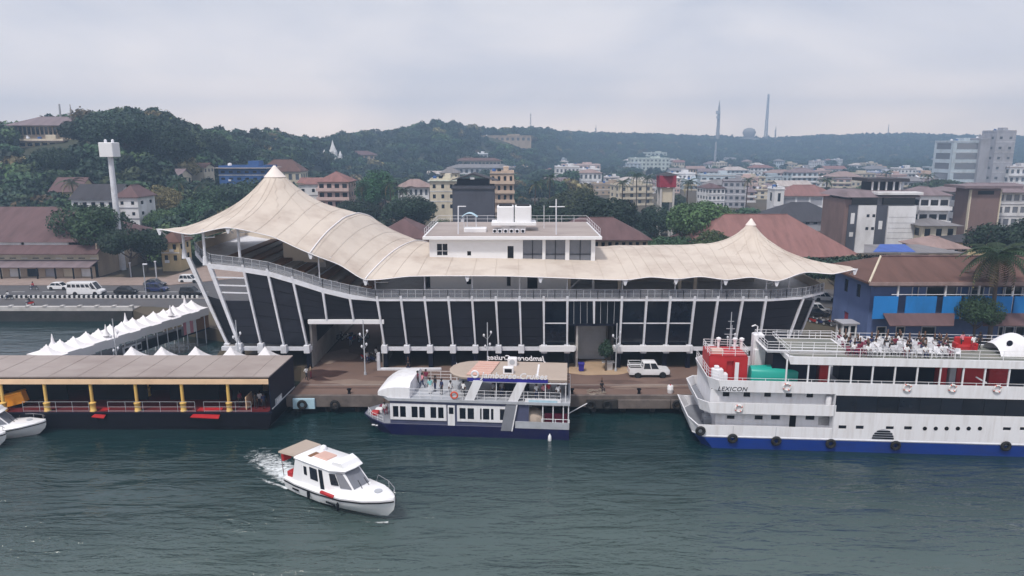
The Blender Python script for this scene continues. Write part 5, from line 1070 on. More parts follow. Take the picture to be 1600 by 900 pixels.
# ================================================================== vehicles and quay furniture
def wheel_mesh(r=.31, w=.2):
    return MB().lathe([(r*.62,-w/2),(r*.95,-w/2),(r,-w*.3),(r,w*.3),(r*.95,w/2),(r*.62,w/2)], (0,0,0), 16, 'y').mesh('tyre', smooth=40), MB().lathe([(.02,-w*.42),(r*.35,-w*.45),(r*.6,-w*.36),(r*.6,w*.36),(r*.35,w*.45),(.02,w*.42)], (0,0,0), 12, 'y').mesh('rim', smooth=30)
WT, WR = wheel_mesh(); WT2, WR2 = wheel_mesh(.36,.24)
def vehicle(kind, paint, label, cat, loc, rz, group):
    V = thing({'sedan':'parked_car','suv':'parked_car','van':'passenger_van','pickup':'pickup_truck'}[kind], label, cat, loc, rz, group); q = lambda n, mb, m, par=None, **k: part(n, mb, m, par or V, **k)
    if kind in ('sedan','suv'):
        S = [(0,.35,.62,.70),(.15,.22,.70,.80),(1.0,.2,.82,.84),(1.25,.2,.88,.85),(3.2,.2,.92,.85),(3.9,.22,.90,.82),(4.1,.32,.78,.74)]; h = 1.45 if kind == 'sedan' else 1.65; cl = (1.05,3.95) if kind == 'suv' else (1.05,3.7); cu = (1.75,3.7) if kind == 'suv' else (1.8,3.15); W = .85; wx_ = (.78,3.3); r = .31
    elif kind == 'van':
        S = [(0,.4,.85,.78),(.2,.3,1.0,.92),(.9,.28,1.15,.95),(1.2,.28,1.25,.95),(6.4,.28,1.3,.95),(6.6,.35,1.25,.92)]; h = 2.55; cl = (.85,6.55); cu = (1.75,6.4); W = .95; wx_ = (1.2,5.0); r = .36
    else:
        S = [(0,.5,.90,.75),(.15,.42,1.0,.84),(1.35,.4,1.1,.86),(1.5,.4,1.12,.87),(3.25,.4,1.12,.87),(3.3,.4,1.12,.87),(5.0,.42,1.12,.87)]; h = 1.9; cl = (1.3,3.3); cu = (1.75,3.2); W = .87; wx_ = (.9,3.95); r = .36
    bd = q('body', MB().loft([[(x,-w,z0),(x,-w-.02,(z0+z1)/2),(x,-w*.96,z1),(x,w*.96,z1),(x,w+.02,(z0+z1)/2),(x,w,z0)] for x, z0, z1, w in S]), paint, smooth=30)
    zb = S[3][2]; ring = lambda a, b, w, z: [(a,-w,z),(b,-w,z),(b,w,z),(a,w,z)]
    q('cabin_glass', MB().loft([ring(cl[0],cl[1],W*.94,zb-.03), ring(cu[0],cu[1],W*.80,h-.06)]), 'glass')
    rf_ = q('roof', MB().loft([ring(cu[0]-.1,cu[1]+.1,W*.83,h-.08), ring(cu[0]-.05,cu[1]+.05,W*.82,h-.02), ring(cu[0]+.15,cu[1]-.15,W*.7,h+.03)]), paint, smooth=35)
    npil = {'sedan':3,'suv':4,'van':7,'pickup':3}[kind]
    for s in (-1,1):
        for k in range(npil):
            f = k/(npil-1); q('door_pillar', MB().bar((cl[0]+(cl[1]-cl[0])*f, s*W*.95, zb-.03), (cu[0]+(cu[1]-cu[0])*f, s*W*.81, h-.05), .09 if kind != 'van' else .14), paint)
        if kind == 'van': q('side_panel', MB().slab([(2.1,s*W*.955,zb-.03),(6.5,s*W*.955,zb-.03),(6.5,s*W*.93,zb+.32),(2.1,s*W*.93,zb+.32)], (0,s*.02,0)), paint); q('side_panel', MB().slab([(2.0,s*W*.84,h-.38),(6.45,s*W*.84,h-.38),(6.42,s*W*.815,h-.08),(2.0,s*W*.815,h-.08)], (0,s*.02,0)), paint)
    for x in wx_:
        for s in (-1,1):
            t_ = q('tyre', (WT if r < .33 else WT2), 'rubber'); t_.location = (x, s*(W-.08), r); part('rim', WR if r < .33 else WR2, 'chrome', t_)
            q('wheel_arch', MB().lathe([(r*1.18,-.02),(r*1.18,.02)], (x, s*(W+.0), r), 14, 'y'), 'dark')
            t_.location.y = s*(W-.03)
    for s in (-1,1): q('headlight', MB().bbox(-.02,.10,s*W*.62-.14,s*W*.62+.14,S[1][2]-.22,S[1][2]-.05,.02), 'lamp_clear'); q('tail_light', MB().bbox(S[-1][0]-.06,S[-1][0]+.02,s*W*.72-.1,s*W*.72+.1,S[-1][2]-.3,S[-1][2]-.08,.02), 'lamp_red')
    q('bumper', MB().bbox(-.08,.12,-W*.85,W*.85,S[0][1],S[0][1]+.18,.04), 'dark' if kind != 'pickup' else 'car_grey')
    if kind == 'pickup':
        q('load_bed', MB().box(3.42,4.92,-.74,.74,1.122,1.13), 'dark')
        mb = MB()
        for y in (-.8,.8): mb.tube([(3.4,y,1.1),(3.4,y,1.75),(4.95,y,1.75),(4.95,y,1.1)], .035, 6); mb.tube([(3.4,y,1.45),(4.95,y,1.45)], .025, 5)
        mb.tube([(4.95,-.8,1.75),(4.95,.8,1.75)], .035, 6); q('bed_rail', mb, 'white_paint'); q('bed_side', MB().box(3.3,5.0,-.9,-.86,.6,1.3).box(3.3,5.0,.86,.9,.6,1.3), paint)
    return V
def motorbike_mesh():
    T = thing('motorbike', 'motorbike', 'motorbike', (0,0,0)); q = lambda n, mb, m, **k: part(n, mb, m, T, **k)
    for y in (-.6,.6): w_ = q('wheel', MB().torus((0,y,.29), .24, .055, 14, 6, 'x'), 'rubber', smooth=True); part('rim', MB().lathe([(.2,-.03),(.2,.03)], (0,y,.29), 12, 'x'), 'grey_steel', w_)
    q('frame', MB().loft([[(-.1,-.45,.55),(.1,-.45,.55),(.1,-.4,.3),(-.1,-.4,.3)],[(-.15,0,.68),(.15,0,.68),(.14,0,.3),(-.14,0,.3)],[(-.13,.5,.75),(.13,.5,.75),(.12,.5,.42),(-.12,.5,.42)],[(-.06,.8,.7),(.06,.8,.7),(.05,.8,.6),(-.05,.8,.6)]]), 'car_black', smooth=40)
    q('seat', MB().bbox(-.13,.13,-.1,.65,.74,.84,.03), 'rubber'); q('handlebar', MB().tube([(0,-.62,.3),(0,-.45,1.0)], .04, 6).tube([(-.33,-.38,1.04),(0,-.46,1.0),(.33,-.38,1.04)], .025, 6), 'chrome'); q('headlamp', MB().lathe([(.05,.1),(.1,0),(.09,-.04)], (0,-.58,.86), 10, 'y'), 'lamp_clear')
    return T
BIKE0 = motorbike_mesh(); BIKE_USED = [False]
BPAINT = ['car_black','car_red','car_grey','car_darkblue','car_silver']
def bike(label, loc, rz, group, k=0):
    o = BIKE0 if not BIKE_USED[0] else ctree(BIKE0); BIKE_USED[0] = True; place(o, loc, rz, label, group)
    for ch in o.children:
        if ch.name.startswith('frame'): ch.material_slots[0].link = 'OBJECT'; ch.material_slots[0].material = M[BPAINT[k % 5]]
    return o
def on(u, v, z=2.0): p = G(u, v, z); return (p.x, p.y, z)
# white pickup on the quay
p = G(1045, 590, 2.0); vehicle('pickup', 'car_white', 'white double cab pickup truck parked on the quay', 'truck', (p.x+.1, 83.6, 2.0), math.pi, None)
for u, v, k, pt, lb in ((163,460.5,'van','car_white','long white passenger van on the waterfront road'),(110,452,'sedan','car_white','small white car half hidden behind the white van'),(214,459,'sedan','car_black','low black car right of the white van'),(262,455,'suv','car_darkblue','dark blue car at the road junction'),(316,461,'suv','car_black','black car nearest the terminal on the junction'),(258,447,'sedan','car_grey','grey car at the back of the junction'),(312,441,'suv','car_white','white car beside the end of the terminal deck')):
    pp = G(u, v, 1.99); vehicle(k, pt, lb, 'van' if k == 'van' else 'car', (pp.x, pp.y, 1.995), math.pi, 'vehicles on the waterfront road')
for u, v, k, pt, lb in ((1297,489,'suv','car_silver','silver car parked beside the right end of the terminal'),(1295,494.5,'sedan','car_black','black car in front of the silver car by the terminal'),(1306,470,'suv','car_white','white car farther back beside the blue building')):
    pp = G(u, v, 1.99); vehicle(k, pt, lb, 'car', (pp.x, pp.y, 1.995), math.pi-.15, 'cars beside the blue building')
for k, (u, v) in enumerate(((1266,503),(1271,505),(1277,504),(1282,507),(1288,506),(1293,509),(1299,508),(1303,511))):
    bike('motorbike in the parked row between terminal and blue building', on(u, v, 2.0), .5+.1*(k % 3), 'motorbikes parked beside the terminal', k)
for k, (u, v) in enumerate(((512,531),(519,529),(526,533),(533,528),(540,531),(547,529),(553,533),(560,530),(566,534),(572,531))):
    bike('motorbike parked in the shade of the drive under the terminal', on(u, v, 2.0), -.6+.25*(k % 4), 'motorbikes under the terminal', k)
for k, (u, v) in enumerate(((570,563),(577,561),(582,565))):
    bike(['motorbike leftmost of three at the kerb end on the quay','motorbike in the middle of three at the kerb end on the quay','motorbike rightmost of three at the kerb end on the quay'][k], on(u, v), .9+.2*k, 'motorbikes on the quay', k+1)
for k, (u, v, tp_, lb) in enumerate(((14,468,'white','far left motorbike'),(47,477.5,'black','motorbike nearest the seawall'),(53,453,'red','motorbike on the far lane'))):
    b = G(u, v, 1.99); bike(f'{lb} ridden along the waterfront road', (b.x,b.y,1.995), -math.pi/2, 'ridden motorbikes', k); person(f'rider in {tp_} on the {lb}', (b.x,b.y,2.0), -math.pi/2, 'ride', tp_, 'navy', 'motorbike riders')
for lb, u, v, ps, tp_, lg, rz in (('person in white walking on the quay beside the dark patch',479,594,'walk','white','black',1.2),('person in tan next to the dark patch on the quay',486,591,'stand','tan','maroon',2.0),('person in grey standing among motorbikes at the kerb end',574,568,'stand','grey','navy',.4),('person in white by the motorbikes at the kerb end',588,562,'stand','white','black',-.7),('person in black crouched at the quay edge right of the cruise boat',940,611,'sit','black','black',.3),('person in black sitting by the white kerb in front of the undercroft',638,578,'sit','black','navy',.1),('person in blue inside the drive under the terminal',548,541,'walk','blue','grey',.2)):
    person(lb, on(u, v), rz, ps, tp_, lg, 'people on the quay')
# blue bin, drum, round potted tree base, heaps
q = on(908, 580); bn_ = thing('blue_bin', 'blue wheeled rubbish bin on the quay by the entrance', 'bin', q); part('body', MB().loft([[(-.28,-.28,.1),(.28,-.28,.1),(.28,.28,.1),(-.28,.28,.1)],[(-.36,-.36,1.0),(.36,-.36,1.0),(.36,.36,1.0),(-.36,.36,1.0)]]), 'blue_band', bn_); part('lid', MB().bbox(-.4,.4,-.42,.4,1.0,1.12,.04), 'blue_band', bn_)
for s in (-1,1): part('wheel', MB().lathe([(.1,-.04),(.1,.04)], (s*.26,.3,.1), 10, 'x'), 'rubber', bn_)
q = on(1047, 614); dm = thing('white_drum', 'white plastic drum near the quay edge in front of the pickup', 'drum', q); part('body', MB().lathe([(.3,0),(.34,.1),(.34,.4),(.36,.45),(.34,.5),(.34,.85),(.26,.95)], n=14), 'white_paint', dm, smooth=40); part('cap', MB().lathe([(.1,.95),(.1,1.02)], n=10), 'cloth_red', dm)
q = on(951, 577); cb = thing('concrete_block', 'small concrete plinth by the sand patch at the entrance', 'block', q); part('plinth', MB().bbox(-.45,.45,-.45,.45,0,.95,.05), 'concrete_light', cb); part('slab', MB().bbox(-.9,.7,-.4,.3,.95,1.1,.03), 'concrete_light', cb)
rr = random.Random(5); mb = MB()
for k in range(26):
    u, v = 920+rr.random()*26, 612+rr.random()*9; p = G(u, v, 2.0); mb.torus((p.x,min(p.y+.5,78.5),2.06+rr.random()*.15), .14+.12*rr.random(), .03, 8, 4, 'z')
solo('rope_heap', mb, 'rope', 'tangled heap of ropes on the quay edge right of the cruise boat', 'rope', kind='stuff')
for k, (u, v) in enumerate(((890,600),(1000,618),(600,612),(545,616))):
    p = G(u, v, 2.0); b = thing('bollard', f'{["iron mooring bollard behind the stern of the cruise boat","iron mooring bollard below the pickup at the quay edge","iron mooring bollard at the bow of the cruise boat","iron mooring bollard left of the cruise boat bow"][k]}', 'bollard', (p.x, 77.2, 2.0), 0, 'mooring bollards on the quay'); part('post', MB().lathe([(.22,0),(.16,.1),(.16,.4),(.26,.48),(.26,.58),(.1,.64)], n=12), 'dark', b, smooth=40)
# ornate lamp posts
def lamp_post(label, base, h):
    T = thing('lamp_post', label, 'lamp post', base, 0, 'grey lamp posts along the waterfront'); part('post', MB().lathe([(.16,0),(.16,.3),(.08,.5),(.06,h)], n=8), 'grey_steel', T, smooth=40)
    part('arm', MB().tube([(-.45,0,h*.72),(0,0,h*.66),(.45,0,h*.78)], .035, 5).tube([(-.28,0,h*.5),(0,0,h*.46),(.3,0,h*.54)], .03, 5), 'grey_steel', T)
    for x, z in ((-.45,h*.72),(.45,h*.78),(.3,h*.54),(-.28,h*.5)): part('lantern', MB().lathe([(.05,-.05),(.13,.05),(.13,.25),(.03,.35)], (x,0,z), 8), 'white_steel', T, smooth=50)
    return T
for u, vt, vb_, Y, lb in ((372,500,550,84.5,'lamp post in front of the second leaning pillar'),(570,500,568,84.0,'lamp post at the drive opening under the terminal'),(762,504,576,85.2,'lamp post behind the cruise boat roof'),(962,505,577,85.4,'lamp post right of the entrance recess'),(1140,508,570,84.8,'lamp post behind the ferry foremast'),(182,498,556,84.5,'lamp post standing in front of the gangway tents')):
    p = P(u, vb_, Y); lamp_post(lb, (p.x, Y, 2.0 if u > 465 else .6), Zv(vt, Y)-(2.0 if u > 465 else .6))
for u, vt, vb_, lb in ((229,412,465,'tall thin street lamp on the junction near the dark blue car'),(205,410,433,'white sign post by the trees beside the road'),(245,408,436,'white statue like post beside the pavement')):
    b = G(u, vb_, 2.0); T = thing('street_pole', lb, 'pole', (b.x,b.y,2.0)); part('pole', MB().tube([(0,0,0),(0,0,Zv(vt,b.y)-2)], .14 if u != 229 else .08, 8), 'grey_steel', T, smooth=40); part('head', MB().bbox(-.1 if u == 229 else -.22,.75 if u == 229 else .22,-.14,.14,Zv(vt,b.y)-2.2,Zv(vt,b.y)-1.98,.04), 'white_steel', T)
# ================================================================== town
def rgbm(nm, c, **k):
    if nm not in M: mat(nm, c, **({'rough':.85,'var':.06,'scale':.4,'dirt':(c[0]*.5,c[1]*.48,c[2]*.45),'dirt_amt':.62,'dirt_scale':.22,'stretch':(1,1,.45)} | k))
    return nm
for nm, c in dict(w_white=(.72,.72,.74), w_cream=(.64,.57,.45), w_pink=(.58,.43,.40), w_peach=(.60,.46,.36), w_yellow=(.58,.46,.27), w_green=(.56,.62,.57), w_blue=(.035,.10,.29), w_brightblue=(.012,.20,.56), w_violet=(.11,.16,.34), w_grey=(.36,.36,.40), w_charcoal=(.075,.078,.10), w_maroon=(.30,.03,.06), w_brown=(.20,.13,.12), w_tan=(.42,.33,.25), w_paleblue=(.48,.56,.62)).items(): rgbm(nm, c)
for nm, c in dict(r_maroon=(.125,.073,.076), r_red=(.235,.118,.108), r_brown=(.125,.064,.052), r_dark=(.045,.042,.05), r_grey=(.20,.19,.20), r_pink=(.30,.215,.20), r_purple=(.20,.155,.17), r_pale=(.45,.40,.38), r_blue=(.06,.12,.40)).items(): rgbm(nm, c, stretch=(2.5,.4,1), var=.14)
def building(label, u0, u1, vt, vb, Y, dep, wall, floors=2, nw=4, roof='hip', rm='r_brown', rise=None, rz=0, name='house', group='houses of the town', win=None, over=.6, wh=.5, ww=.5, balcony=False, cat='house', side=True, ground=None, frame=None):
    if win is None: win = 'glass' if Y < 300 else 'win_far'
    if ground is None and Y > 300:      # move the house along its sight line to where the ground really is
        best = min((abs(hz(Xu(u0,vb,y_),y_)-Zv(vb,y_))+abs(y_-Y)/Y*3, y_) for y_ in [Y*(.55+.03*k) for k in range(60)]); Y = best[1]
    vm = (vt+vb)/2; x0, x1 = Xu(u0,vm,Y), Xu(u1,vm,Y); W = x1-x0; zt = Zv(vt,Y); zl = Zv(vb,Y); cx = (x0+x1)/2
    zg = min(hz(cx, Y), hz(cx, Y+dep), zl) if ground is None else ground
    T = thing(name, label, cat, (x0, Y, zg), rz, group); H = zt-zg; hl = max(0, zl-zg); fh = (H-hl)/floors
    q = lambda n, mb, m, par=None, **k: part(n, mb, m, par or T, **k)
    f_ops, s_ops = [], []; ns = max(1, round(nw*dep/W*.7)) if side else 0; sx = W if cx < 0 else 0.0
    for f in range(floors):
        z0 = hl+fh*f+fh*.28; z1 = z0+fh*wh
        for k in range(nw): a = W*(k+.5)/nw; f_ops.append((a-W/nw*ww/2, a+W/nw*ww/2, z0, z1))
        for k in range(ns): a = dep*(k+.5)/ns; s_ops.append((a-dep/ns*ww/2, a+dep/ns*ww/2, z0, z1))
    mb = wall_open(MB(), (0,0), (W,0), 0, H, f_ops, (0,-1), .2)
    wall_open(mb, (sx,0), (sx,dep), 0, H, s_ops, (1 if cx < 0 else -1, 0), .2)
    ox = 0 if cx < 0 else W; mb.poly((ox,0,0),(ox,dep,0),(ox,dep,H),(ox,0,H)); mb.poly((0,dep,0),(W,dep,0),(W,dep,H),(0,dep,H))
    wl = q('wall', mb, wall)
    cache = {}
    for o in f_ops:
        key = (round(o[1]-o[0],3), round(o[3]-o[2],3))
        if key not in cache: cache[key] = MB().box(0,key[0],.14,.18,0,key[1]).mesh('window'); cache[key].materials.append(M[win])
        part('window', cache[key], None, T, loc=(o[0],0,o[2]))
        if frame: part('window_frame', MB().box(o[0]+key[0]/2-.04,o[0]+key[0]/2+.04,.06,.13,o[2],o[3]), frame, T)
    for o in s_ops: part('window', MB().box(sx-.18 if cx < 0 else .14, sx-.14 if cx < 0 else .18, o[0], o[1], o[2], o[3]), win, T)
    if balcony:
        for f in range(floors): z = hl+fh*f; q('balcony', MB().box(-.3,W+.3,-1.2,-.02,z-.15,z+.05).box(-.3,W+.3,-1.2,-1.08,z+.05,z+.95), balcony if isinstance(balcony, str) else 'w_white')
    if floors > 1 and not balcony:
        for f in range(1, floors): z = hl+fh*f; q('floor_band', MB().box(-.12,W+.12,-.14,-.005,z-.12,z+.12), 'w_white' if wall != 'w_white' else 'w_grey')
    if Y < 700 and not balcony:
        for k in range(int(W*5) % 3): q('ac_unit', MB().bbox(W*(.2+.3*k),W*(.2+.3*k)+.9,-.5,-.01,hl+fh*(.1+k % floors),hl+fh*(.1+k % floors)+.6,.03), 'white_steel')
    r_ = rise if rise is not None else min(W,dep)*.22
    o = over
    if roof == 'hip':
        e = min(W,dep)/2; a = [(-o,-o,H),(W+o,-o,H),(W+o,dep+o,H),(-o,dep+o,H)]
        rd = [(e*.9,dep/2,H+r_),(W-e*.9,dep/2,H+r_)] if W > dep else [(W/2,e*.9,H+r_),(W/2,dep-e*.9,H+r_)]
        mb = MB()
        if W > dep: mb.poly(a[0],a[1],rd[1],rd[0]); mb.poly(a[2],a[3],rd[0],rd[1]); mb.poly(a[1],a[2],rd[1]); mb.poly(a[3],a[0],rd[0])
        else: mb.poly(a[0],a[1],rd[0]); mb.poly(a[1],a[2],rd[1],rd[0]); mb.poly(a[2],a[3],rd[1]); mb.poly(a[3],a[0],rd[0],rd[1])
        mb.poly(*[(x,y,z-.12) for x, y, z in a]); mb.box(-o,W+o,-o,dep+o,H-.14,H-.003); rf_ = q('roof', mb, rm)
        part('ridge_cap', MB().tube([rd[0],rd[1]], .14, 6), rm, rf_)
    elif roof == 'gable':
        mb = MB().loft([[(-o,-o,H),(-o,dep/2,H+r_),(-o,dep+o,H),(-o,dep/2,H+r_-.2)],[(W+o,-o,H),(W+o,dep/2,H+r_),(W+o,dep+o,H),(W+o,dep/2,H+r_-.2)]]); q('roof', mb, rm); q('gable', MB().slab([(0,0,H),(0,dep,H),(0,dep/2,H+r_-.2)], (.15,0,0)), wall); q('gable', MB().slab([(W,0,H),(W,dep,H),(W,dep/2,H+r_-.2)], (-.15,0,0)), wall)
    else:
        q('roof', MB().box(-o*.5,W+o*.5,-o*.5,dep+o*.5,H,H+.25), rm); q('parapet', MB().box(-.0,W,-.0,.15,H+.25,H+1.0).box(0,.15,.15,dep,H+.25,H+1.0).box(W-.15,W,.15,dep,H+.25,H+1.0).box(.15,W-.15,dep-.15,dep,H+.25,H+1.0), wall)
        for k in range(1+int(W*7) % 3): tx = W*(.15+.22*k); q('roof_tank', MB().lathe([(.75,0),(.75,1.3),(.6,1.5),(.2,1.6)], (tx,dep*.35+k,H+.25), 10), ('dark','white_steel','w_blue')[(int(W*3)+k) % 3], smooth=40)
        if W > 8: q('stair_head', MB().bbox(W*.55,W*.78,dep*.3,dep*.7,H+.25,H+2.6,.05), wall)
    return T
# ---- left side
WH = thing('warehouse', 'long low warehouse with maroon tiled roof at the left by the waterfront road', 'building', (-110, 149, 2)); x0, x1 = -175.0, Xu(146,420,149); q = lambda n, mb, m, par=None, **k: part(n, mb, m, par or WH, wd=True, **k)
z1_, z2_, z3_ = Zv(417,149), Zv(412,149), Zv(399,151.5)
nb_ = 22; ops = [((x1-x0)*(k+.18)/nb_, (x1-x0)*(k+.82)/nb_, 2.3, z1_-.5) for k in range(nb_)]
q('ground_floor_wall', wall_open(MB(), (x0,149.6), (x1,149.6), 2, z1_, ops, (0,-1), .3), 'w_tan')
for k, o in enumerate(ops): q('shutter_door', MB().box(x0+o[0],x0+o[1],149.8,149.88,o[2],o[3]), ('w_cream','w_grey','dark','w_white')[(k*7) % 4])
for k in range(nb_+1): x = x0+(x1-x0)*k/nb_; q('veranda_post', MB().bbox(x-.12,x+.12,148.0,148.24,2,z1_,.02), 'dark')
q('veranda_roof', MB().slab([(x0,147.6,z1_),(x1,147.6,z1_),(x1,151.5,z2_+.35),(x0,151.5,z2_+.35)], (0,0,.15)), 'r_purple')
ops = [((x1-x0)*(k+.2)/34, (x1-x0)*(k+.8)/34, z2_+.7, z3_-.5) for k in range(34)]
q('upper_wall', wall_open(MB(), (x0,151.4), (x1,151.4), z2_, z3_+.6, ops, (0,-1), .25), 'w_cream')
for k, o in enumerate(ops): q('window', MB().box(x0+o[0],x0+o[1],151.58,151.62,o[2],o[3]), 'glass' if k % 3 else 'w_white')
ze, zr_ = Zv(398,149.8), Zv(323,166)
zmid = Zv(384,153.2)
q('eave_roof', MB().slab([(x0,149.8,ze),(x1+.6,149.8,ze),(x1+.2,153.2,zmid),(x0,153.2,zmid)], (0,0,.2)), 'r_maroon')
q('clerestory_band', MB().box(x0,Xu(33,380,153.4),153.3,153.6,zmid,zmid+.95), 'w_white'); q('clerestory_band', MB().box(Xu(38,380,153.4),Xu(107,380,153.4),153.28,153.6,zmid-.1,zmid+.75), 'w_white')
zm2 = zmid+.8; xr = Xu(88,323,166)
q('main_roof', MB().loft([[(x0,152.9,zm2),(x1-.8,152.9,zm2),(x1-.8,179,zm2),(x0,179,zm2)], [(x0,165.9,zr_),(xr,165.9,zr_),(xr,166.1,zr_),(x0,166.1,zr_)]]), 'r_maroon')
q('end_wall', MB().box(x1-.5,x1-.2,151.5,178,2,zm2), 'w_tan')
building('yellow gatehouse beside the trees left of the terminal', 252,280,378,412,158,6,'w_yellow',2,2,'hip','r_brown',2.2, ww=.4)
building('long beige hilltop building with wide hipped roof at the top left', 22,116,196,216,285,14,'w_tan',1,14,'hip','r_purple',3.6,name='hilltop_building',cat='building',over=2.4,ww=.72,wh=.62,ground=hz(-180,290)-3)
building('lower storey of the hilltop building with white balconies', 30,100,221,242,281,6,'w_cream',2,6,'flat','r_purple',name='hilltop_annex',cat='building',over=3.0,ww=.7,ground=hz(-180,283)-8)
building('brown roofed wing left of the hilltop building', -30,36,214,240,292,14,'w_tan',1,8,'hip','r_brown',5,name='hilltop_wing',cat='building',ground=hz(-215,292)-6)
building('yellow house with brown roof above the warehouse', 80,124,300,314,215,10,'w_yellow',1,4,'gable','r_maroon',4.2,ww=.3)
building('low white walled house with dark roof beside the tower pole', 112,180,312,330,196,12,'w_white',1,5,'gable','r_dark',4.0)
building('tall white house end with small windows right of the tower pole', 184,217,308,358,186,9,'w_white',3,2,'hip','r_maroon',3.0,ww=.3,wh=.32)
building('small white house with red roof on the left slope', 140,176,280,292,255,10,'w_white',1,4,'hip','r_red',3.4)
building('grey roofed house among trees left of the big canopy', 242,280,276,290,250,10,'w_cream',1,4,'gable','r_purple',2.6)
building('bright blue building with pale flat roof behind the big canopy', 342,417,263,284,262,12,'w_blue',2,6,'flat','r_pale',wh=.35,over=3)
building('brown tiled house just behind the big canopy peak', 405,470,268,286,320,12,'w_cream',1,6,'hip','r_brown',5.5)
building('pink three storey house with red roof right of the big canopy', 497,545,284,326,236,11,'w_pink',3,4,'hip','r_red',3.2,balcony='w_pink',ww=.6)
building('white gabled side wing of the pink house', 466,498,288,322,238,12,'w_white',2,2,'gable','r_red',2.0,ww=.3,wh=.3)
building('long brown roofed house under the ridge beside the white church', 534,585,242,250,470,14,'w_tan',1,6,'hip','r_maroon',3.0)
CHY = min((abs(hz(Xu(520,262,y_),y_)-Zv(262,y_)), y_) for y_ in range(330,620,6))[1]
CH = thing('white_church', 'white church with pointed spire on the wooded slope', 'church', P(520,258,CHY)); q = lambda n, mb, m, par=None, **k: part(n, mb, m, par or CH, **k)
q('nave', MB().bbox(-6,6,0,12,-8,6,.1), 'w_white'); q('tower', MB().bbox(-2,3,-2,3,-8,9.5,.1), 'w_white'); q('spire', MB().lathe([(2.9,9.5),(2.0,11.5),(1.0,14),(.12,17.5)], (.5,.5,0), 8), 'w_white'); q('side_turret', MB().lathe([(1.3,0),(1.3,8),(.9,9),(.1,11)], (-5.5,-.5,0), 8), 'w_white'); q('side_turret', MB().lathe([(1.3,0),(1.3,7),(.9,8),(.1,10)], (5.8,-.5,0), 8), 'w_white')
for x in (-3.6,3.9): q('window', MB().box(x-.5,x+.5,-.06,-.01,1,3.4), 'glass')
q('door', MB().box(-.3,1.3,-2.06,-2.01,-3,0), 'wood')
# tower tank
y = 160; b = P(187,380,y); TT = thing('tank_tower', 'tall white pole carrying a square white tank at the left', 'tower', (P(172.5,247,y).x, y, 2)); zt = Zv(245,y)
part('pole', MB().lathe([(.75,0),(.62,(zt-2)*.6),(.55,zt-2)], n=14), 'white_steel', TT, smooth=40); part('tank', MB().bbox(-1.55,1.55,-1.55,1.55,zt-2,Zv(222.5,y)-2,.12), 'white_paint', TT)
for x in (-.7,.9): part('tank_antenna', MB().lathe([(.3,0),(.3,.5),(.1,.7)], (x,0,Zv(222.5,y)-2), 8), 'white_steel', TT)
# ---- centre
building('low pink roofed shop row left of the green ledged block', 622,670,292,310,300,10,'w_white',1,6,'hip','r_pink',3.0,over=1.2)
building('cream block with grey green ledges beside the dark slab', 672,712,283,330,268,12,'w_cream',3,3,'flat','w_green',over=1.6,ww=.35,wh=.4)
building('cream yellow house tucked above the ledged block', 688,716,270,284,300,10,'w_cream',1,4,'hip','r_grey',2.5,ww=.3)
building('pale house with white gable left of the tiered building', 668,690,272,286,330,10,'w_white',1,3,'gable','r_pale',2.2)
building('peach apartment slab right of the dark windowless block', 766,803,272,345,262,14,'w_peach',5,4,'flat','r_grey',balcony='w_peach',ww=.45,name='apartment_block',cat='building')
building('broad middle tier of the stepped hotel in the centre', 700,800,262,285,345,16,'w_white',2,12,'hip','r_grey',2.4,over=1.6,name='stepped_hotel',cat='building')
building('upper tier of the stepped hotel with long verandas', 712,782,251,263,352,12,'w_cream',1,12,'hip','r_brown',2.2,over=1.6,ww=.7,name='hotel_upper_tier',cat='building')
building('small blue roofed pavilion crowning the stepped hotel', 738,762,241,250,357,7,'w_white',1,4,'flat','w_paleblue',over=1.5,ww=.7,name='roof_pavilion',cat='building')
DS = building('dark grey windowless slab block with black roof behind the white roof tanks', 707,772,296,352,190,10,'w_charcoal',1,1,'flat','r_dark',ww=.01,wh=.01,side=False,name='dark_slab_block',cat='building',group=None)
zt = Zv(296,190)-DS.location.z; part('attic_storey', MB().box(1.2,9.8,1.5,8.5,zt+.25,zt+2.6), 'dark_navy', DS); part('pitched_roof', MB().loft([[(-.8,-.6,zt+2.2),(5.6,-.6,zt+4.3),(12.2,-.6,zt+2.2),(5.6,-.6,zt+3.8)],[(-.8,10,zt+2.2),(5.6,10,zt+4.3),(12.2,10,zt+2.2),(5.6,10,zt+3.8)]]), 'r_dark', DS); part('white_tank', MB().bbox(4.8,6.0,-.2,.8,zt+2.7,zt+3.3,.05), 'white_paint', DS)
building('brown roofed shed behind the left of the white control block', 585,668,372,392,138,12,'w_pink',1,8,'hip','r_maroon',3.4,over=.8)
building('long dark brown roofed shed behind the right of the white control block', 862,1012,374,394,136,13,'w_tan',1,14,'hip','r_maroon',3.6,over=.8)
building('white apartment block left in the hazy centre', 868,905,262,292,430,14,'w_white',3,6,'flat','r_pale',name='apartment_block',cat='building')
building('taller pinkish white block beside it in the hazy centre', 878,938,258,275,460,14,'w_pink',2,9,'flat','w_white',name='apartment_block',cat='building',balcony='w_white')
building('white house with bright end wall in front of the hazy blocks', 905,940,270,296,410,12,'w_white',2,5,'hip','r_pink',2)
building('pale green stepped building on the far slope', 985,1046,248,266,640,18,'w_green',3,10,'flat','w_green',name='far_building',cat='building'); building('upper part of the pale green far building', 1005,1042,239,249,650,14,'w_green',2,6,'flat','w_green',name='far_building',cat='building')
building('long white low building behind the central trees', 965,1026,282,298,440,12,'w_white',1,10,'hip','r_pale',2); building('white building with small bell gable behind the red tower', 1046,1086,272,296,430,12,'w_white',2,6,'flat','w_white',name='far_building',cat='building')
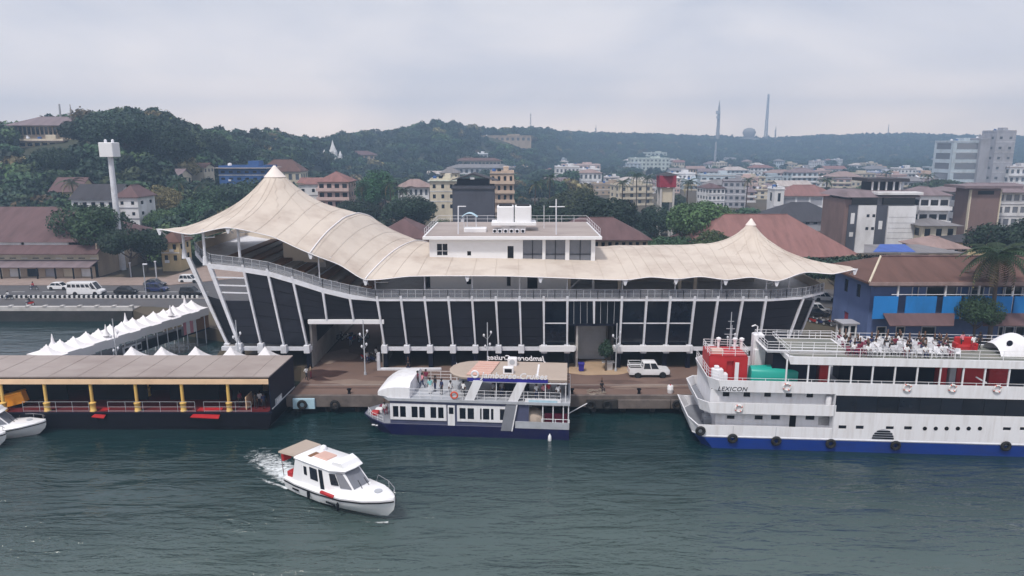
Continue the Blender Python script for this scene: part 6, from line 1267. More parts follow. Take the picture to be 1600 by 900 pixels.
y = 215; RT = thing('red_water_tower', 'red square water tower on concrete legs among trees', 'water tower', (P(1040,310,y).x, y, 2)); zt, zm = Zv(274,y)-2, Zv(292,y)-2
part('tank', MB().bbox(-2.5,2.5,-2.5,2.5,zm,zt,.08), 'w_maroon', RT); part('roof', MB().lathe([(4.2,0),(.3,1.0)], (0,0,zt), 4), 'r_dark', RT)
for sx in (-1.9,1.9):
    for sy in (-1.9,1.9): part('leg', MB().bbox(sx-.3,sx+.3,sy-.3,sy+.3,0,zm,.03), 'concrete_light', RT)
part('brace_panel', MB().box(-1.6,1.6,-1.7,-1.5,zm-4.5,zm-.2), 'w_cream', RT)
# ---- right
building('long low red tiled hall with hipped roof behind the small canopy', 1076,1336,400,408,152,24,'w_cream',1,16,'hip','r_red',Zv(335,164)-Zv(400,152),over=1.2,group='large halls behind the terminal',name='tiled_hall',cat='building')
building('dark grey roofed shed behind the broad red hall', 1206,1330,346,352,236,22,'w_grey',1,10,'hip','r_dark',5.5,name='dark_shed',cat='building')
building('white framed office block with deep grey bays and red roof', 1222,1306,306,348,285,14,'w_white',2,4,'hip','r_red',4.0,over=.8,ww=.86,wh=.6,win='w_grey',name='office_block',cat='building'); building('narrow white stair tower at the left of the framed office block', 1209,1224,296,348,282,8,'w_white',2,1,'flat','w_white',ww=.3,name='stair_tower',cat='building')
building('tall pale tower slab with horizontal window bands at the far right', 1486,1530,222,300,430,20,'w_paleblue',5,1,'flat','w_grey',ww=.76,wh=.62,win='glass_grey',over=.3,name='tower_block',cat='building',group='pale towers'); building('pale ribbed stair slab in the middle of the towers', 1528,1552,218,300,428,18,'w_grey',1,1,'flat','w_grey',ww=.01,wh=.01,over=.3,name='tower_block',cat='building',group='pale towers',side=False)
building('tallest grey tower slab at the far right', 1552,1582,206,300,436,14,'w_grey',6,2,'flat','w_grey',ww=.3,wh=.25,over=.3,name='tower_block',cat='building',group='pale towers'); building('white apartment block at the right edge below the towers', 1576,1620,262,300,420,14,'w_white',3,5,'flat','r_pink',balcony='w_white',name='apartment_block',cat='building')
# modern white building
y = 186; MW = thing('modern_building', 'modern white and charcoal building with black window strips on the right', 'building', (Xu(1325,330,y), y, 2)); q = lambda n, mb, m, par=None, **k: part(n, mb, m, par or MW, wd=True, **k)
X_ = lambda u: Xu(u,330,y); Zz = lambda v: Zv(v,y)
q('brown_wing', MB().box(X_(1321),X_(1334),y+.6,y+14,2,Zz(312)), 'w_brown'); q('core', MB().box(X_(1334),X_(1432),y+1.2,y+15,2,Zz(305)), 'w_grey')
for u0, u1, va, vb, m_, yo in ((1341,1369.5,321,400,'w_white',0),(1386.5,1430,322,400,'w_white',-.6),(1327,1341,320,400,'w_charcoal',.3),(1369.5,1386.5,321,400,'w_charcoal',-.2)):
    q('facade_panel', MB().bbox(X_(u0)+.02,X_(u1)-.02,y+yo,y+1.1,2,Zz(va),.03), m_)
for u0, u1 in ((1331,1370.5),(1380,1429)): q('window_strip', MB().box(X_(u0),X_(u1),y+.3,y+1.1,Zz(321.5)+.25,Zz(308)), 'glass')
q('roof', MB().loft([[(X_(1318),y-1,Zz(308)),(X_(1434),y-1,Zz(308)),(X_(1434),y+16,Zz(308)),(X_(1318),y+16,Zz(308))],[(X_(1330),y+3,Zz(299)),(X_(1430),y+3,Zz(299)),(X_(1430),y+13,Zz(299)),(X_(1330),y+13,Zz(299))]]), 'r_purple')
q('ledge', MB().bbox(X_(1366),X_(1436),y-1.2,y+3,Zz(304),Zz(300),.05), 'w_white'); q('roof_room', MB().box(X_(1374),X_(1416),y+5,y+11,Zz(299),Zz(285)), 'dark_navy'); q('roof_room_top', MB().box(X_(1362),X_(1428),y+3.5,y+12.5,Zz(285),Zz(280)), 'r_dark')
for u in (1373,1383,1395,1407,1417): q('roof_column', MB().bbox(X_(u)-.2,X_(u)+.2,y+4.4,y+4.8,Zz(301),Zz(285),.02), 'w_white')
for u in (1357,1366):
    for v in (337,357): q('window', MB().box(X_(u-2.2),X_(u+2.2),y-.05,y-.01,Zz(v+2.2),Zz(v-2.2)), 'glass')
for u, v0, v1 in ((1334,333,350),(1377,345,358),(1334,363,370)): q('light_panel', MB().box(X_(u-3),X_(u+3),y-.25 if u > 1360 else y+.24,y-.21 if u > 1360 else y+.29,Zz(v1),Zz(v0)), 'w_white')
for v in (339,348,356,363,372,384): q('panel_joint', MB().box(X_(1388),X_(1428),y-.63,y-.602,Zz(v)-.05,Zz(v)+.05), 'w_grey')
building('white wing with rounded balconies right of the modern building', 1436,1482,305,350,192,12,'w_white',2,3,'hip','r_purple',2.0,ww=.8,wh=.4,balcony='w_white',name='balcony_wing',cat='building'); building('low grey house with curved white front below the balcony wing', 1440,1494,352,376,182,9,'w_cream',1,3,'hip','r_grey',1.4,over=1.2)
building('three storey grey block with white bands at the right edge', 1493,1640,300,375,205,14,'w_white',4,12,'hip','r_purple',2.2,over=1.5,ww=.7,wh=.5,name='banded_block',cat='building',win='glass_grey')
y = 196; BP = thing('brown_stair_tower', 'brown panelled stair tower with cream edges on the right', 'building', (Xu(1512,340,y), y, 2)); a, b = Xu(1513,340,y), Xu(1558,340,y); part('shaft', MB().box(a,b,y,y+7,2,Zv(294,y)), 'w_brown', BP, wd=True); part('cap', MB().box(a-3,b+5,y-1.5,y+8,Zv(294,y),Zv(290,y)), 'r_purple', BP, wd=True)
for x in (a-.3,b+.02): part('edge_pilaster', MB().bbox(x,x+.28,y-.25,y+.6,2,Zv(296,y),.02), 'w_cream', BP, wd=True)
part('vent_window', MB().box(a+1.8,b-1.8,y-.06,y-.01,Zv(304,y),Zv(298,y)), 'dark', BP, wd=True)
building('yellow walled house below the brown stair tower', 1490,1555,378,392,172,10,'w_yellow',1,5,'hip','r_dark',1.2)
tarp = thing('blue_tarpaulin_shed', 'shed roof covered with blue tarpaulin behind the blue building', 'shed', (Xu(1420,390,132),132,2)); part('wall', MB().box(-8,9,0,8,0,6.5), 'w_tan', tarp); part('roof', MB().slab([(-9,-1,Zv(396,131)-2),(10,-1,Zv(396,131)-2),(7,9,Zv(383,141)-2),(-4,9,Zv(383,141)-2)], (0,0,.15)), 'r_grey', tarp); part('tarpaulin', MB().slab([(-7,-.6,Zv(396,131)-1.8),(1,-.6,Zv(396,131)-1.8),(4,8.6,Zv(383,141)-1.8),(-1,8.6,Zv(383,141)-1.8)], (0,0,.06)), 'r_blue', tarp)
building('pink roofed shed behind the palm', 1452,1512,388,394,140,10,'w_tan',1,5,'hip','r_pink',1.8)
# ---- hazy small houses: wall, roof, u0,u1, v eave, v base, distance, words
SM = [(1092,1130,268,280,470,'w_white','r_purple','first small white house of the hazy town right of the red tower'),(1128,1170,266,278,520,'w_paleblue','r_pale','pale blue house below the tall concrete mast'),(1140,1196,278,292,430,'w_cream','r_purple','cream house with purple roof above the red hall'),(1172,1208,262,274,560,'w_white','r_red','white house with red roof below the thin lattice mast'),(1176,1206,298,312,330,'w_cream','r_maroon','cream house left of the narrow white stair tower'),(1150,1180,300,316,310,'w_pink','r_purple','pink house behind the leafy trees left of the red hall'),(1200,1240,270,282,500,'w_pink','r_pink','pink house with pink roof in the hazy town'),(1236,1262,262,272,640,'w_cream','r_grey','small cream house high in the hazy town'),(1240,1290,280,292,420,'w_white','r_purple','white house with purple roof behind the framed office'),(1262,1300,268,278,560,'w_pink','r_pale','pinkish house with pale roof in the hazy town'),(1290,1322,264,273,700,'w_white','r_red','tiny white house with red roof under the far ridge'),(1300,1345,276,292,460,'w_cream','r_pink','cream hotel with pink roof in the hazy town'),(1312,1366,272,284,520,'w_cream','r_maroon','cream double storey house with maroon roof left of the modern building'),(1352,1392,264,274,640,'w_paleblue','r_grey','pale blue house under the ridge above the modern building'),(1368,1402,270,280,560,'w_white','r_blue','white house with blue roof above the modern building'),(1396,1440,266,278,600,'w_white','r_pale','white house with pale roof right above the modern building'),(1404,1440,284,296,400,'w_cream','r_red','cream house with red roof behind the rooftop columns'),(1430,1470,272,284,520,'w_peach','r_red','peach house with red roof left of the tall towers'),(1436,1486,286,298,380,'w_white','r_purple','white house with purple roof in front of the towers'),(1452,1486,262,274,620,'w_paleblue','r_pale','pale blue block hugging the left of the tall towers'),(1462,1490,250,262,720,'w_white','r_blue','white house with blue roof high left of the towers'),(1330,1356,258,266,800,'w_white','r_pale','tiny pale house highest in the hazy town'),(1220,1246,256,264,820,'w_cream','r_red','tiny cream house under the ridge below the small mast'),(1104,1124,256,264,800,'w_white','r_purple','tiny white house under the ridge below the concrete mast'),(945,968,278,290,500,'w_white','r_pink','white house right of the hazy apartment blocks'),(940,960,292,304,380,'w_tan','r_brown','tan house low between the hazy blocks and the palms'),(850,872,268,280,520,'w_cream','r_red','cream house left of the hazy apartment blocks'),(600,626,262,272,520,'w_white','r_grey','small white house alone on the wooded slope in the centre'),(640,660,257,264,600,'w_white','r_pale','tiny white house on the slope above the pink roofs'),(800,824,262,276,420,'w_peach','r_brown','peach house just right of the stepped hotel'),(286,318,262,272,330,'w_cream','r_brown','cream house half hidden under the big hill trees'),(205,232,276,288,250,'w_white','r_maroon','small white house right of the tower pole among trees')]
for k, (u0,u1,vt,vb,Y,wl_,rm,lb) in enumerate(SM): building(lb, u0,u1,vt,vb,Y,11+(k%3)*2,wl_,2 if vb-vt > 10 else 1,max(3,round((u1-u0)*Y/1100/3.2)),('gable','hip','flat','hip','flat')[k % 5],rm,balcony=('w_white' if k % 4 == 1 else False),group='small houses of the hazy town',over=.9,rz=R((k*37 % 21)-10)*.5)
rr = random.Random(11); wc = ['w_white','w_cream','w_pink','w_paleblue','w_peach','w_green']; rcs = ['r_purple','r_red','r_pale','r_pink','r_grey','r_maroon','r_grey','r_pale']
cn = {'w_white':'white','w_cream':'cream','w_pink':'pink','w_paleblue':'pale blue','w_peach':'peach','w_green':'pale green','r_purple':'purple','r_red':'red','r_pale':'pale','r_pink':'pink','r_grey':'grey','r_maroon':'maroon'}
k = 0; seen = set()
while k < 34:
    u = 850+rr.random()*720; Y = 480+rr.random()*620; x = (u-800)/FPX*Y; 
    if hz(x,Y) > 14 or (1440 < u and Y < 480): continue
    a, b = rr.choice(wc), rr.choice(rcs); wpx = (9+rr.random()*9)/Y*FPX; vt = 450-(math.atan((-(CAMH-9-rr.random()*3)/Y)+0)+PITCH)/1*FPX
    vt = 450 - FPX*math.tan(PITCH - math.atan((CAMH-(hz(x,Y)+6+rr.random()*4))/Y)); vb = 450 - FPX*math.tan(PITCH - math.atan((CAMH-hz(x,Y))/Y))
    lb = f'distant {cn[a]} house with {cn[b]} roof, number {k+1} from the front of the haze'
    zone = ['behind the central trees','below the concrete mast','below the lattice mast','above the framed office','above the modern building','left of the tall towers','behind the tall towers'][min(6, int((u-850)/103))]
    lb = f'distant {cn[a]} house with {cn[b]} roof {zone}'
    if lb in seen: continue
    seen.add(lb); building(lb, u, u+wpx, vt, vb, Y, 10, a, 2 + k % 2, 4 + k % 3, ('hip','flat','gable','flat')[k % 4], b, group='distant houses under the far ridge', over=.8, rz=R(rr.uniform(-12,12))); k += 1
ZN = ['right of the peach slab','behind the central grove','around the red tower','above the red hall','behind the stair tower','behind the dark shed','left of the modern roof']
k = 0; rr = random.Random(23)
while k < 30:
    u = 815+rr.random()*640; Y = 320+rr.random()*190; x = (u-800)/FPX*Y
    if hz(x,Y) > 10: continue
    a, b = rr.choice(['w_white','w_cream','w_grey','w_tan','w_pink','w_paleblue']), rr.choice(['r_grey','r_pale','r_purple','r_maroon','w_white']); fl = rr.choice((2,2,3,3,4)); wpx = (8+rr.random()*12)/Y*FPX; hgt = fl*3.0
    vt = 450 - FPX*math.tan(PITCH - math.atan((CAMH-(hz(x,Y)+hgt))/Y)); vb = 450 - FPX*math.tan(PITCH - math.atan((CAMH-hz(x,Y))/Y))
    cn.update({'w_grey':'grey','w_tan':'tan'}); lb = f'{("","","two","three","four")[fl]} storey {cn[a]} block with {cn.get(b,"white")} roof {ZN[min(6,int((u-815)/92))]}'
    if lb in seen: continue
    seen.add(lb); building(lb, u, u+wpx, vt, vb, Y, 9+rr.random()*5, a, fl, rr.choice((3,4,5)), rr.choice(('flat','flat','hip','gable')), b, group='mid distance blocks of the town', over=.5, rz=R(rr.uniform(-18,18)), balcony=rr.choice((False,False,'w_white','w_cream')), ww=rr.uniform(.35,.65), wh=rr.uniform(.35,.55), name='town_block', cat='building'); k += 1
# ---- blue building on the right
y = 101.0; BB = thing('blue_building', 'two storey blue building with brown hipped roof and bright blue balcony', 'building', (Xu(1358,480,y), y, 2)); q = lambda n, mb, m, par=None, **k: part(n, mb, m, par or BB, wd=True, **k)
bx0, bx1 = Xu(1358,480,y), 100.0; ze = Zv(438,y-.8); zbal0, zbal1, zaw = Zv(495,y-2), Zv(464,y-2), Zv(498,y-3)
wins = [(1426,1434),(1448,1475),(1478,1494),(1502,1513),(1518,1536),(1546,1553),(1557,1567),(1571,1596),(1600,1612)]
ops = [(Xu(a,456,y)-bx0, Xu(b,456,y)-bx0, Zv(464,y), Zv(448.5,y)) for a, b in wins] + [(Xu(a,520,y)-bx0, Xu(b,520,y)-bx0, Zv(526,y), Zv(511,y)) for a, b in ((1370,1383),(1400,1412),(1440,1460),(1560,1566),(1570,1583),(1587,1600))]
q('front_wall', wall_open(MB(), (bx0,y), (bx1,y), 2, ze+.2, ops, (0,-1), .3), 'w_violet')
for k, o in enumerate(ops): q('window', MB().box(bx0+o[0],bx0+o[1],y+.2,y+.25,o[2],o[3]), ('w_blue','glass','glass_grey')[k % 3] if k < 9 else 'glass'); q('window_frame', MB().box(bx0+o[0]-.12,bx0+o[0],y-.06,y-.002,o[2]-.1,o[3]+.1).box(bx0+o[1],bx0+o[1]+.12,y-.06,y-.002,o[2]-.1,o[3]+.1).box(bx0+o[0],bx0+o[1],y-.06,y-.002,o[3],o[3]+.1), 'w_white')
q('side_wall', wall_open(MB(), (bx0,y), (bx0,y+11.5), 2, ze+.2, [(3,4.2,7.5,9.5),(7,8.2,7.5,9.5),(6,7.5,2,4.4)], (-1,0), .25), 'w_violet')
for a, b, c, d in ((3,4.2,7.5,9.5),(7,8.2,7.5,9.5),(6,7.5,2,4.4)): q('side_window', MB().box(bx0+.15,bx0+.2,y+a,y+b,c,d), 'w_maroon' if c < 5 else 'glass')
q('rear_wall', MB().box(bx0,bx1,y+11.4,y+11.6,2,ze), 'w_violet')
q('balcony_floor', MB().box(bx0+1.2,bx1,y-2,y-.02,zbal0-.3,zbal0), 'concrete')
for u0, u1 in ((1364,1402),(1414,1462),(1472,1500),(1504,1580),(1583,1640)): q('balcony_panel', MB().bbox(Xu(u0,480,y-2),Xu(u1,480,y-2),y-2.1,y-1.95,zbal0-.3,zbal1+.1,.02), 'w_brightblue')
for u in (1402,1476,1528,1581,1603): x = Xu(u,470,y-2); q('balcony_post', MB().bbox(x-.12,x+.12,y-2.05,y-1.8,zbal0,ze,.02), 'w_white')
q('balcony_rail', MB().tube([(bx0+2,y-2,zbal1+.35),(bx1,y-2,zbal1+.35)], .06, 5), 'w_white')
q('awning', MB().slab([(bx0+1,y-4.2,zaw-.8),(Xu(1490,500,y-4),y-4.2,zaw-.8),(Xu(1490,500,y-2),y-2.1,zaw+.5),(bx0+1,y-2.1,zaw+.5)], (0,0,.1)), 'r_maroon'); q('awning', MB().slab([(Xu(1535,500,y-4),y-4.2,zaw-.8),(bx1,y-4.2,zaw-.8),(bx1,y-2.1,zaw+.5),(Xu(1535,500,y-2),y-2.1,zaw+.5)], (0,0,.1)), 'r_maroon')
q('ground_floor_front', MB().box(bx0+.8,bx1,y-1.95,y-1.8,2,zbal0-.3), 'dark_navy') if False else None
zr_ = Zv(400,y+6); mb = MB(); a = [(bx0-1.6,y-2.4,ze),(bx1,y-2.4,ze),(bx1,y+13,ze),(bx0-1.6,y+13,ze)]; rd = [(Xu(1376,400,y+5.5),y+5.5,zr_),(bx1,y+5.5,zr_)]
mb.poly(a[0],a[1],rd[1],rd[0]); mb.poly(a[2],a[3],rd[0],rd[1]); mb.poly(a[3],a[0],rd[0]); mb.box(bx0-1.6,bx1,y-2.4,y+13,ze-.3,ze-.004); rf_ = q('roof', mb, 'r_brown')
part('hip_cap', MB().tube([Vector(a[0])+Vector((.05,.05,.05)), Vector(rd[0])+Vector((0,0,.05))], .16, 6), 'w_cream', rf_, wd=True); part('ridge_cap', MB().tube([Vector(rd[0])+Vector((0,0,.06)),Vector(rd[1])+Vector((0,0,.06))], .16, 6), 'r_maroon', rf_, wd=True)
q('eave_fascia', MB().box(bx0-1.6,bx1,y-2.52,y-2.4,ze-.45,ze+.05), 'r_pink'); q('soffit_band', MB().box(bx0+.2,bx1,y-.3,y-.05,ze-1.1,ze-.3), 'r_purple')
b = G(1321,527,2); KI = thing('guard_booth', 'small white guard booth between terminal and blue building', 'booth', b); q = lambda n, mb, m, par=None, **k: part(n, mb, m, par or KI, **k)
q('walls', wall_open(wall_open(MB(), (-1.1,-1), (1.1,-1), 0, 2.3, [(.25,.95,.9,2.0),(1.25,1.95,0,2.0)], (0,-1), .12), (-1.1,-1), (-1.1,1), 0, 2.3, [(.5,1.5,1,2)], (-1,0), .12).box(1.05,1.1,-1,1,0,2.3).box(-1.1,1.1,.95,1,0,2.3), 'w_white'); q('roof', MB().bbox(-1.35,1.35,-1.3,1.3,2.3,2.5,.05), 'w_grey'); q('window', MB().box(-.85,-.15,-.9,-.86,.9,2.0), 'glass'); q('door', MB().box(.15,.85,-.9,-.86,0,2.0), 'dark')
# ---- masts on the ridge
def mast(label, u, vt, vb, Y, kind):
    T = thing('ridge_mast', label, 'mast', (Xu(u,vb,Y),Y,min(hz(Xu(u,vb,Y),Y),Zv(vb,Y)-2)), 0, 'masts on the far ridge'); h = Zv(vt,Y)-T.location.z
    if kind == 'lattice':
        w0, w1 = h*.026, h*.012
        for sx, sy in ((-1,-1),(1,-1),(1,1),(-1,1)): part('leg', MB().tube([(sx*w0,sy*w0,0),(sx*w1,sy*w1,h)], h*.008, 5), 'grey_steel', T)
        mb = MB(); n = 9
        for k in range(n):
            f0, f1 = k/n, (k+1)/n; a, b = w0+(w1-w0)*f0, w0+(w1-w0)*f1
            for s in (-1,1): mb.tube([(-a*s,-a,h*f0),(b*s,-b,h*f1)], h*.005, 4); mb.tube([(a,-a*s,h*f0),(b,b*s,h*f1)], h*.005, 4)
        part('bracing', mb, 'grey_steel', T); part('antenna_head', MB().lathe([(w1*2,0),(w1*2,h*.08)], (0,0,h*.93), 8), 'grey_steel', T)
    else:
        part('shaft', MB().lathe([(h*.05,0),(h*.038,h*.5),(h*.028,h*.8),(h*.012,h*.92),(.15,h)], n=10), 'concrete', T, smooth=40); part('dish', MB().lathe([(h*.05,0),(h*.05,h*.08)], (-h*.035,-h*.04,h*.66), 10), 'grey_steel', T); part('dish', MB().lathe([(h*.04,0),(h*.04,h*.05)], (-h*.03,-h*.04,h*.56), 10), 'grey_steel', T)
mast('dark concrete mast with dishes on the ridge, left of the two tallest', 1121,156,218,1500,'shaft'); mast('tall thin lattice mast on the ridge, right of the two tallest', 1196,148,220,1560,'lattice'); mast('short mast just right of the tall lattice mast', 1211,197,220,1560,'shaft'); mast('lattice mast on the ridge above the stepped hotel', 829,178,212,1000,'lattice'); mast('short mast on the ridge left of the centre of the picture', 931,195,212,1350,'shaft'); mast('short mast on the ridge right of the dome', 1387,195,214,1600,'lattice'); mast('thin dark pole below the ridge near the concrete mast', 1116,222,272,900,'lattice')
mast('grey lattice aerial on the hilltop building roof', 95,163,185,292,'lattice'); mast('thin second aerial on the hilltop building roof', 112,163,186,293,'shaft')
DM = thing('domed_tank', 'round domed tank on the far ridge between the tall masts', 'tank', (Xu(1170,216,1550),1550,Zv(222,1550)), 0); part('drum', MB().lathe([(22,0),(22,8),(10,9)], n=16), 'concrete', DM, smooth=40); part('dome', MB().lathe([(10,9),(12,14),(14,20),(11,27),(4,30)], n=16), 'concrete', DM, smooth=50)
building('ruined beige terrace wall on the ridge above the stepped hotel', 748,830,213,222,830,6,'w_tan',1,10,'flat','w_tan',name='terrace_wall',cat='building',group=None,ground=Zv(232,830))
# ================================================================== trees
def leafmat(name, c, var=.4, hue=None):
    m = bpy.data.materials.new(name); m.use_nodes = True; t = m.node_tree; b = t.nodes['Principled BSDF']; n = t.nodes.new; l = t.links.new
    geo = n('ShaderNodeNewGeometry'); oi = n('ShaderNodeObjectInfo'); nz = n('ShaderNodeTexNoise'); nz.inputs['Scale'].default_value = .35; nz.inputs['Detail'].default_value = 3; l(geo.outputs['Position'], nz.inputs[0])
    hs = n('ShaderNodeHueSaturation'); hs.inputs['Color'].default_value = (*c, 1)
    a = n('ShaderNodeMapRange'); a.inputs[3].default_value = 1-var; a.inputs[4].default_value = 1+var; l(geo.outputs['Random Per Island'], a.inputs[0])
    d = n('ShaderNodeMapRange'); d.inputs[1].default_value = .3; d.inputs[2].default_value = .7; d.inputs[3].default_value = .7; d.inputs[4].default_value = 1.3; l(nz.outputs[0], d.inputs[0])
    e = n('ShaderNodeMapRange'); e.inputs[3].default_value = .55; e.inputs[4].default_value = 1.75; l(oi.outputs['Random'], e.inputs[0])
    m1 = n('ShaderNodeMath'); m1.operation = 'MULTIPLY'; l(a.outputs[0], m1.inputs[0]); l(d.outputs[0], m1.inputs[1]); m2 = n('ShaderNodeMath'); m2.operation = 'MULTIPLY'; l(m1.outputs[0], m2.inputs[0]); l(e.outputs[0], m2.inputs[1]); l(m2.outputs[0], hs.inputs['Value'])
    h = n('ShaderNodeMapRange'); h.inputs[3].default_value = .47; h.inputs[4].default_value = .53; l(oi.outputs['Random'], h.inputs[0]); l(h.outputs[0], hs.inputs['Hue'])
    l(hs.outputs[0], b.inputs['Base Color']); b.inputs['Roughness'].default_value = .6; b.inputs['Specular IOR Level'].default_value = .25
    M[name] = m
leafmat('leaf_dark', (.016,.034,.020)); leafmat('leaf_mid', (.026,.050,.022)); leafmat('leaf_light', (.05,.078,.030)); leafmat('leaf_dry', (.13,.105,.05)); leafmat('leaf_bright', (.028,.085,.034))
mat('bark', (.085,.062,.048), .9, .25, 2, bump=.03, stretch=(1,1,.3))
def crown_data(seed, rx, ry, rz_, n, leaf, lobes=9, flat=.35):
    g = np.random.default_rng(seed)
    d = g.normal(size=(lobes,3)); d /= np.linalg.norm(d, axis=1)[:,None]; d[:,2] = np.abs(d[:,2])*.9-.25
    cen = d*np.array([rx,ry,rz_])*g.uniform(.35,.72,(lobes,1)); rad = g.uniform(.34,.55,lobes)
    k = g.integers(0, lobes, n); dv = g.normal(size=(n,3)); dv /= np.linalg.norm(dv, axis=1)[:,None]
    rr_ = g.uniform(.55,1.05,n)**.6
    p = cen[k] + dv*rr_[:,None]*rad[k][:,None]*np.array([rx,ry,rz_])
    nn = dv*.8 + g.normal(size=(n,3))*.55 + np.array([0,0,.35]); nn /= np.linalg.norm(nn, axis=1)[:,None]
    a = np.cross(nn, g.normal(size=(n,3))); a /= np.linalg.norm(a, axis=1)[:,None]; b = np.cross(nn, a)
    s = leaf*g.uniform(.55,1.35,n)[:,None]; e = g.uniform(.45,.9,n)[:,None]
    v = np.stack([p-a*s-b*s*e*.4, p+b*s*e-a*s*.1, p+a*s+b*s*e*.25, p-b*s*e*.8+a*s*.2], axis=1).reshape(-1,3)
    return v
def quads(name, v, mname):
    n = len(v)//4; me = bpy.data.meshes.new(name); me.vertices.add(len(v)); me.vertices.foreach_set('co', v.astype(np.float32).ravel())
    me.loops.add(4*n); me.loops.foreach_set('vertex_index', np.arange(4*n, dtype=np.int32)); me.polygons.add(n); me.polygons.foreach_set('loop_start', np.arange(0,4*n,4,dtype=np.int32)); me.polygons.foreach_set('loop_total', np.full(n,4,dtype=np.int32))
    me.update(calc_edges=True); me.materials.append(M[mname]); return me
def trunk_mesh(seed, h, r, spread, nb=6):
    g = random.Random(seed); mb = MB(); pts = [(0,0,0),(g.uniform(-.1,.1)*h*.3,g.uniform(-.1,.1)*h*.3,h*.3),(g.uniform(-.1,.1)*h*.5,g.uniform(-.1,.1)*h*.5,h*.62)]
    mb.tube(pts, r, 8, r1=r*.6); top = Vector(pts[-1])
    for k in range(nb):
        t = 2*math.pi*k/nb+g.uniform(-.3,.3); s = spread*g.uniform(.5,.95); b0 = lerp(Vector(pts[1]), top, g.uniform(.3,1)); e = b0+Vector((math.cos(t)*s, math.sin(t)*s, h*g.uniform(.25,.42)))
        mb.tube([b0, lerp(b0,e,.5)+Vector((0,0,-h*.03)), e], r*.45, 6, r1=r*.1)
    return mb.mesh('trunk', smooth=40)
def tree(label, u, vbase, Y, width, height, m='leaf_mid', seed=1, n=3500, leaf=None, group='trees', name='tree', trunk_f=.28, zb=None, flat=1.0, lobes=10, depth=None):
    x = Xu(u, vbase, Y); z = zb if zb is not None else hz(x, Y); T = thing(name, label, 'tree', (x, Y, z), 0, group); rz_ = height*(1-trunk_f*.75)/2*flat
    cz = height-rz_*.95
    tk = trunk_mesh(seed, cz*1.05, max(.15,height*.028), width*.35); tk.materials.append(M['bark']); part('trunk', tk, None, T)
    cd = crown_data(seed, width/2, (depth or width)/2, rz_, int(n*1.9), (leaf or max(.16, width*.032))*.62, lobes); cd[:,2] += cz
    part('crown', quads('crown', cd, m), None, T); return T
# big hill trees at the left
for lb, u, v, Y, wpx, vt, m_, n_ in (('largest dark spreading tree crowning the left hill',200,268,262,150,166,'leaf_dark',9000),('dark spreading tree on the left side of the big hill tree',138,262,268,70,182,'leaf_dark',5000),('dark tree right of the largest hill tree',272,268,264,80,184,'leaf_dark',5000),('rounded tree right of the hill crest group',330,262,300,60,201,'leaf_dark',4500),('sparse brownish tree top behind the largest hill tree',245,262,300,46,168,'leaf_dry',1300),('sparse tree top at the left behind the largest hill tree',140,262,292,34,164,'leaf_dry',900),('tree on the saddle left of the big canopy peak',372,262,330,60,214,'leaf_dark',4000)):
    x = Xu(u,v,Y); z = hz(x,Y); h = Zv(vt,Y)-z; w_ = wpx/FPX*Y; tree(lb, u, v, Y, w_, max(h,6), m_, int(u), n_, leaf=.75, group='large trees on the left hill', name='rain_tree', flat=1.0, lobes=22, trunk_f=.05)
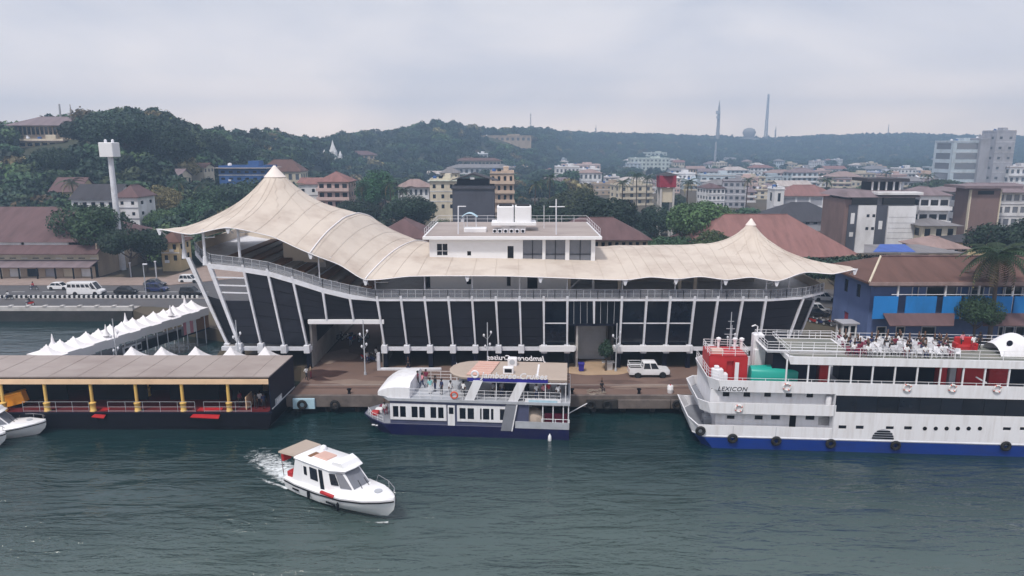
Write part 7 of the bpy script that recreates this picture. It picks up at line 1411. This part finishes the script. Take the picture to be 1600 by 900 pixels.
# nearer individual trees
NT = [('bushy dark tree between the warehouse and the tower pole',150,430,158,17,17,'leaf_mid',5000),('dark leafy tree in front of the yellow gatehouse',205,434,152,14,12.5,'leaf_dark',5000),('small dark tree left of the yellow gatehouse',232,432,156,8,9,'leaf_dark',3000),('tall slim tree at the corner of the warehouse',172,425,164,9,15,'leaf_mid',3000),('pale dry crowned tree above the left end of the terminal',255,340,205,13,17,'leaf_dry',4500),('olive tree below the dry crowned tree',248,352,190,12,12,'leaf_light',4000),('green tree behind the left end of the big canopy',300,345,200,14,14,'leaf_mid',4000),('bright green palm like clump above the warehouse roof',60,320,190,10,13,'leaf_bright',3000),('bright green tree at the left edge above the warehouse',8,325,190,9,12,'leaf_bright',3000),('dark tree under the hilltop building',95,320,232,16,16,'leaf_dark',4500),
 ('tall bright green tree right of the pink house',590,330,240,15,21,'leaf_bright',5000),('dark tree behind the slope of the big canopy',555,340,215,17,13,'leaf_dark',5000),('dark round tree left of the dark slab block',645,345,205,17,15,'leaf_dark',5000),('small green tree right beside the dark slab block',690,345,196,7,9,'leaf_bright',2500),('leafless looking pale bush behind the second canopy arch',585,345,170,9,7,'leaf_dry',2200),
 ('dark tree at the left of the grove behind the control block',822,350,190,16,14,'leaf_dark',5000),('dark tree in the middle of the grove behind the control block',880,352,180,18,14,'leaf_dark',5500),('bright green tree above the middle of the grove',895,345,240,20,15,'leaf_light',4500),('dark tree at the right of the grove behind the control block',950,352,185,18,16,'leaf_dark',5500),('large leafy tree left of the red hall',1095,360,168,17,17,'leaf_light',6500),('green tree below the red water tower',1050,362,150,14,10,'leaf_mid',5000),('round dark green tree behind the right canopy shoulder',1040,396,128,13,7,'leaf_mid',5000),('dark low tree in the notch left of the small canopy peak',1130,398,128,9,6,'leaf_dark',3500),('sparse tree between the leafy tree and the red hall',1140,350,178,12,13,'leaf_light',2500),
 ('dark green tree right of the small canopy beside the modern building',1312,420,126,15,9,'leaf_dark',6500),('second dark tree under the modern building facade',1345,408,140,12,8,'leaf_mid',4500),('leafy dark tree in front of the blue balcony beneath the palm',1520,535,97.5,6.5,8.0,'leaf_mid',4500),('dark tree at the right edge behind the blue roof',1592,400,140,17,15,'leaf_dark',5000),('hazy green trees left of the tall towers',1460,300,360,30,12,'leaf_mid',4500),('round green tree in front of the pale towers',1500,300,350,26,11,'leaf_dark',4000),('small round tree beside the entrance recess',947,552,85.6,2.2,4.2,'leaf_dark',1500),('wide tree behind the framed office block',1330,318,300,30,10,'leaf_mid',4000),('tall thin tree behind the pink roof shop row',600,312,300,16,17,'leaf_dark',4000),('tree in front of the cream ledged block',655,330,235,12,12,'leaf_dark',3500)]
for k, (lb, u, v, Y, w_, h, m_, n_) in enumerate(NT): tree(lb, u, v, Y, w_, h, m_, 100+k, n_, group='trees of the town', leaf=max(.2, w_*.03) if Y < 250 else w_*.035, zb=2.0 if Y < 130 else None)
# palms
def frond_mesh(L0=3.4):
    mb = MB(); n = 16; pts = [Vector((L0*f*(1-.12*f), 0, L0*(.42*f-.78*f*f))) for f in [k/n for k in range(n+1)]]
    mb.tube(pts, .045, 4, r1=.01)
    for k in range(2, n+1):
        f = k/n; ll = .75*math.sin(math.pi*min(.95,f*.85+.12))+.12
        for s in (-1,1):
            p = pts[k]; q_ = p+Vector((.28*ll, s*ll*.85, -.38*ll)); w2 = Vector((.07,0,0)); mb.poly(p-w2, p+w2, q_+w2*.3, q_-w2*.3)
    return mb.mesh('frond', recalc=False)
FM = frond_mesh(); FM.materials.append(M['leaf_mid'])
def palm(label, u, vbase, Y, h, s=1.0, nf=24, seed=1, dry=4):
    x = Xu(u,vbase,Y); T = thing('coconut_palm', label, 'palm', (x,Y,hz(x,Y)), 0, 'coconut palms'); g = random.Random(seed); lean = g.uniform(-.6,.6)
    tk = MB().tube([(lean*f*f, 0, h*f) for f in [k/8 for k in range(9)]], .22*s, 8, r1=.14*s); part('trunk', tk, 'bark', T, smooth=40)
    for k in range(nf):
        o = part('frond', FM, None, T); o.location = (lean,0,h-.05); t = k*2.399+g.uniform(-.2,.2); el = (.75-1.5*(k/nf)) if k < nf-dry else -.35-.5*g.random(); o.rotation_euler = (g.uniform(-.2,.2), -el+.1, t); o.scale = [s*g.uniform(.85,1.1)]*3
        if k >= nf-dry: o.material_slots[0].link = 'OBJECT'; o.material_slots[0].material = M['leaf_dry']
    return T
tree('light green crown between the canopy and the red hall', 1108, 372, 146, 12, 11, 'leaf_light', 311, 5000, group='trees of the town'); tree('olive green crown right of the round dark tree behind the canopy', 1076, 380, 138, 11, 9, 'leaf_mid', 312, 4500, group='trees of the town')
palm('coconut palm in front of the blue building on the right', 1545, 535, 97, Zv(398,97)-2, 1.55, 36, 3, 8)
tree('green tree hiding the legs of the red water tower', 1024, 350, 192, 12, 13, 'leaf_dark', 301, 4000, group='trees of the town'); tree('dark tree in front of the bright blue building', 376, 330, 225, 22, 18.5, 'leaf_dark', 302, 4500, group='trees of the town'); tree('green tree below the right end of the bright blue building', 338, 335, 222, 15, 17, 'leaf_mid', 303, 4500, group='trees of the town')
for k_, (u_, v_, y_, h_) in enumerate(((455,330,225,15),(612,330,230,16),(628,332,226,14),(835,330,250,15),(858,330,255,17),(972,330,260,15),(1072,330,240,16),(1165,330,300,14),(1290,320,300,14),(1382,300,360,15),(1448,300,340,14),(120,330,205,14),(285,330,215,16),(318,330,225,15))): palm('slender coconut palm '+('behind the right slope of the big canopy','left of the cream ledged block','beside the palm left of the cream ledged block','right of the peach apartment slab','second palm right of the peach apartment slab','behind the end of the long dark shed','right of the red water tower','left of the narrow stair tower','behind the framed office block','behind the modern building roof','left of the pale towers','beside the low white walled house','above the left end of the canopy','right of the palm above the left end of the canopy')[k_], u_, v_, y_, h_, 1.25, 14, 20+k_, 2)
palm('distant coconut palm behind the centre grove', 995, 300, 300, 16, 1.4, 18, 4, 2); palm('second distant coconut palm left of the red tower', 1010, 300, 320, 14, 1.3, 18, 5, 2); palm('slim coconut palm right of the pink house', 566, 318, 236, 15, 1.2, 18, 6, 3)
# ---- woods on the hills: one mass of crowns
vcol = bpy.data.collections.new('crown_variants')
mns = ['leaf_dark','leaf_mid','leaf_dark','leaf_light','leaf_mid','leaf_dark','leaf_dry','leaf_mid']
for k in range(8):
    cd = crown_data(900+k, 4.6*(1,1.15,.8,1,1.2,.7,1,.6)[k], 4.6*(1,1.15,.8,1,1.2,.7,1,.6)[k], 3.6*(1,.8,1.15,1,.85,1.3,1,1.45)[k], 900, .5, (9,7,10,6,12,6,7,5)[k]); cd[:,2] += 3.9; o = bpy.data.objects.new('crown_variant', quads('crown_variant', cd, mns[k])); vcol.objects.link(o)
g = np.random.default_rng(3); pts, scl, rot, var = [], [], [], []
BX = [(o.location.x, o.location.y, max([abs(c.dimensions.x) for c in o.children] or [5])) for o in list(COL.objects) if o.get('category') in ('house','building') and o.location.y > 180]
HB = [(o.location.x, o.location.y, max([abs(c.dimensions.x) for c in o.children] or [5]), o.location.z+3) for o in list(COL.objects) if o.name.split('.')[0] in ('hilltop_building','hilltop_annex','white_church','terrace_wall')]
def scatter(n, u0, u1, y0, y1, hill, smin, smax, pw=1.0):
    for _ in range(n):
        u = g.uniform(u0,u1); y = y0+(y1-y0)*g.uniform(0,1)**pw; x = (u-800)/FPX*y; z = hz(x,y)
        if hill and z < 3.2 and g.uniform() < .85: continue
        if any(abs(y-by-6) < (8 if hill else 13) and bx-5 < x < bx+bw+5 for bx, by, bw in BX): continue
        if hill and any(by-110 < y < by and bx-3 < x*by/y < bx+bw+3 and z+8 > CAMH+(bz-CAMH)*y/by for bx, by, bw, bz in HB): continue
        # keep the sight lines in front of houses fairly clear
        if not hill and any(by-60 < y < by and bx-2 < x*by/y < bx+bw+2 for bx, by, bw in BX): continue
        pts.append((x,y,z-.6)); scl.append(g.uniform(smin,smax)); rot.append(g.uniform(0,6.28)); var.append(int(g.choice(8, p=[.2,.17,.16,.12,.14,.12,.03,.06])))
scatter(3600, -60, 480, 175, 420, True, .5, 1.75)
scatter(2500, 380, 900, 330, 1080, True, .7, 2.2)
scatter(9000, 820, 1700, 900, 1820, True, .9, 1.8)
scatter(700, -60, 560, 165, 300, False, .55, 1.2)
scatter(900, 520, 1640, 200, 520, False, .55, 1.1)
scatter(1500, 560, 1640, 450, 1100, False, .7, 1.3)
me = bpy.data.meshes.new('hill_woods'); me.from_pydata(pts, [], [])
for nm, ty, dat in (('scl','FLOAT',scl),('rot','FLOAT',rot),('var','INT',var)): a = me.attributes.new(nm, ty, 'POINT'); a.data.foreach_set('value', dat)
wo = bpy.data.objects.new('hill_woods', me); COL.objects.link(wo); tag(wo, 'dense green woods covering the hills and filling gaps in the town', 'woods', kind='stuff')
ng = bpy.data.node_groups.new('woods', 'GeometryNodeTree'); ng.interface.new_socket('Geometry', in_out='INPUT', socket_type='NodeSocketGeometry'); ng.interface.new_socket('Geometry', in_out='OUTPUT', socket_type='NodeSocketGeometry')
n = ng.nodes.new; gi, go = n('NodeGroupInput'), n('NodeGroupOutput'); ip = n('GeometryNodeInstanceOnPoints'); ci = n('GeometryNodeCollectionInfo'); ci.inputs['Collection'].default_value = vcol; ci.inputs['Separate Children'].default_value = True; ci.inputs['Reset Children'].default_value = True
def na(name, ty): q_ = n('GeometryNodeInputNamedAttribute'); q_.data_type = ty; q_.inputs[0].default_value = name; return q_.outputs[0]
l = ng.links.new; mp = n('GeometryNodeMeshToPoints'); l(gi.outputs[0], mp.inputs[0]); l(mp.outputs[0], ip.inputs['Points']); l(ci.outputs[0], ip.inputs['Instance']); ip.inputs['Pick Instance'].default_value = True; l(na('var','INT'), ip.inputs['Instance Index'])
cx = n('ShaderNodeCombineXYZ'); l(na('rot','FLOAT'), cx.inputs[2]); l(cx.outputs[0], ip.inputs['Rotation']); l(na('scl','FLOAT'), ip.inputs['Scale']); l(ip.outputs[0], go.inputs[0])
md = wo.modifiers.new('woods', 'NODES'); md.node_group = ng
# ================================================================== hazy air over the whole place
hm = bpy.data.materials.new('haze'); hm.use_nodes = True; t = hm.node_tree; t.nodes.clear()
o_ = t.nodes.new('ShaderNodeOutputMaterial'); pv_ = t.nodes.new('ShaderNodeVolumePrincipled')
pv_.inputs['Color'].default_value = (.50,.72,1.0,1); pv_.inputs['Density'].default_value = .00070; pv_.inputs['Anisotropy'].default_value = .2
t.links.new(pv_.outputs[0], o_.inputs['Volume']); M['haze'] = hm
if HAZE: solo('haze', MB().box(-2000,2000,-450,2000,-2.6,150), 'haze', 'pale blue haze over the town and river', 'haze', kind='stuff')
